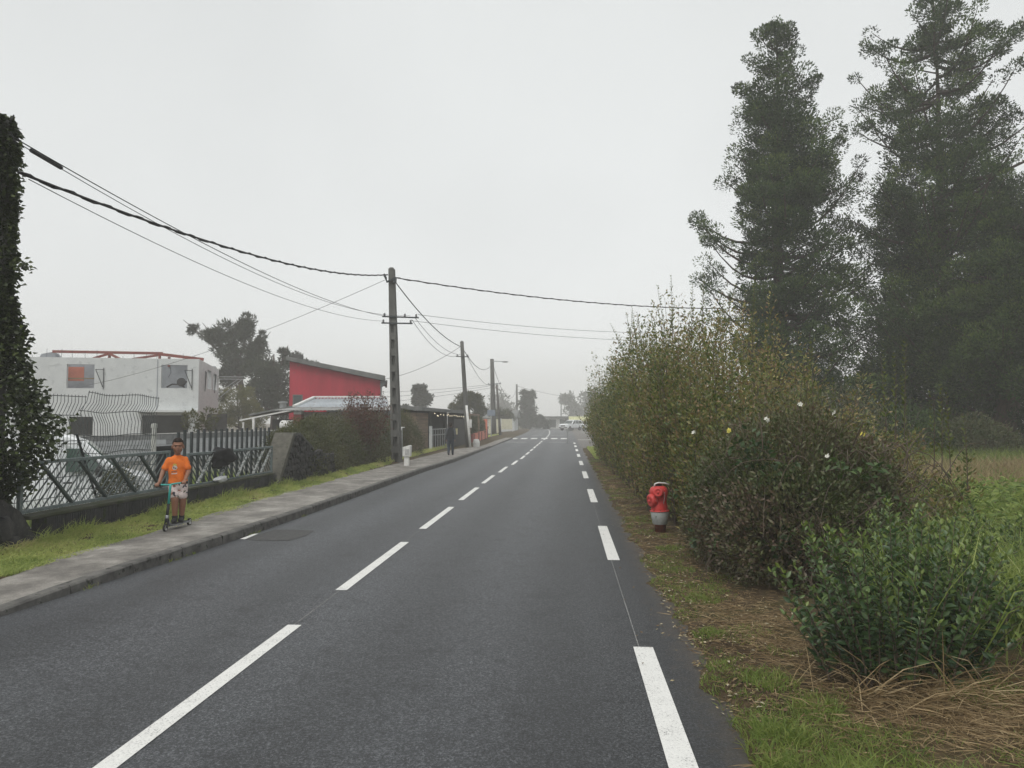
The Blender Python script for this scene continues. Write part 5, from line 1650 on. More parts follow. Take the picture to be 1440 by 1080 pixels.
torso(st_, [(D + 0.50, 0.010, 0.0, 0.118, 0.088), (D + 0.56, 0.012, -0.002, 0.122, 0.092), (D + 0.64, 0.008, 0.0, 0.116, 0.086)])
for (fx, fy), hx in zip(feet, (-0.052, 0.064)):
    limb(st_, [(hx, 0.0, D + 0.56), (hx * 0.5 + fx * 0.5 + 0.006, fy * 0.35 - 0.008, D + 0.405)], [0.082, 0.078])
stm = voxel(st_, 'shorts', 0.005, 2)
cloth_noise(stm, 0.004, 40)
place('shorts', stm, m_shorts, boy)
for (fx, fy) in feet:
    s2 = MB()
    s2.ellipsoid((fx - 0.012, fy - 0.040, D + 0.034), (0.040, 0.085, 0.036), 16, 10)
    s2.ellipsoid((fx - 0.002, fy + 0.040, D + 0.045), (0.038, 0.055, 0.048), 16, 10)
    s2.tube([(fx, fy + 0.035, D + 0.05), (fx, fy + 0.038, D + 0.105)], [0.040, 0.042], 14)
    shoe = place('shoe', voxel(s2, 'shoe', 0.005, 2), m_shoe, boy)
    sl_ = MB().box((fx - 0.007, fy - 0.01, D + 0.008), (0.075, 0.20, 0.016))
    link('sole', sl_.mesh('sole', None), m_trim, shoe, 0.006)

# --- the scooter
m_teal = M('teal_scooter_paint', (0.035, 0.36, 0.32), (0.03, 0.30, 0.27), 10, 0.35)
m_alu = M('brushed_aluminium', (0.36, 0.37, 0.38), (0.24, 0.25, 0.26), 30, 0.35, metal=0.7)
sc = thing('scooter', 'child kick scooter with a teal handlebar under the child', 'scooter', BOY, R(27))
SM = WM[sc.name]
Wd = lambda p: SM @ Vector(p)
def part(mb, name, m, smooth=False, bev=0, parent=None):
    mb.v = [tuple(SM @ Vector(p)) for p in mb.v]
    return mb.build(name, m, parent or sc, smooth, bev)
fwp, rwp = Vector((-0.135, -0.345, 0.055)), Vector((0.175, 0.235, 0.055))
hd = (fwp - rwp); hd.z = 0; hd.normalize()
sdv = Vector((0, 0, 1)).cross(hd)
drot = Matrix((sdv, hd, Vector((0, 0, 1)))).transposed()
mid = (fwp + rwp) / 2
part(MB().box(mid + Vector((0, 0, 0.021)) - hd * 0.02, (0.125, 0.46, 0.022), drot), 'deck', m_alu, bev=0.006)
part(MB().box(mid + Vector((0, 0, 0.0345)) - hd * 0.02, (0.112, 0.42, 0.006), drot), 'grip_tape', m_black)
for c in (fwp, rwp):
    wh = part(MB().lathe([(0.036, -0.013), (0.052, -0.012), (0.055, -0.005), (0.055, 0.005), (0.052, 0.012), (0.036, 0.013)], 24, c, sdv), 'wheel', m_black, True)
    part(MB().lathe([(0.037, -0.0135), (0.034, -0.014), (0.012, -0.010), (0.011, -0.016), (0.011, 0.016), (0.012, 0.010), (0.034, 0.014), (0.037, 0.0135)], 20, c, sdv), 'hub', m_white, True, parent=wh)
headt = fwp - hd * 0.035 + Vector((0, 0, 0.105))
part(MB().beam(mid + hd * 0.20 + Vector((0, 0, 0.018)), headt + Vector((0, 0, 0.01)), 0.035, 0.045), 'neck', m_alu, bev=0.006)
fk = MB()
for q in (-1, 1):
    fk.beam(headt + sdv * 0.022 * q - Vector((0, 0, 0.02)), fwp + sdv * 0.022 * q, 0.008, 0.028, hd)
fk.lathe([(0.028, -0.02), (0.03, 0.0), (0.026, 0.03)], 14, headt)
part(fk, 'fork', m_black)
barc = (lh + rh_) / 2 + Vector((0.0, 0.0, -0.012))
sj = headt.lerp(barc, 0.46)
part(MB().tube([headt + Vector((0, 0, 0.02)), sj], [0.019, 0.019], 12), 'steerer_tube', m_black, True)
part(MB().lathe([(0.026, 0), (0.028, 0.01), (0.028, 0.05), (0.024, 0.055)], 14, headt + Vector((0, 0, 0.02)), barc - headt), 'clamp', m_alu, True)
part(MB().tube([sj, headt.lerp(barc, 0.9), barc], [0.0165, 0.0165, 0.0175], 12), 'stem', m_teal, True)
part(MB().tube([lh - bar_d * 0.045, lh.lerp(rh_, 0.2), lh.lerp(rh_, 0.40) + Vector((0, 0, -0.012)), barc, lh.lerp(rh_, 0.62) + Vector((0, 0, -0.004)), lh.lerp(rh_, 0.8), rh_ + bar_d * 0.045], 0.0125, 12), 'handlebar', m_teal, True)
for hp, q in ((lh, -1), (rh_, 1)):
    part(MB().tube([hp - bar_d * 0.04, hp + bar_d * 0.05], 0.0165, 12), 'handlebar_grip', m_black, True)
part(MB().beam(rwp + Vector((0, 0, 0.062)) + hd * 0.05, rwp + Vector((0, 0, 0.045)) - hd * 0.055, 0.045, 0.006), 'rear_brake', m_alu)

# --- the walker seen from behind
WK = (-5.36, 34.0, 0.14)
wk = thing('person', 'walker in dark clothes seen from behind on the far pavement', 'person', WK, R(4))
m_jk = M('dark_hooded_top', (0.022, 0.025, 0.030), (0.013, 0.015, 0.018), 10, 0.85, obj=True)
m_grey_sl = M('grey_sleeve_cloth', (0.10, 0.11, 0.12), (0.06, 0.065, 0.07), 10, 0.85, obj=True)
m_jeans = M('dark_blue_denim', (0.030, 0.042, 0.060), (0.018, 0.025, 0.036), 10, 0.85, obj=True)
mb = MB()
hc2 = (0.0, 0.0, 1.40)
limb(mb, [(0, 0, 1.18), (0, 0, 1.33)], [0.048, 0.046])
mbh = MB(); head(mbh, (0, 0, 0), 0.92)
mb.add([(-p[0] + hc2[0], -p[1] + hc2[1], p[2] + hc2[2]) for p in mbh.v], mbh.f)
torso(mb, [(0.74, 0, 0, 0.13, 0.085), (0.9, 0, 0, 0.125, 0.085), (1.1, 0, 0, 0.145, 0.09), (1.2, 0, 0, 0.12, 0.07), (1.24, 0, 0, 0.05, 0.05)])
A_ = [[(-0.165, 0, 1.18), (-0.205, 0.0, 0.94), (-0.20, 0.06, 0.74)], [(0.165, 0, 1.18), (0.205, -0.02, 0.94), (0.19, 0.04, 0.74)]]
L_ = [[(-0.08, 0, 0.74), (-0.085, 0.03, 0.40), (-0.085, -0.13, 0.085)], [(0.08, 0, 0.74), (0.085, 0.06, 0.40), (0.085, 0.10, 0.075)]]
for a in A_:
    limb(mb, a, [0.05, 0.038, 0.026])
    wv = Vector(a[2])
    mb.ellipsoid(wv + Vector((0, 0.012, -0.05)), (0.018, 0.032, 0.045), 10, 8)
    for k, ln in enumerate((0.9, 1.05, 1.0, 0.8)):
        f0 = wv + Vector((0, -0.018 + 0.016 * k, -0.085))
        mb.tube([f0, f0 + Vector((0, 0.006, -0.028 * ln)), f0 + Vector((0, 0.018, -0.05 * ln))], [0.009, 0.008, 0.007], 7)
    mb.tube([wv + Vector((0, 0.035, -0.03)), wv + Vector((0, 0.055, -0.06)), wv + Vector((0, 0.055, -0.085))], [0.011, 0.010, 0.008], 7)
for a in L_:
    limb(mb, a, [0.085, 0.058, 0.038])
place('body', voxel(mb, 'body', 0.007, 2), m_skin, wk)
c2 = MB()
torso(c2, [(0.72, 0, 0, 0.150, 0.105), (0.9, 0, 0, 0.150, 0.108), (1.1, 0, 0, 0.168, 0.108), (1.2, 0, 0, 0.15, 0.088), (1.27, 0, -0.01, 0.07, 0.07)])
c2.ellipsoid((0, -0.055, 1.24), (0.09, 0.06, 0.06), 14, 10)
jkm = voxel(c2, 'jacket', 0.008, 2); cloth_noise(jkm, 0.006, 28)
jko = place('jacket', jkm, m_jk, wk)
for a in A_:
    c3 = MB(); limb(c3, [Vector(a[0]) + Vector((0, 0, 0.01)), a[1], Vector(a[1]).lerp(Vector(a[2]), 0.9)], [0.063, 0.052, 0.042])
    sm = voxel(c3, 'sleeve', 0.008, 2); cloth_noise(sm, 0.004, 40)
    place('sleeve', sm, m_grey_sl, wk)
c4 = MB()
torso(c4, [(0.68, 0, 0, 0.130, 0.095), (0.76, 0, 0, 0.135, 0.098), (0.84, 0, 0, 0.128, 0.09)])
for a in L_:
    limb(c4, a, [0.094, 0.070, 0.052])
place('trousers', voxel(c4, 'trousers', 0.008, 2), m_jeans, wk)
h2 = MB(); h2.ellipsoid((0, -0.012, 1.425), (0.083, 0.095, 0.095), 20, 14); h2.ellipsoid((0, -0.05, 1.38), (0.07, 0.05, 0.07), 14, 10)
place('hair', voxel(h2, 'hair', 0.006, 2), m_hair, wk)
for a, tz in zip(L_, (0.04, 0.0)):
    e_ = Vector(a[2])
    s2 = MB(); s2.ellipsoid((e_.x, e_.y + 0.055, 0.036 + tz * 0.4), (0.045, 0.125, 0.036), 14, 8, Matrix.Rotation(-0.5 if tz else 0.0, 3, 'X')); s2.ellipsoid((e_.x, e_.y - 0.01, 0.05 + tz), (0.042, 0.055, 0.05), 14, 8)
    place('shoe', voxel(s2, 'shoe', 0.007, 2), m_shoe, wk)

# ================================================================== vegetation
U = rng.uniform
def col(*a):
    return np.array(a)

L_IVY = leafmat('ivy_leaf', [(0.018, 0.028, 0.010), (0.030, 0.045, 0.014), (0.045, 0.065, 0.018), (0.085, 0.11, 0.03)], 0.15, 0.42, 0.4)
L_CON = leafmat('conifer_spray', [(0.012, 0.026, 0.010), (0.032, 0.064, 0.018), (0.070, 0.118, 0.028), (0.145, 0.195, 0.045)], 0.24, 0.6, 0.2)
L_HED = leafmat('hedge_leaf', [(0.055, 0.09, 0.018), (0.15, 0.18, 0.036), (0.21, 0.19, 0.052), (0.24, 0.15, 0.075), (0.46, 0.42, 0.15)], 0.38, 0.36, 0.5)
L_SHOOT = leafmat('fresh_shoot_leaf', [(0.075, 0.105, 0.022), (0.11, 0.14, 0.03), (0.15, 0.17, 0.04)], 0.35, 0.45)
L_VINE = leafmat('bramble_leaf', [(0.036, 0.062, 0.018), (0.070, 0.098, 0.028), (0.105, 0.105, 0.046), (0.125, 0.080, 0.056), (0.20, 0.18, 0.125)], 0.28, 0.42, 0.45)
L_BIG = leafmat('climber_leaf', [(0.030, 0.060, 0.022), (0.045, 0.085, 0.028), (0.08, 0.13, 0.03)], 0.3, 0.4)
L_LAU = leafmat('laurel_leaf', [(0.028, 0.062, 0.026), (0.052, 0.10, 0.036), (0.085, 0.14, 0.038), (0.18, 0.24, 0.05)], 0.26, 0.34, 0.5)
L_GRS = leafmat('grass_blade', [(0.10, 0.16, 0.035), (0.17, 0.24, 0.05), (0.25, 0.30, 0.075), (0.36, 0.32, 0.14)], 0.45, 0.55)
L_STRIP = leafmat('verge_grass_blade', [(0.26, 0.34, 0.09), (0.42, 0.49, 0.15), (0.54, 0.58, 0.20), (0.58, 0.50, 0.27)], 0.5, 0.55)
L_STR = leafmat('dry_straw', [(0.11, 0.068, 0.036), (0.21, 0.145, 0.072), (0.33, 0.24, 0.125), (0.50, 0.40, 0.24)], 0.18, 0.7)
L_FIELD = leafmat('field_grass_blade', [(0.12, 0.19, 0.045), (0.20, 0.28, 0.065), (0.31, 0.38, 0.10), (0.46, 0.46, 0.22)], 0.45, 0.5)
L_HAY = leafmat('standing_hay', [(0.22, 0.165, 0.085), (0.34, 0.27, 0.14), (0.46, 0.38, 0.22)], 0.3, 0.8)
L_FAL = leafmat('fallen_leaf', [(0.11, 0.07, 0.04), (0.20, 0.14, 0.07), (0.36, 0.30, 0.17), (0.50, 0.46, 0.34)], 0.1, 0.7)
L_PINE = leafmat('dark_pine_spray', [(0.024, 0.034, 0.018), (0.036, 0.048, 0.024), (0.052, 0.065, 0.030)], 0.15, 0.6, 0.2)
L_LEFT = leafmat('left_hedge_leaf', [(0.040, 0.050, 0.018), (0.065, 0.075, 0.026), (0.095, 0.095, 0.034), (0.13, 0.115, 0.05)], 0.25, 0.5)
L_YEL = leafmat('yellow_green_leaf', [(0.10, 0.105, 0.03), (0.15, 0.15, 0.04), (0.20, 0.18, 0.06)], 0.3, 0.6)
L_RUST = leafmat('rusty_leaf', [(0.10, 0.035, 0.03), (0.13, 0.055, 0.04), (0.09, 0.07, 0.03)], 0.25, 0.6)

# ---- ivy-clad pole at the left edge
iv = thing('ivy_pole', 'pole smothered in dark ivy at the end of the railing', 'utility pole', (-7.15, 8.72, 0.0))
MB().tube([(-7.15, 8.72, -0.4), (-7.15, 8.72, 2.5), (-7.15, 8.72, 5.55)], [0.16, 0.14, 0.11], 10).build('shaft', m_pole, iv, True)
IZ = [0.55, 0.8, 1.05, 1.35, 1.7, 2.1, 2.6, 3.0, 3.4, 3.8, 4.2, 4.6, 5.0, 5.35, 5.6]
IR = [0.10, 0.22, 0.42, 0.60, 0.58, 0.44, 0.28, 0.19, 0.14, 0.15, 0.125, 0.14, 0.145, 0.15, 0.06]
lv = Leaves()
n = 13000
z = U(0.5, 5.6, n); a = U(0, 2 * PI, n)
lump = 1 + 0.62 * vnoise(a * 1.3, z * 0.9, 2.2) + 0.12 * vnoise(a * 3, z * 4, 2)
rr_ = np.interp(z, IZ, IR) * lump * np.sqrt(U(0.25, 1.05, n))
P = np.stack([-7.15 + rr_ * np.cos(a), 8.72 + rr_ * np.sin(a), z], 1)
Dv = np.stack([np.cos(a), np.sin(a), U(-0.9, 0.5, n)], 1) + rng.normal(size=(n, 3)) * 0.35
lv.leaves(P, Dv, U(0.05, 0.085, n), U(0.05, 0.075, n), np.clip(0.25 + 0.3 * vnoise(a * 2, z * 2, 2.0) + U(-.25, .45, n), 0, 1), 0.4, 0.2)
n = 700                                      # hanging sprays that break the outline
base = U(0, 2 * PI, n); zb = U(0.9, 5.3, n)
for k in range(7):
    f = k / 6
    r0 = np.interp(zb, IZ, IR)
    r1 = r0 * (0.85 + f * 0.5 * (0.3 + np.abs(vnoise(base * 3, zb, 3)))) + f * 0.03 + f * 0.20 * np.clip(vnoise(base, zb, 3.1), 0, 1) ** 2
    P = np.stack([-7.15 + r1 * np.cos(base), 8.72 + r1 * np.sin(base), zb + f * U(-0.15, 0.12, n)], 1)
    lv.leaves(P, np.stack([np.cos(base), np.sin(base), U(-1, 0.4, n)], 1), U(0.045, 0.08, n), U(0.045, 0.07, n), U(0.2, 1.0, n), 0.4)
sp_pts = [np.array([-6.86 + 0.045 * k, 8.67 - 0.02 * k, 3.72 - 0.004 * k * k]) for k in range(7)]
P = np.repeat(np.array(sp_pts), 5, 0) + rng.normal(size=(35, 3)) * 0.02
lv.leaves(P, sph(35), 0.06, 0.055, U(0.3, 1, 35), 0.5)
lv.build('foliage', L_IVY, iv)
MB().tube([(-7.0, 8.6, 0.2), (-7.02, 8.6, 1.2), (-7.05, 8.62, 2.6)], [0.045, 0.035, 0.02], 7).tube([(-7.1, 8.5, 0.2), (-6.95, 8.5, 0.9), (-7.0, 8.55, 1.9)], [0.03, 0.03, 0.02], 6).build('stem', m_twig, iv)

# ---- tall dark conifers
def conifer(label, base, h, lean, prof, n_limbs, per, z_first=0.6, trunk_r=0.42, extra=(), leader=None, spread=1.0, clump=0.36, group=None, mat=L_CON, leaf=(0.08, 0.16), lw=0.05, n_fill=400, per_fill=270, fill_top=None, thin=None):
    t = thing('conifer_tree', label, 'conifer', base, 0, group)
    bx, by, bz = base
    Z_, Lp, Rp = map(np.array, zip(*prof))
    def axis(z):
        f = (z - bz) / h
        return np.array([bx + lean * f * (1.6 - 0.6 * f) + 0.10 * math.sin(f * 9), by + 0.08 * math.sin(f * 7 + 1), z])
    tr = MB()
    ks = np.linspace(0, 1, 14)
    tr.tube([axis(bz - 0.2 + k * (h + 0.1)) for k in ks], [max(0.03, trunk_r * (1 - k) ** 1.05 * (1.35 if k == 0 else 1)) for k in ks], 10)
    tr.build('trunk', m_bark, t, True)
    lv = Leaves()
    limbs = []
    zz = bz + z_first + (h - z_first - 0.3) * np.sort(np.concatenate([U(0, 1, n_limbs)]) ** 0.92)
    paths = []
    for z0 in zz:
        ph = U(0, 2 * PI)
        c, s_ = math.cos(ph), math.sin(ph)
        Rl = np.interp(z0 + 0.5, Z_, Lp); Rr = np.interp(z0 + 0.5, Z_, Rp)
        side = Rr if c > 0 else Rl
        r = (abs(c) * side + (1 - abs(c)) * 0.5 * (Rl + Rr)) * U(0.7, 1.28) * spread
        rise = r * U(0.15, 0.55); droop = r * U(0.05, 0.2)
        paths.append((z0, c, s_, r, rise, droop, False))
    for (z0, ph, r, rise, droop) in extra:
        paths.append((z0, math.cos(ph), math.sin(ph), r, rise, droop, True))
    for (z0, c, s_, r, rise, droop, bare) in paths:
        A = axis(z0)
        bend = U(-0.25, 0.25)
        def pt(u):
            return A + np.array([c * r * u - s_ * bend * u * u * r, s_ * r * u + c * bend * u * u * r, rise * u ** 2.2 - droop * math.sin(PI * u)])
        pts = [pt(u) for u in np.linspace(0, 1, 7)]
        r0 = 0.02 + 0.022 * r
        limbs.append((pts, np.linspace(r0, 0.012, 7)))
        nc = max(2, int((1.6 + r * 1.7) * (0.6 if bare else 1)))
        for k in range(nc):
            u = U(0.55 if bare else 0.22, 1.0) if k else 1.0
            p = pt(u)
            off = rng.normal(size=3) * np.array([0.16, 0.16, 0.10]) * (r * 0.55 + 0.3) * (0.35 if bare else 0.8) * (1.1 - 0.55 * u)
            cc = p + off
            if np.linalg.norm(off) > 0.25:
                limbs.append(([p, p + off * 0.5 + np.array([0, 0, 0.03]), cc], np.array([0.012, 0.009, 0.006])))
            m = int(per * U(0.7, 1.3))
            size = clump * U(0.7, 1.4) * (0.72 if (z0 - bz) / h > 0.8 else 1)
            d = sph(m)
            P = cc + d * (size * U(0.2, 1, m) ** 0.45)[:, None] * np.array([1, 1, 0.75])
            Dd = d * 0.8 + np.array([c * 0.3, s_ * 0.3, 0.5]) + rng.normal(size=(m, 3)) * 0.35
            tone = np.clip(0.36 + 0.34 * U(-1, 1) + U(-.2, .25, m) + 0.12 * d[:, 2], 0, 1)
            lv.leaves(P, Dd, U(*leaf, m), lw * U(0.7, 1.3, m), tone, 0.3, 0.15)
    zf = np.linspace(bz + z_first, fill_top if fill_top else bz + h, 200)
    wz = (np.interp(zf, Z_, Lp) + np.interp(zf, Z_, Rp)) ** 1.25
    if thin:
        wz = wz * (1 - 0.62 * ss(thin[0], thin[1], zf))
    for q_ in range(n_fill):
        z0 = rng.choice(zf, p=wz / wz.sum()) + U(-.1, .1)
        ph = U(0, 2 * PI); c, s_ = math.cos(ph), math.sin(ph)
        Rl = np.interp(z0, Z_, Lp); Rr = np.interp(z0, Z_, Rp)
        r = (abs(c) * (Rr if c > 0 else Rl) + (1 - abs(c)) * 0.5 * (Rl + Rr))
        size = min(0.66, 0.26 + 0.14 * r) * U(0.7, 1.3)
        r = max(0.0, r - size * 0.75) * math.sqrt(U(0.12, 1.0)) * U(0.86, 1.10)
        cc = axis(min(z0, bz + h - 0.2)) + np.array([c * r, s_ * r, 0.15 * r])
        m = int(per_fill * U(0.8, 1.2) * (size / 0.5) ** 2)
        d = sph(m)
        lmp = 1 + 0.28 * vnoise(d[:, 0] * 2.4 + q_, d[:, 1] * 2.4 + d[:, 2] * 2.2, 1.6)
        P = cc + d * (size * lmp * U(0.25, 1, m) ** 0.4)[:, None] * np.array([1, 1, 0.8])
        Dd = d * 1.1 + np.array([c * 0.2, s_ * 0.2, 0.5]) + rng.normal(size=(m, 3)) * 0.25
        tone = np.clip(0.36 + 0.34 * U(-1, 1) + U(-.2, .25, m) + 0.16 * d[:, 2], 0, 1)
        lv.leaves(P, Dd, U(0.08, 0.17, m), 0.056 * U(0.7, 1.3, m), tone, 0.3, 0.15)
        if r > 0.8 and U(0, 1) < 0.4:
            limbs.append(([axis(z0 - 0.25 * r), axis(z0 - 0.2 * r) * 0.45 + cc * 0.55, cc], np.array([0.04, 0.025, 0.01])))
    tri_tubes(limbs, 'limbs', m_bark, t, 4)
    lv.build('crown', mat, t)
    return t
px = 0.0308
def prof(rows, k=px):
    return [(1.75 + (591 - v) * k, l * k, r * k) for v, l, r in sorted(rows, key=lambda q: -q[0])]
T1 = prof([(22, 5, 5), (45, 26, 20), (100, 40, 42), (150, 46, 54), (200, 50, 84), (250, 54, 96), (300, 54, 108), (350, 52, 112), (400, 52, 116), (460, 54, 122), (520, 56, 130), (600, 55, 130)])
conifer('dense dark conifer with a pointed crown and bare curved limbs on its road side', (9.05, 32, 0.5), 18.6, 0.0, T1, 95, 120, trunk_r=0.40, n_fill=300,
    extra=[(5.2 + 0.55 * k, PI + U(-0.35, 0.25), U(2.6, 3.5), U(0.9, 2.0), U(0.2, 0.5)) for k in range(9)] + [(7.2, 0.15, 4.0, 2.4, 0.5), (8.8, 0.1, 3.6, 2.2, 0.3), (9.9, -0.1, 3.4, 2.6, 0.3), (6.3, 0.2, 4.3, 2.2, 0.3)] + [(10.2 + 0.4 * k, 0.1 + U(-.4, .4), U(2.2, 3.0), U(2.0, 2.8), 0.1) for k in range(5)] + [(10.6 + 0.5 * k, 0.05 + U(-.3, .3), 2.1 - 0.1 * k, 2.6, 0.1) for k in range(3)])
T2 = prof([(-20, 12, 10), (20, 40, 34), (60, 74, 74), (110, 80, 86), (160, 86, 98), (210, 90, 108), (300, 92, 125), (400, 100, 130), (480, 130, 140), (600, 130, 140)])
conifer('tall open conifer with upswept tufted limbs and its trunk showing to the top', (16.1, 32, 0.6), 19.9, -0.45, T2, 125, 120, trunk_r=0.33, n_fill=300, fill_top=18.6, thin=(8.5, 14.5))
T3 = prof([(250, 20, 30), (300, 60, 80), (350, 80, 100), (400, 95, 120), (500, 110, 150), (600, 110, 150)], 0.0279)
conifer('shorter broad conifer with a thick bare red-brown trunk at its foot', (16.05, 29, 0.55), 9.6, 1.3, T3, 45, 120, n_fill=180, z_first=2.0, trunk_r=0.50)

# undergrowth below the conifers: each shrub a thing of its own
def shrub(name, label, cat, blobs, n, L, W, mat, stems=14, group=None, tint=(0.1, 0.9), up=0.5, spiky=0.0, base=None, twig=m_twig, hollow=0.5):
    c0 = blobs[0]
    bx, by = (c0[0], c0[1]) if base is None else base[:2]
    bz = float(zg(bx, by)) if base is None or len(base) < 3 else base[2]
    t = thing(name, label, cat, (bx, by, bz), 0, group)
    vol = np.array([b_[3] * b_[4] + b_[4] * b_[5] + b_[3] * b_[5] for b_ in blobs])
    lv = Leaves()
    paths = []
    for b_, f in zip(blobs, vol / vol.sum()):
        m = int(n * f)
        d = sph(m)
        lump = 1 + 0.22 * vnoise(d[:, 0] * 2 + b_[0], d[:, 1] * 2 + d[:, 2] * 2.3 + b_[2], 1.9) + 0.10 * vnoise(d[:, 0] * 5, d[:, 2] * 5 + d[:, 1] * 4, 2)
        rad = (hollow + (1 - hollow) * U(0, 1, m)) ** 0.6 * lump
        P = np.array(b_[:3]) + d * rad[:, None] * np.array(b_[3:6])
        keep = P[:, 2] > zg(P[:, 0], P[:, 1]) + 0.03
        P, d = P[keep], d[keep]
        m = len(P)
        Dd = d * 0.7 + rng.normal(size=(m, 3)) * 0.6 + np.array([0, 0, 0.4 + spiky])
        base_t = 0.5 + 0.45 * vnoise(P[:, 0] * 1.2 + P[:, 1] * 0.7, P[:, 2] * 1.6, 1.1)
        tt = np.clip(tint[0] + (tint[1] - tint[0]) * (0.55 * base_t + 0.45 * U(0, 1, m)), 0, 1)
        lv.leaves(P, Dd, U(*L, m), U(*W, m), tt, up, 0.2)
        for k in range(max(3, int(stems * f))):
            dd = sph(1)[0]; dd[2] = abs(dd[2])
            e = np.array(b_[:3]) + dd * np.array(b_[3:6]) * U(0.8, 1.12)
            s0 = np.array([bx + U(-.3, .3) * b_[3], by + U(-.3, .3) * b_[4], bz])
            m1 = s0 * 0.5 + e * 0.5 + rng.normal(size=3) * 0.12 * b_[3]
            paths.append(([s0, m1, e], np.array([0.022, 0.014, 0.005]) * (0.4 + 0.6 * b_[5])))
    tri_tubes(paths, 'stems', twig, t, 4)
    lv.build('foliage', mat, t)
    return t

for k, (x, y, h) in enumerate(((14.2, 34.5, 3.6), (17.6, 34.5, 3.9), (11.5, 35, 3.6), (20.5, 34.5, 4.0))):
    shrub('understorey_bush', ['dense dark bush behind the gap beside the bare red-brown trunk', 'dense dark bush behind the foot of the tall open conifer', 'dense dark bush behind the two tallest conifers', 'dense dark bush at the far field end behind the conifers'][k], 'bush', [(x, y, 0.6 + h * 0.42, 1.9, 1.2, h * 0.55)], 5200, (0.14, 0.24), (0.06, 0.10), L_CON, group='dense bushes behind the conifers', tint=(0.0, 0.6))
GU = 'dark undergrowth under the conifers'
for k, (x, y, h, r) in enumerate(((6.2, 27, 1.5, 1.5), (8.0, 27.5, 1.9, 1.6), (10.2, 28.5, 2.1, 1.8), (12.4, 28, 1.5, 1.5), (14.2, 27.2, 1.2, 1.3), (18.2, 27.5, 1.6, 1.7), (20.5, 28, 2.0, 1.9))):
    lb = ['dark green shrub nearest the hedge in the undergrowth below the conifers', 'taller rounded shrub below the road side of the dense conifer', 'tall shadowed shrub between the two tallest conifers', 'middle-height shrub before the gap in the conifers',
          'low shrub just road side of the bare red-brown trunk', 'shrub on the far side of the bare red-brown trunk', 'broad shrub at the far end of the conifer undergrowth'][k]
    shrub('undergrowth_shrub', lb, 'shrub', [(x, y, 0.5 + h * 0.45, r, r * 0.8, h * 0.75), (x + 0.5, y - 0.4, 0.5 + h * 0.25, r * 0.8, r * 0.6, h * 0.5)], 5000, (0.10, 0.17), (0.04, 0.07), L_CON if k % 2 else L_VINE, group=GU, tint=(0.05, 0.8))
db = shrub('dead_branch', 'heap of rusty dead conifer branches at the foot of the conifers', 'branches', [(15.9, 24.5, 1.15, 0.75, 0.5, 0.30), (15.2, 24.6, 1.1, 0.4, 0.3, 0.2)], 900, (0.16, 0.3), (0.03, 0.05), L_STR, stems=26, tint=(0, 0.6))
shrub('bramble_clump', 'thin yellowish bramble clump on the near side of the dead branches', 'shrub', [(15.8, 22.8, 1.05, 1.0, 0.6, 0.55)], 2200, (0.05, 0.09), (0.03, 0.05), L_HED, tint=(0.2, 1))

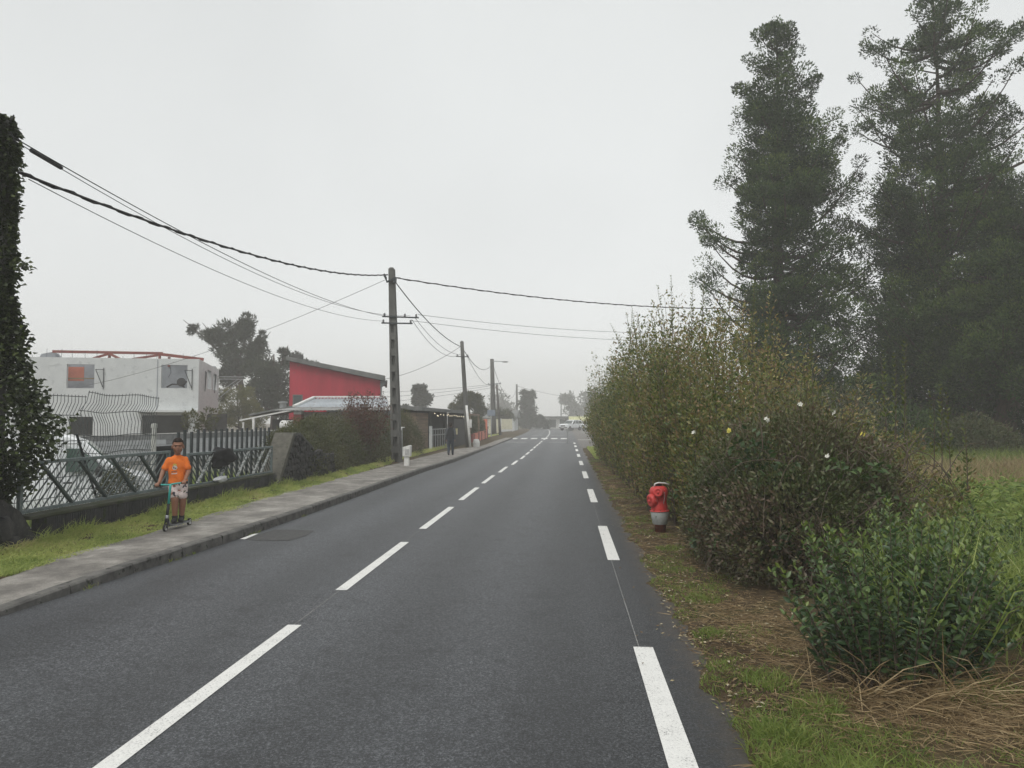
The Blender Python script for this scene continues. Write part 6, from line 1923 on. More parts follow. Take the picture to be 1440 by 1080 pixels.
# ---- the long overgrown hedge
HY = [9.9, 10.8, 12.0, 13.5, 16, 20, 25, 30, 33.5]
HH = [2.0, 2.75, 3.45, 3.95, 4.2, 4.3, 4.15, 3.85, 2.9]
HX0 = [1.85, 1.62, 1.50, 1.45, 1.42, 1.42, 1.40, 1.35, 1.45]
HX1 = [4.6, 4.9, 5.0, 5.0, 4.4, 3.8, 3.4, 3.2, 2.6]
hedge = thing('hedge', 'tall straggling olive and brown hedge running along the road verge', 'hedge', (2.6, 18, 0.05))
lv = Leaves(); paths = []
def stem_bundle(N, y0, y1, per, L, W, xr=(0, 1)):
    y = U(y0, y1, N)
    f = U(*xr, N)
    x0, x1 = np.interp(y, HY, HX0), np.interp(y, HY, HX1)
    x0 = x0 + 0.30 * np.clip(vnoise(y * 0.9, y * 0.3, 1.9), -0.3, 1)
    x = x0 + (x1 - x0) * f + 0.1
    z0 = zg(x, y)
    H = np.interp(y, HY, HH) * (1 - 0.16 * ss(0.35, 1.0, f) - 0.10 * ss(0.22, 0.0, f)) * (0.86 + 0.20 * vnoise(x * 0.9, y * 0.8, 1.7)) * U(0.52, 1.12, N) * (1 - 0.5 * ss(0.45, 1.0, f) * ss(15, 11, y))
    lean_x = -0.62 * ss(0.5, 0.0, f) * ss(10, 13, y) * (0.6 + 0.5 * ss(18, 30, y)) + rng.normal(size=N) * 0.13 + 0.4 * ss(0.6, 1, f)
    lean_y = rng.normal(size=N) * 0.16 - 0.25 * ss(12.5, 10.5, y)
    u = U(0.03, 1.0, (N, per)) ** 0.85
    cx = x[:, None] + lean_x[:, None] * u ** 1.4 + 0.02 * np.sin(u * 9 + x[:, None] * 7)
    cy = y[:, None] + lean_y[:, None] * u ** 1.3
    cz = z0[:, None] + H[:, None] * u
    ang = U(0, 2 * PI, (N, per))
    rad = (0.05 + 0.17 * (1 - u) * u * 2.2) * U(0.2, 1.6, (N, per))
    P = np.stack([cx + rad * np.cos(ang), cy + rad * np.sin(ang), cz + rng.normal(size=(N, per)) * 0.03], -1).reshape(-1, 3)
    Dd = np.stack([np.cos(ang), np.sin(ang), U(0.1, 1.6, (N, per))], -1).reshape(-1, 3)
    n_ = N * per
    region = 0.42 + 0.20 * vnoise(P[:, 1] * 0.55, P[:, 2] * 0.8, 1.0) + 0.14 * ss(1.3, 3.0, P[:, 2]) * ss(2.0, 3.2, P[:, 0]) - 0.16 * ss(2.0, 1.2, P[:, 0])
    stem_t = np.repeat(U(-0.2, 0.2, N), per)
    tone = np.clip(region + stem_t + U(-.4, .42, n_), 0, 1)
    Ls = U(*L, n_)
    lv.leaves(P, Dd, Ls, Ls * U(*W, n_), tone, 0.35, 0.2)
    for i in range(0, N, 3):
        q = np.linspace(0, 0.97, 5)
        pts = np.stack([x[i] + lean_x[i] * q ** 1.4, y[i] + lean_y[i] * q ** 1.3, z0[i] + H[i] * q], 1)
        paths.append((pts, np.linspace(0.012, 0.003, 5)))
stem_bundle(400, 10.0, 13.5, 88, (0.045, 0.085), (0.36, 0.52))
stem_bundle(270, 9.9, 15, 95, (0.045, 0.085), (0.36, 0.52), (0, 0.30))
stem_bundle(350, 13.5, 20, 80, (0.055, 0.10), (0.36, 0.5), (0, 0.8))
stem_bundle(330, 20, 33, 95, (0.07, 0.12), (0.38, 0.5), (0, 0.7))
stem_bundle(260, 12, 33, 80, (0.05, 0.09), (0.38, 0.5), (0, 0.16))
tri_tubes(paths, 'stems', m_twig, hedge, 3)
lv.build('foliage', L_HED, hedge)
# long fresh shoots: opposite leaves up slender stems
def shoots(parent, spots_, name='shoots', lmat=L_SHOOT, L=(0.06, 0.11), Wk=0.40):
    lv = Leaves(); paths = []
    for (x, y, z0, h, lx) in spots_:
        q = np.linspace(0, 1, 6)
        pts = np.stack([x + lx * q ** 1.5, y + U(-.1, .1) * q, z0 + h * q], 1)
        paths.append((pts, np.linspace(0.008, 0.002, 6)))
        m = int(h / 0.06)
        u = np.linspace(0.2, 1, m)
        C = np.stack([x + lx * u ** 1.5, np.full(m, y), z0 + h * u], 1)
        a = u * 19 + U(0, 6)
        for s_ in (0, PI):
            Dd = np.stack([np.cos(a + s_), np.sin(a + s_), np.full(m, 1.1)], 1)
            ll = U(*L, m) * (1.05 - 0.5 * u)
            lv.leaves(C, Dd, ll, ll * Wk, np.clip(U(0, 0.6, m) + 0.4 * u, 0, 1), 0.5)
    tri_tubes(paths, name + '_stems', m_twig, parent, 3, kind='stuff')
    lv.build(name, lmat, parent)
sp_l = []
for k in range(60):
    y = U(11.5, 19); f = U(0, 0.8) ** 1.2
    x = np.interp(y, HY, HX0) + f * (np.interp(y, HY, HX1) - np.interp(y, HY, HX0))
    zt = np.interp(y, HY, HH) * (1 - 0.16 * float(ss(0.35, 1, f)))
    sp_l.append((x, y, zt * U(0.55, 0.72), zt * U(0.24, 0.40), U(-.45, .4)))
for (x, y, zt) in ((2.35, 13, 4.25), (2.1, 12.6, 3.9), (1.9, 13.4, 4.0), (4.1, 9.6, 2.65), (4.25, 9.7, 2.5), (3.95, 9.5, 2.6), (4.75, 9.6, 2.1), (4.55, 9.4, 2.0), (4.65, 9.8, 2.05), (5.0, 9.7, 1.85), (3.4, 9.7, 2.55), (3.2, 9.9, 2.7), (4.5, 10.2, 2.3)):
    sp_l.append((x, y, zt - U(0.9, 1.3), U(0.9, 1.3), U(-.06, .06)))
shoots(hedge, sp_l)

# ---- the dry bramble and vine tangle in front of the hedge
br = shrub('bramble_bush', 'dark tangled bush of brown-leaved brambles beside the hydrant', 'bush',
    [(2.52, 8.5, 0.85, 1.05, 0.95, 1.10), (1.95, 9.1, 0.55, 0.52, 0.9, 0.75), (3.12, 8.6, 0.66, 0.60, 0.8, 0.92), (2.3, 7.7, 0.62, 0.75, 0.55, 0.70), (3.3, 9.3, 0.65, 0.45, 0.7, 0.9)],
    56000, (0.034, 0.070), (0.017, 0.032), L_VINE, stems=120, tint=(0.0, 0.95), up=0.35, base=(2.7, 8.6))
paths = []
for k in range(230):
    a = U(-PI, 0.3); r_ = U(0.55, 1.15)
    c = np.array([2.75 + 1.15 * r_ * math.cos(a), 8.5 + 0.95 * r_ * math.sin(a), U(0.1, 1.5)])
    d = unit(rng.normal(size=(1, 3)) * np.array([1, .5, .7]))[0] * U(0.25, 0.75)
    sag = U(0.05, 0.3)
    pts = [c + d * u + np.array([0, 0, -sag * 4 * (u - 0.3) ** 2 + 0.03 * math.sin(7 * u + k)]) for u in np.linspace(0, 1, 7)]
    paths.append((pts, np.linspace(U(0.003, 0.008), 0.002, 7)))
for k in range(70):                                  # bare stems showing in the lower right of the bush
    x = U(2.2, 3.3); y = U(7.1, 7.8)
    h = U(0.4, 0.95)
    pts = [np.array([x + 0.10 * math.sin(5 * u + k) + U(-.2, .2) * u, y + 0.1 * u, 0.08 + h * u]) for u in np.linspace(0, 1, 7)]
    paths.append((pts, np.linspace(U(0.005, 0.011), 0.003, 7)))
tri_tubes(paths, 'dead_stems', m_twig, br, 4)
lv = Leaves()                                        # big-leaved climber over the left shoulder of the bush
for (cx, cy, cz, n, s_) in ((1.95, 7.95, 1.42, 70, 0.26), (2.15, 7.75, 1.15, 60, 0.25), (2.95, 7.55, 1.25, 26, 0.16), (2.65, 7.5, 1.32, 18, 0.14), (3.1, 7.6, 0.95, 22, 0.2), (1.75, 8.0, 0.6, 40, 0.3), (2.1, 7.4, 0.5, 40, 0.3), (1.55, 9.2, 0.85, 50, 0.28), (1.62, 8.7, 0.45, 40, 0.25)):
    P = np.array([cx, cy, cz]) + sph(n) * U(0.2, 1, n)[:, None] * np.array([s_ * 1.2, s_ * 0.6, s_])
    lv.leaves(P, np.array([0, -0.6, -0.1]) + rng.normal(size=(n, 3)) * 0.6, U(0.07, 0.12, n), U(0.035, 0.055, n), np.clip(U(0, 0.7, n) + (0.4 if cx > 2.5 else 0), 0, 1), 0.4)
lv.build('climber_leaves', L_BIG, br)
m_petal_w = M('white_petal', (0.75, 0.74, 0.66), None, 20, 0.6)
m_petal_y = M('yellow_petal', (0.70, 0.62, 0.12), None, 20, 0.6)
def flower_mesh(m):
    mb = MB()
    for k in range(5):
        a = 2 * PI * k / 5
        d = Vector((math.cos(a), math.sin(a), 0.35)); s_ = Vector((-math.sin(a), math.cos(a), 0))
        mb.add([Vector((0, 0, 0)), d * 0.022 + s_ * 0.014, d * 0.038 + Vector((0, 0, -.004)), d * 0.022 - s_ * 0.014], [(0, 1, 2, 3)])
    mb.lathe([(0.006, 0), (0.007, 0.01), (0.002, 0.016)], 6)
    me = mb.mesh('flower', None, fix=False); me.materials.append(m); return me
fw_, fy_ = flower_mesh(m_petal_w), flower_mesh(m_petal_y)
invb = WM[br.name].inverted()
for (u_, v_, Y_, me) in ((1104, 571, 7.9, fw_), (1150, 582, 8.0, fw_), (1061, 591, 7.8, fw_), (1185, 608, 7.8, fy_), (968, 609, 8.6, fw_), (1135, 640, 7.6, fw_), (1012, 606, 7.9, fy_)):
    x_ = (u_ - 797) / 1040 * Y_ * 1.004; z_ = 1.75 - (v_ - 591) / 1040 * Y_
    for q in range(2):
        o = bpy.data.objects.new('flower', me); COL.objects.link(o); o.parent = br
        o.location = invb @ Vector((x_ + U(-.02, .02), Y_ - 0.25 + U(-.03, .03), z_ + U(-.02, .02)))
        o.rotation_euler = (R(60) + U(-.5, .5), U(-.5, .5), U(-3, 3)); o.scale = (U(0.5, 0.75),) * 3

# ---- the laurel-like bush close by
def leaf8(P, D, L, W, up=0.5):
    n = len(P); D = unit(D)
    nrm = rng.normal(size=(n, 3)) * (1 - up) + np.array([0, 0, 1.0]) * up
    s_ = unit(np.cross(D, nrm)); nn = unit(np.cross(s_, D))
    L = L[:, None]; W = W[:, None]
    pts = []
    for (u, wv, dz) in ((0, 0, 0), (0.30, 0.42, 0.10), (0.30, 0, 0.02), (0.30, -0.42, 0.10), (0.65, 0.38, 0.05), (0.65, 0, -0.04), (0.65, -0.38, 0.05), (1, 0, -0.14)):
        pts.append(P + D * L * u + s_ * W * wv + nn * L * dz)
    V = np.stack(pts, 1).reshape(-1, 3)
    tris = [(0, 1, 2), (0, 2, 3), (1, 4, 5), (1, 5, 2), (2, 5, 6), (2, 6, 3), (4, 7, 5), (5, 7, 6)]
    i = np.arange(n)[:, None] * 8
    return V, np.concatenate([i + np.array([q]) for q in tris], 0)
def laurel(label, cx, cy, rx, ry_, h, N, n_single, group):
    z0 = float(zg(cx, cy))
    t = thing('laurel_bush', label, 'bush', (cx, cy, z0), 0, group)
    lv = Leaves(); paths = []
    AP, AD, AL, AT = [], [], [], []
    for k in range(N):
        a = U(0, 2 * PI); q = math.sqrt(U(0, 1))
        bx, by = cx + rx * q * 0.75 * math.cos(a), cy + ry_ * q * 0.75 * math.sin(a)
        hh = h * (1.0 - 0.45 * q ** 2.5) * U(0.55, 1.12)
        lx, ly = rx * 0.45 * q * math.cos(a) + U(-.08, .08), ry_ * 0.45 * q * math.sin(a) + U(-.08, .08)
        u_ = np.linspace(0, 1, 6)
        pts = np.stack([bx + lx * u_ ** 1.5, by + ly * u_ ** 1.5, z0 + hh * u_], 1)
        paths.append((pts, np.linspace(0.007, 0.002, 6)))
        m = int(hh / 0.034)
        u = np.linspace(0.10 + 0.12 * (1 - q), 1, m)
        C = np.stack([bx + lx * u ** 1.5, by + ly * u ** 1.5, z0 + hh * u], 1)
        ang = np.arange(m) * 1.62 + U(0, 6)
        for s_ in (0, PI):
            AP.append(C); AD.append(np.stack([np.cos(ang + s_), np.sin(ang + s_), U(0.15, 0.9, m) + u ** 4 * 0.8], 1))
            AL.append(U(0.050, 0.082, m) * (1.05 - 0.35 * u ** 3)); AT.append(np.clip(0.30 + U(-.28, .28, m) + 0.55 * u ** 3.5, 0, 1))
    AP, AD, AL, AT = map(np.concatenate, (AP, AD, AL, AT))
    # the leaves that show largest become leaves of their own, the rest one mass
    dist = np.linalg.norm(AP - np.array([0, 0, 1.75]), axis=1) - 0.25 * AL / 0.07
    front = np.argsort(dist + U(0, 0.35, len(AP)))[:n_single]
    rest = np.ones(len(AP), bool); rest[front] = False
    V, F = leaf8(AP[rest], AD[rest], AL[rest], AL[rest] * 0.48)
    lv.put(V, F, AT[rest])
    tri_tubes(paths, 'stems', m_twig, t, 4)
    lv.build('foliage', L_LAU, t, kind='stuff')
    if n_single:
        protos = []
        for k in range(6):
            V, F = leaf8(np.zeros((1, 3)), np.array([[0, 1.0, 0]]), np.array([0.07]), np.array([0.034 + 0.001 * k]), 1.0)
            me = bpy.data.meshes.new('leaf'); me.from_pydata(V.tolist(), [], F.tolist()); me.materials.append(L_LAU)
            at = me.attributes.new('tint', 'FLOAT', 'POINT'); at.data.foreach_set('value', np.full(8, 0.08 + 0.13 * k, dtype=np.float32))
            protos.append(me)
        for i in front:
            o = bpy.data.objects.new('leaf', protos[min(5, int(AT[i] * 7))])
            COL.objects.link(o); o.parent = t
            o.location = Vector(AP[i]) - Vector((cx, cy, z0))
            q = Vector(AD[i]).to_track_quat('Y', 'Z')
            o.rotation_mode = 'QUATERNION'; o.rotation_quaternion = q @ Vector((0, 1, 0)).rotation_difference(Vector((0, 1, 0))) 
            o.scale = (AL[i] / 0.07,) * 3
    return t
GL = 'glossy laurel bushes by the verge'
laurel('glossy dark green laurel bush nearest the road edge above the straw', 2.14, 5.10, 0.68, 0.48, 1.02, 112, 290, GL)
laurel('glossy green laurel bush close behind the nearest one, field side', 2.85, 5.95, 0.58, 0.46, 0.86, 80, 0, GL)
laurel('lighter laurel bush at the back of the laurel group by the brambles', 3.25, 7.05, 0.80, 0.55, 0.85, 95, 0, GL)
laurel('laurel bush farthest into the field beside the tall grass', 4.2, 7.6, 0.5, 0.45, 0.8, 55, 0, GL)

# ---- grass, straw, litter on the right
def scatter(n, x0, x1, y0, y1, power=1.0):
    """More points near the camera."""
    y = y0 * (y1 / y0) ** (U(0, 1, n) ** power)
    x = U(x0, x1, n)
    return x, y
def blades(lv, x, y, h, wd, tone, bend, spread=0.35, z=None):
    n = len(x)
    z = zg(x, y) - 0.01 if z is None else z
    P = np.stack([x, y, z], 1)
    Dd = np.array([0, 0, 1.0]) + rng.normal(size=(n, 3)) * np.array([spread, spread, 0.05])
    lv.blades(P, Dd, h, wd, tone, bend)

g = Leaves()
x, y = scatter(150000, 0.86, 3.6, 2.6, 34)
patch = vnoise(x, y, 1.5) + 0.5 * vnoise(x, y, 4.0, 2.0)
keep = (patch > -0.22 + U(-.25, .25, len(x)) + 0.5 * ss(1.45, 1.9, x) * ss(3.7, 4.2, y) + 0.36 * ss(4.6, 5.6, y) - 0.6 * ss(4.0, 3.3, y) - 0.25 * ss(1.5, 1.1, x)) & (x > 0.93 + 0.12 * vnoise(y, x * 0, 2.7))
x, y, patch = x[keep], y[keep], patch[keep]
n = len(x)
g_h = U(0.025, 0.075, n) * (1 - 0.35 * ss(5, 7, y)) * (1 + 0.8 * np.clip(patch, 0, 1)) * (1 + 0.7 * ss(3.9, 3.2, y))
blades(g, x, y, g_h, U(0.003, 0.006, n) * (1 + 0.03 * y), np.clip(0.35 + U(-.3, .35, n) + 0.1 * patch, 0, 1), U(0.3, 1.2, n), 0.55)
# strong tufts
for (cx, cy, m, hh, rr2) in ((1.36, 3.55, 420, 0.22, 0.16), (1.75, 3.45, 380, 0.24, 0.16), (2.35, 3.55, 520, 0.28, 0.2), (2.7, 3.7, 400, 0.28, 0.2), (1.15, 4.2, 300, 0.12, 0.15), (1.3, 5.0, 300, 0.12, 0.18), (1.12, 6.1, 260, 0.09, 0.12), (1.28, 7.2, 300, 0.09, 0.18), (1.45, 4.55, 260, 0.12, 0.15), (1.05, 3.75, 200, 0.12, 0.12), (2.95, 4.2, 420, 0.4, 0.22), (1.25, 8.6, 300, 0.08, 0.2), (1.35, 10.0, 300, 0.08, 0.2)):
    a = U(0, 2 * PI, m); q = np.sqrt(U(0, 1, m)) * rr2
    tx, ty = cx + q * np.cos(a), cy + q * np.sin(a)
    blades(g, tx, ty, U(0.5, 1.1, m) * hh, U(0.004, 0.008, m), np.clip(U(0.1, 0.75, m), 0, 1), U(0.5, 1.4, m), 0.5)
g.build('verge_grass', L_GRS, kind='stuff')

s = Leaves()
def straw(n, xf, yf, L, tone, zlift=0.02, W=(0.003, 0.006)):
    x, y = xf(n), yf(n)
    z = zg(x, y) + U(0.0, zlift, n)
    a = U(0, 2 * PI, n)
    Dd = np.stack([np.cos(a), np.sin(a), U(-0.06, 0.16, n)], 1)
    s.blades(np.stack([x, y, z], 1), Dd, U(*L, n), U(*W, n), np.clip(tone + U(-.3, .4, n), 0, 1), U(0.0, 0.5, n))
straw(5200, lambda n: np.clip(rng.normal(2.35, 0.42, n), 1.45, 3.6), lambda n: np.clip(rng.normal(4.40, 0.33, n), 3.5, 5.6), (0.04, 0.17), 0.42, 0.045, (0.0015, 0.0045))
straw(2800, lambda n: np.clip(rng.normal(1.62, 0.24, n), 1.15, 2.2), lambda n: np.clip(rng.normal(6.1, 0.7, n), 4.6, 8.5), (0.03, 0.14), 0.45, 0.035, (0.0015, 0.0045))
straw(3500, lambda n: U(0.92, 1.7, n), lambda n: U(3, 12, n), (0.04, 0.14), 0.35, 0.012)
straw(1500, lambda n: U(1.0, 1.6, n), lambda n: U(12, 30, n), (0.08, 0.2), 0.35, 0.012, (0.008, 0.014))
# dry stems standing out of the foot of the laurel
m = 420
a = U(0, 2 * PI, m)
bx_, by_ = 2.2 + rng.normal(size=m) * 0.30, 4.85 + rng.normal(size=m) * 0.16
s.blades(np.stack([bx_, by_, zg(bx_, by_)], 1), np.stack([np.cos(a) * 0.8, np.sin(a) * 0.8 - 0.5, U(0.1, 0.9, m)], 1), U(0.2, 0.55, m), U(0.004, 0.008, m), np.clip(0.6 + U(-.4, .4, m), 0, 1), U(0.2, 0.8, m))
s.build('dry_straw', L_STR, kind='stuff')

f = Leaves()
n = 5000
x, y = 0.90 + np.abs(rng.normal(size=n)) * 0.5, 4.5 * (24 / 4.5) ** U(0, 1, n)
x = np.where(U(0, 1, n) < 0.06, x - U(0.1, 0.5, n), x)
z = np.where(x < 1.0, 0.004, zg(x, y)) + U(0.006, 0.02, n)
a = U(0, 2 * PI, n)
kp = (vnoise(x * 2, y, 2.3) + U(-.7, .7, n)) > 0.0; x, y, z, a = x[kp], y[kp], z[kp], a[kp]; n = len(x)
f.leaves(np.stack([x, y, z], 1), np.stack([np.cos(a), np.sin(a), U(-.15, .25, n)], 1), U(0.012, 0.042, n) * (1 + 0.02 * y), U(0.008, 0.022, n) * (1 + 0.02 * y), np.clip(U(0, 1, n) ** 1.9, 0, 1), 0.8, 0.15)
f.build('fallen_leaves', L_FAL, kind='stuff')

fg = Leaves()
x, y = scatter(42000, 2.6, 24, 4.6, 26)
keep = (x > 3.2 + 0.0 * y) & (x < 3 + y * 0.95) & ~((x < 5.2) & (y > 8.0)) 
x, y = x[keep], y[keep]; n = len(x)
blades(fg, x, y, U(0.18, 0.5, n) * (1 + 0.35 * vnoise(x, y, 0.8)), U(0.008, 0.016, n) * (1 + 0.035 * y), np.clip(0.42 + 0.3 * vnoise(x, y, 0.7) + U(-.3, .35, n), 0, 1), U(0.3, 1.3, n), 0.4)
x, y = U(4.5, 15, 9000), U(9.5, 15.5, 9000)          # broad-leaved rank growth
n = len(x)
P = np.stack([x, y, zg(x, y) + U(0.1, 0.42, n)], 1)
fg.leaves(P, rng.normal(size=(n, 3)) * np.array([1, 1, 0.5]), U(0.10, 0.22, n), U(0.03, 0.06, n), np.clip(U(0, 0.7, n), 0, 1), 0.5)
n = 110
x, y = rng.normal(2.45, 0.2, n), rng.normal(5.2, 0.15, n)
blades(fg, x, y, U(0.6, 1.25, n), U(0.006, 0.013, n), np.clip(0.45 + U(-.3, .4, n), 0, 1), U(0.3, 1.3, n), 0.4)
x, y = U(2.9, 4.4, 2600), U(5.6, 8.0, 2600); n = 2600
blades(fg, x, y, U(0.4, 0.95, n), U(0.006, 0.012, n), np.clip(0.45 + U(-.3, .4, n), 0, 1), U(0.3, 1.2, n), 0.35)
fg.build('field_grass', L_FIELD, kind='stuff')
hy_ = Leaves()
x, y = U(4.8, 22, 22000), U(16.0, 22.5, 22000); n = len(x)
blades(hy_, x, y, U(0.25, 0.62, n) * (1 + 0.3 * vnoise(x, y, 1.0)), U(0.010, 0.020, n), np.clip(0.4 + 0.3 * vnoise(x, y, 0.9) + U(-.3, .3, n), 0, 1), U(0.2, 1.0, n), 0.3)
hy_.build('standing_hay', L_HAY, kind='stuff')
fg2 = Leaves()
x, y = U(4.8, 26, 16000), U(22.5, 30, 16000); n = len(x)
blades(fg2, x, y, U(0.3, 0.7, n), U(0.015, 0.03, n), np.clip(0.3 + U(-.3, .4, n), 0, 1), U(0.3, 1.0, n), 0.3)
fg2.build('rough_grass', L_GRS, kind='stuff')
# end of the hedge: grass patch at the mouth of the side road
gp = Leaves()
x, y = U(1.25, 3.2, 6000), U(32.5, 46.5, 6000); n = len(x)
blades(gp, x, y, U(0.06, 0.2, n), U(0.015, 0.03, n), U(0.0, 0.6, n), U(0.3, 1.0, n), 0.4)
gp.build('verge_grass', L_STRIP, kind='stuff')
shrub('verge_shrub', 'dark shrub standing at the far end of the hedge by the side road', 'shrub', [(2.4, 36, 0.9, 0.95, 1.4, 1.0), (2.0, 34.2, 0.5, 0.5, 0.7, 0.6)], 6500, (0.07, 0.12), (0.03, 0.05), L_VINE, tint=(0, 0.5))

# ---- grass strip and weeds on the left
gl = Leaves()
x, y = scatter(100000, -6.82, -5.84, 2.5, 27)
edge = np.interp(y, LY, LX) + 0.05 * vnoise(y, x * 0, 3.1)
keep = (x < edge + 0.05 + 0.05 * vnoise(y, x * 0, 7.0)) & (x > -6.78) & (vnoise(x * 2, y, 2.1, 4.0) > -0.62 + U(-.15, .15, len(x)))
x, y = x[keep], y[keep]; n = len(x)
hgt = U(0.035, 0.08, n) * (1 + 1.2 * ss(-6.45, -6.75, x)) * (1 + 0.4 * vnoise(x, y, 1.5))
blades(gl, x, y, hgt, U(0.006, 0.011, n) * (1 + 0.02 * y), np.clip(0.42 + 0.5 * vnoise(x * 1.5, y, 1.3) + U(-.3, .3, n), 0, 1), U(0.5, 1.6, n), 0.75)
x, y = U(-6.75, -6.6, 2600), U(9, 20.5, 2600); keep = vnoise(y, x * 0, 1.6) > 0.1; x, y = x[keep], y[keep]; n = len(x)
blades(gl, x, y, U(0.12, 0.32, n), U(0.006, 0.012, n), U(0.0, 0.6, n), U(0.4, 1.2, n), 0.3)
x, y = U(-7.9, -6.5, 9000), U(27, 42, 9000)
keep = (x < np.interp(y, LY, LX) - 0.05) & ((y < 33.5) | (x > -7.0)); x, y = x[keep], y[keep]; n = len(x)
blades(gl, x, y, U(0.08, 0.25, n), U(0.015, 0.025, n), U(0.2, 0.9, n), U(0.3, 1.0, n), 0.4)
x, y = U(-7.6, -5.3, 9000), U(45, 80, 9000)
keep = (x < np.interp(y, LY, LX) - 0.02 + road_off(y)); x, y = x[keep], y[keep]; n = len(x)
blades(gl, x, y, U(0.08, 0.22, n), U(0.025, 0.045, n), U(0.2, 0.9, n), U(0.3, 1.0, n), 0.4)
gl.build('verge_grass', L_STRIP, kind='stuff')
yw = Leaves()
x, y = np.concatenate([U(-13, -7.12, 26000), U(-22, -7.12, 16000)]), np.concatenate([U(8.5, 26.5, 26000), U(1.5, 26, 16000)]); n = len(x)
blades(yw, x, y, U(0.25, 0.75, n) * (1 + 0.3 * vnoise(x, y, 1.1)), U(0.009, 0.018, n), np.clip(0.35 + 0.3 * vnoise(x, y, 0.9) + U(-.3, .4, n), 0, 1), U(0.3, 1.0, n), 0.3)
yw.build('yard_weeds', L_FIELD, kind='stuff')
ed = Leaves()                                        # weeds and debris along the kerb foot
y = U(7, 16, 700); keep = vnoise(y, y * 0, 2.1) > 0.45; y = y[keep]; x = np.interp(y, KY, KX) + U(0.005, 0.05, len(y)); n = len(x)
blades(ed, x, y, U(0.02, 0.08, n), U(0.004, 0.008, n), U(0.2, 1, n), U(0.5, 1.2, n), 0.6, z=np.full(n, 0.0))
ed.build('gutter_weeds', L_GRS, kind='stuff')
shrub('garden_shrub', 'dark weedy shrub beside the nose of the white van', 'shrub', [(-9.25, 14.7, 0.15, 0.40, 0.4, 0.62)], 3200, (0.04, 0.08), (0.02, 0.04), L_LEFT, tint=(0, 0.6), base=(-9.25, 14.7, -0.5))
shrub('sapling', 'small leafy sapling in front of the dark garage opening', 'sapling', [(-15.5, 29.6, 1.75, 0.36, 0.4, 0.4), (-15.0, 29.6, 1.35, 0.3, 0.3, 0.4), (-14.65, 29.5, 1.85, 0.34, 0.4, 0.42)], 620, (0.10, 0.17), (0.05, 0.09), L_LEFT, tint=(0.2, 1), base=(-15, 29.6, -0.4))

GH = 'hedge shrubs behind the stone wall'
hl = ['leafy hedge shrub directly above the rubble stone wall end', 'hedge shrub with pale twigs below the annex window', 'rounded hedge shrub in the middle of the left hedge', 'hedge shrub just before the ribbed pole', 'dark hedge shrub around the lattice garden gate', 'hedge shrub between the garden gate and the timber garage']
for k, (x, y, h, rx, ry_) in enumerate(((-7.55, 19.9, 1.5, 0.65, 1.5), (-7.75, 21.8, 1.75, 0.9, 1.5), (-7.9, 24.0, 1.9, 1.1, 1.6), (-7.6, 26.6, 1.75, 0.9, 1.5), (-8.0, 30.4, 2.0, 0.8, 1.2), (-7.5, 33.4, 2.1, 0.75, 1.6))):
    shrub('hedge_shrub', hl[k], 'hedge shrub', [(x, y, h * 0.55, rx, ry_, h * 0.5), (x + 0.45, y - 0.2, h * 0.32, rx * 0.8, ry_ * 0.8, h * 0.38), (x - 0.3, y + 0.4, h * 0.72, rx * 0.7, ry_ * 0.7, h * 0.3)], 11000, (0.045, 0.085), (0.022, 0.04), L_LEFT, stems=40, group=GH, tint=(0.0, 0.9), base=(x, y, 0.0))
# thin rusty shrub rising over the hedge against the red wall
t = thing('bare_shrub', 'thin twiggy shrub with rusty leaves rising above the hedge against the red wall', 'shrub', (-7.15, 25.8, 0.0))
paths = []; lv = Leaves()
for k in range(46):
    a = U(0, 2 * PI); q = U(0.25, 1.0); h = U(2.1, 3.3) * (1.06 - 0.30 * q)
    e = np.array([-7.15 + 1.05 * q * math.cos(a), 25.8 + 0.7 * q * math.sin(a), h])
    pts = [np.array([-7.15, 25.8, 0.0]) * (1 - u) + e * u + np.array([0, 0, 0.5 * u * (1 - u)]) + 0.04 * np.array([math.sin(9 * u + k), math.cos(8 * u + k), 0]) for u in np.linspace(0, 1, 8)]
    paths.append((pts, np.linspace(0.016, 0.003, 8)))
    m = 110
    u = U(0.5, 1.0, m)
    P = np.array([pts[int(v * 7)] for v in u]) + rng.normal(size=(m, 3)) * 0.10
    lv.leaves(P, rng.normal(size=(m, 3)) + np.array([0, 0, .5]), U(0.06, 0.11, m), U(0.025, 0.045, m), U(0, 1, m), 0.4)
tri_tubes(paths, 'stems', m_twig, t, 4)
lv.build('foliage', L_RUST, t)

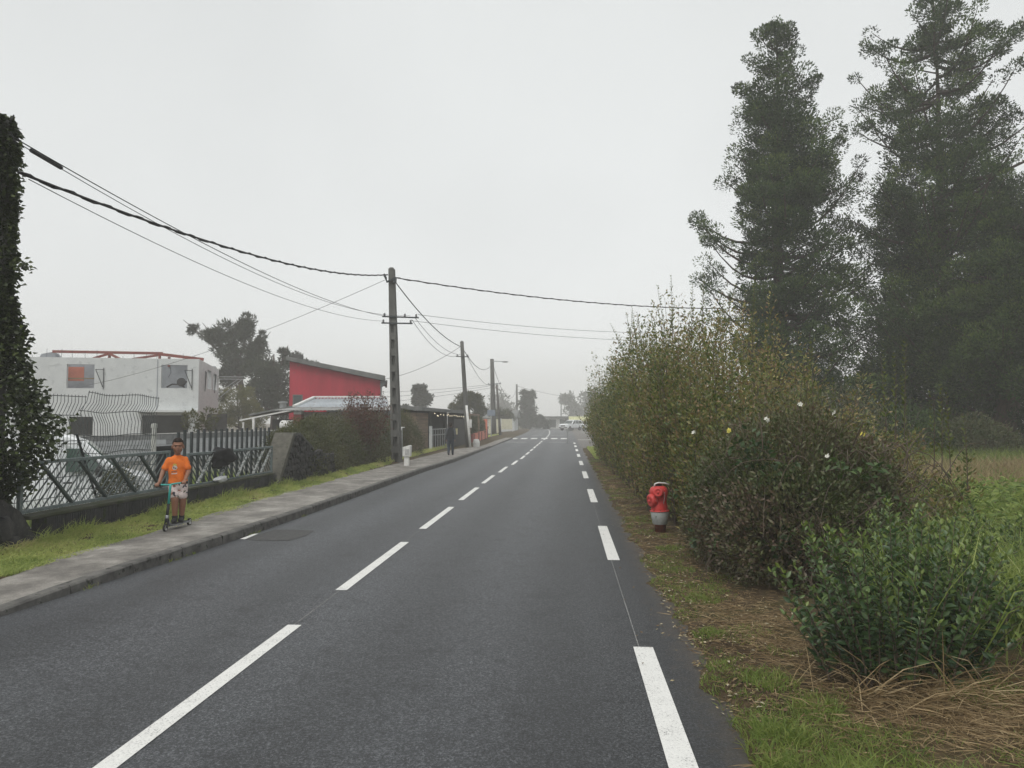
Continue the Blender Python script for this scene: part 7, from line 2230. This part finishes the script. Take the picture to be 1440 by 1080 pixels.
# ---- trees beyond the houses
def broad_tree(label, cat, name, base, blobs, n, L, W, mat, tr=0.22, group=None, tint=(0, 1), hollow=0.45, up=0.3):
    t = thing(name, label, cat, base, 0, group)
    B = Vector(base)
    top = max(b_[2] for b_ in blobs)
    cen = Vector((sum(b_[0] for b_ in blobs) / len(blobs), sum(b_[1] for b_ in blobs) / len(blobs), top))
    trunk = MB()
    q = [B, B.lerp(cen, 0.35) + Vector((0.1, 0, 0)), B.lerp(cen, 0.7), cen]
    trunk.tube(q, [tr * 1.2, tr, tr * 0.6, tr * 0.2], 8)
    for b_ in blobs:
        s0 = B.lerp(cen, min(0.8, max(0.25, (b_[2] - B.z) / (cen.z - B.z + 1e-3) * 0.7)))
        c = Vector(b_[:3])
        trunk.tube([s0, s0.lerp(c, 0.5) + Vector((0, 0, -0.15)), c, c + (c - s0) * 0.3], [tr * 0.45, tr * 0.3, tr * 0.16, 0.02], 6)
    trunk.build('trunk', m_bark, t, True, fix=False)
    lv = Leaves()
    vol = np.array([b_[3] * b_[4] + b_[4] * b_[5] + b_[3] * b_[5] for b_ in blobs])
    for b_, f_ in zip(blobs, vol / vol.sum()):
        # each blob is a cluster of smaller leaf clumps with gaps between
        nc = max(6, int(16 * f_ * len(blobs)))
        d = sph(nc)
        C = np.array(b_[:3]) + d * U(hollow, 1.0, nc)[:, None] * np.array(b_[3:6])
        for c in C:
            m = max(4, int(n * f_ / nc))
            dd = sph(m)
            sz = 0.42 * np.array(b_[3:6]) * U(0.7, 1.2)
            P = c + dd * (U(0.1, 1, m) ** 0.5)[:, None] * sz
            tone = np.clip(tint[0] + (tint[1] - tint[0]) * (0.35 + U(-.3, .3) + U(-.2, .3, m) + 0.15 * dd[:, 2]), 0, 1)
            lv.leaves(P, dd + np.array([0, 0, 0.5]) + rng.normal(size=(m, 3)) * 0.4, U(*L, m), U(*W, m), tone, up, 0.2)
    lv.build('crown', mat, t)
    return t
GP = 'dark pines behind the houses'
def sight(u_, v_, Y_):
    m_ = cam_o.rotation_euler.to_matrix()
    d_ = m_ @ Vector(((u_ - 720) / 1040, (540 - v_) / 1040, -1))
    return d_.x / d_.y * Y_, Y_, 1.75 + d_.z / d_.y * Y_
def pxb(u_, v_, Y_, ru, rv):
    cx_, cy_, cz_ = sight(u_, v_, Y_)
    return (cx_, Y_, cz_, ru * Y_ / 1040, max(ru, rv) * 0.8 * Y_ / 1040, rv * Y_ / 1040)
broad_tree('broad dark pine with ragged layered crown beside the concrete house', 'pine', 'pine_tree', (-27.2, 62, -0.5), [pxb(*a) for a in ((320, 478, 62, 26, 22), (350, 462, 62, 16, 18), (296, 468, 62, 18, 12), (345, 505, 62, 30, 24), (325, 525, 62, 22, 18), (370, 480, 62, 10, 12), (275, 464, 62, 9, 7))], 15000, (0.22, 0.42), (0.07, 0.12), L_PINE, 0.32, GP)
broad_tree('lower dark pine filling the gap against the red house wall', 'pine', 'pine_tree', (-24.4, 60, -0.5), [pxb(*a) for a in ((372, 525, 60, 28, 22), (390, 545, 60, 22, 30), (362, 560, 60, 24, 24), (400, 498, 60, 8, 9), (398, 575, 60, 14, 24))], 12000, (0.2, 0.4), (0.07, 0.12), L_PINE, 0.28, GP)
broad_tree('pine top just showing over the roof of the red house', 'pine', 'pine_tree', (-22.5, 62, -0.5), [pxb(*a) for a in ((412, 512, 62, 16, 14), (432, 515, 62, 12, 8))], 2600, (0.2, 0.35), (0.07, 0.11), L_PINE, 0.2, GP)
broad_tree('yellow-green bush beside the corner of the concrete house', 'bush', 'garden_bush', (-24.0, 53, -0.5), [pxb(*a) for a in ((338, 568, 53, 26, 22), (322, 588, 53, 22, 22), (358, 588, 53, 22, 20), (315, 560, 53, 12, 14))], 12000, (0.12, 0.24), (0.03, 0.06), L_YEL, 0.12)
broad_tree('oval dark tree standing alone over the garage roof', 'tree', 'oval_tree', (-18.7, 95, -0.3), [pxb(*a) for a in ((591, 553, 95, 10, 10), (593, 563, 95, 14, 9), (588, 549, 95, 8, 7))], 5000, (0.25, 0.45), (0.12, 0.2), L_PINE, 0.2)
broad_tree('dark tree top low over the near end of the garage roof', 'tree', 'small_tree', (-17.5, 75, -0.3), [pxb(*a) for a in ((566, 577, 75, 12, 6), (556, 580, 75, 10, 6))], 1800, (0.2, 0.35), (0.09, 0.15), L_PINE, 0.15)
broad_tree('round-crowned tree behind the leaning concrete pole', 'tree', 'round_tree', (-9.6, 76, -0.2), [pxb(*a) for a in ((660, 562, 76, 16, 11), (650, 575, 76, 12, 10), (672, 576, 76, 11, 11), (642, 574, 76, 8, 6))], 6500, (0.2, 0.4), (0.08, 0.15), L_LEFT, 0.2)
shrub('creeper', 'dark creeper covering the grey trellis frame', 'creeper', [(-7.05, 54.3, 1.1, 0.35, 2.9, 0.95), (-7.2, 60, 1.25, 0.5, 2.2, 0.75)], 5500, (0.1, 0.18), (0.05, 0.09), L_LEFT, base=(-7.1, 54.3, 0.0), tint=(0, 0.6))
broad_tree('tall dark columnar tree looming in the mist beyond the misty pole', 'tree', 'columnar_tree', (-7.6, 146, 0.0), [pxb(*a) for a in ((742, 556, 146, 9, 8), (741, 567, 146, 11, 10), (742, 582, 146, 12, 13), (738, 594, 146, 14, 10), (757, 591, 146, 8, 10), (766, 597, 146, 8, 6), (729, 585, 146, 4, 6))], 11000, (0.35, 0.7), (0.16, 0.3), L_PINE, 0.3)
broad_tree('pale olive tree by the distant grey-roofed house', 'tree', 'garden_tree', (-12.2, 108, 0.0), [pxb(*a) for a in ((706, 585, 108, 13, 9), (694, 592, 108, 9, 8))], 3000, (0.25, 0.5), (0.12, 0.2), L_LEFT, 0.15)
for k, a in enumerate(((800, 565, 235, 10, 12), (826, 562, 235, 14, 16), (700, 566, 235, 18, 14), (845, 570, 235, 12, 14))):
    b_ = pxb(*a)
    broad_tree(['faint misty tree behind the thin faint pole', 'faintest tall tree near the hedge end in the mist', 'faint misty tree behind the distant grey-roofed house', 'faint misty tree hidden by the hedge end'][k], 'tree', 'misty_tree', (b_[0], 235, 0.0), [b_, (b_[0] + 1.5, 235, b_[2] - 3, b_[3] * 1.2, b_[4], b_[5])], 2200, (0.6, 1.1), (0.3, 0.5), L_PINE, 0.3, 'faint trees in the mist')
shrub('pampas_clump', 'pale dry grass clump by the junction at the hedge end', 'shrub', [(3.6, 80, 1.0, 1.1, 1.2, 1.0)], 2500, (0.3, 0.6), (0.03, 0.06), L_HAY, base=(3.6, 80, 0), tint=(0.3, 1), spiky=0.8)

# ------------------------------------------------------------------ the mist
m_haze = bpy.data.materials.new('mist')
m_haze.use_nodes = True
t = m_haze.node_tree
for n_ in list(t.nodes): t.nodes.remove(n_)
o_ = t.nodes.new('ShaderNodeOutputMaterial')
v_ = t.nodes.new('ShaderNodeVolumePrincipled')
v_.inputs['Color'].default_value = (0.99, 0.985, 0.96, 1)
v_.inputs['Density'].default_value = 0.0029
v_.inputs['Anisotropy'].default_value = 0.0
t.links.new(v_.outputs[0], o_.inputs['Volume'])
hz = MB().box((0, 165, 10.25), (812, 480, 24.5)).build('haze', m_haze)
hz['kind'] = 'stuff'
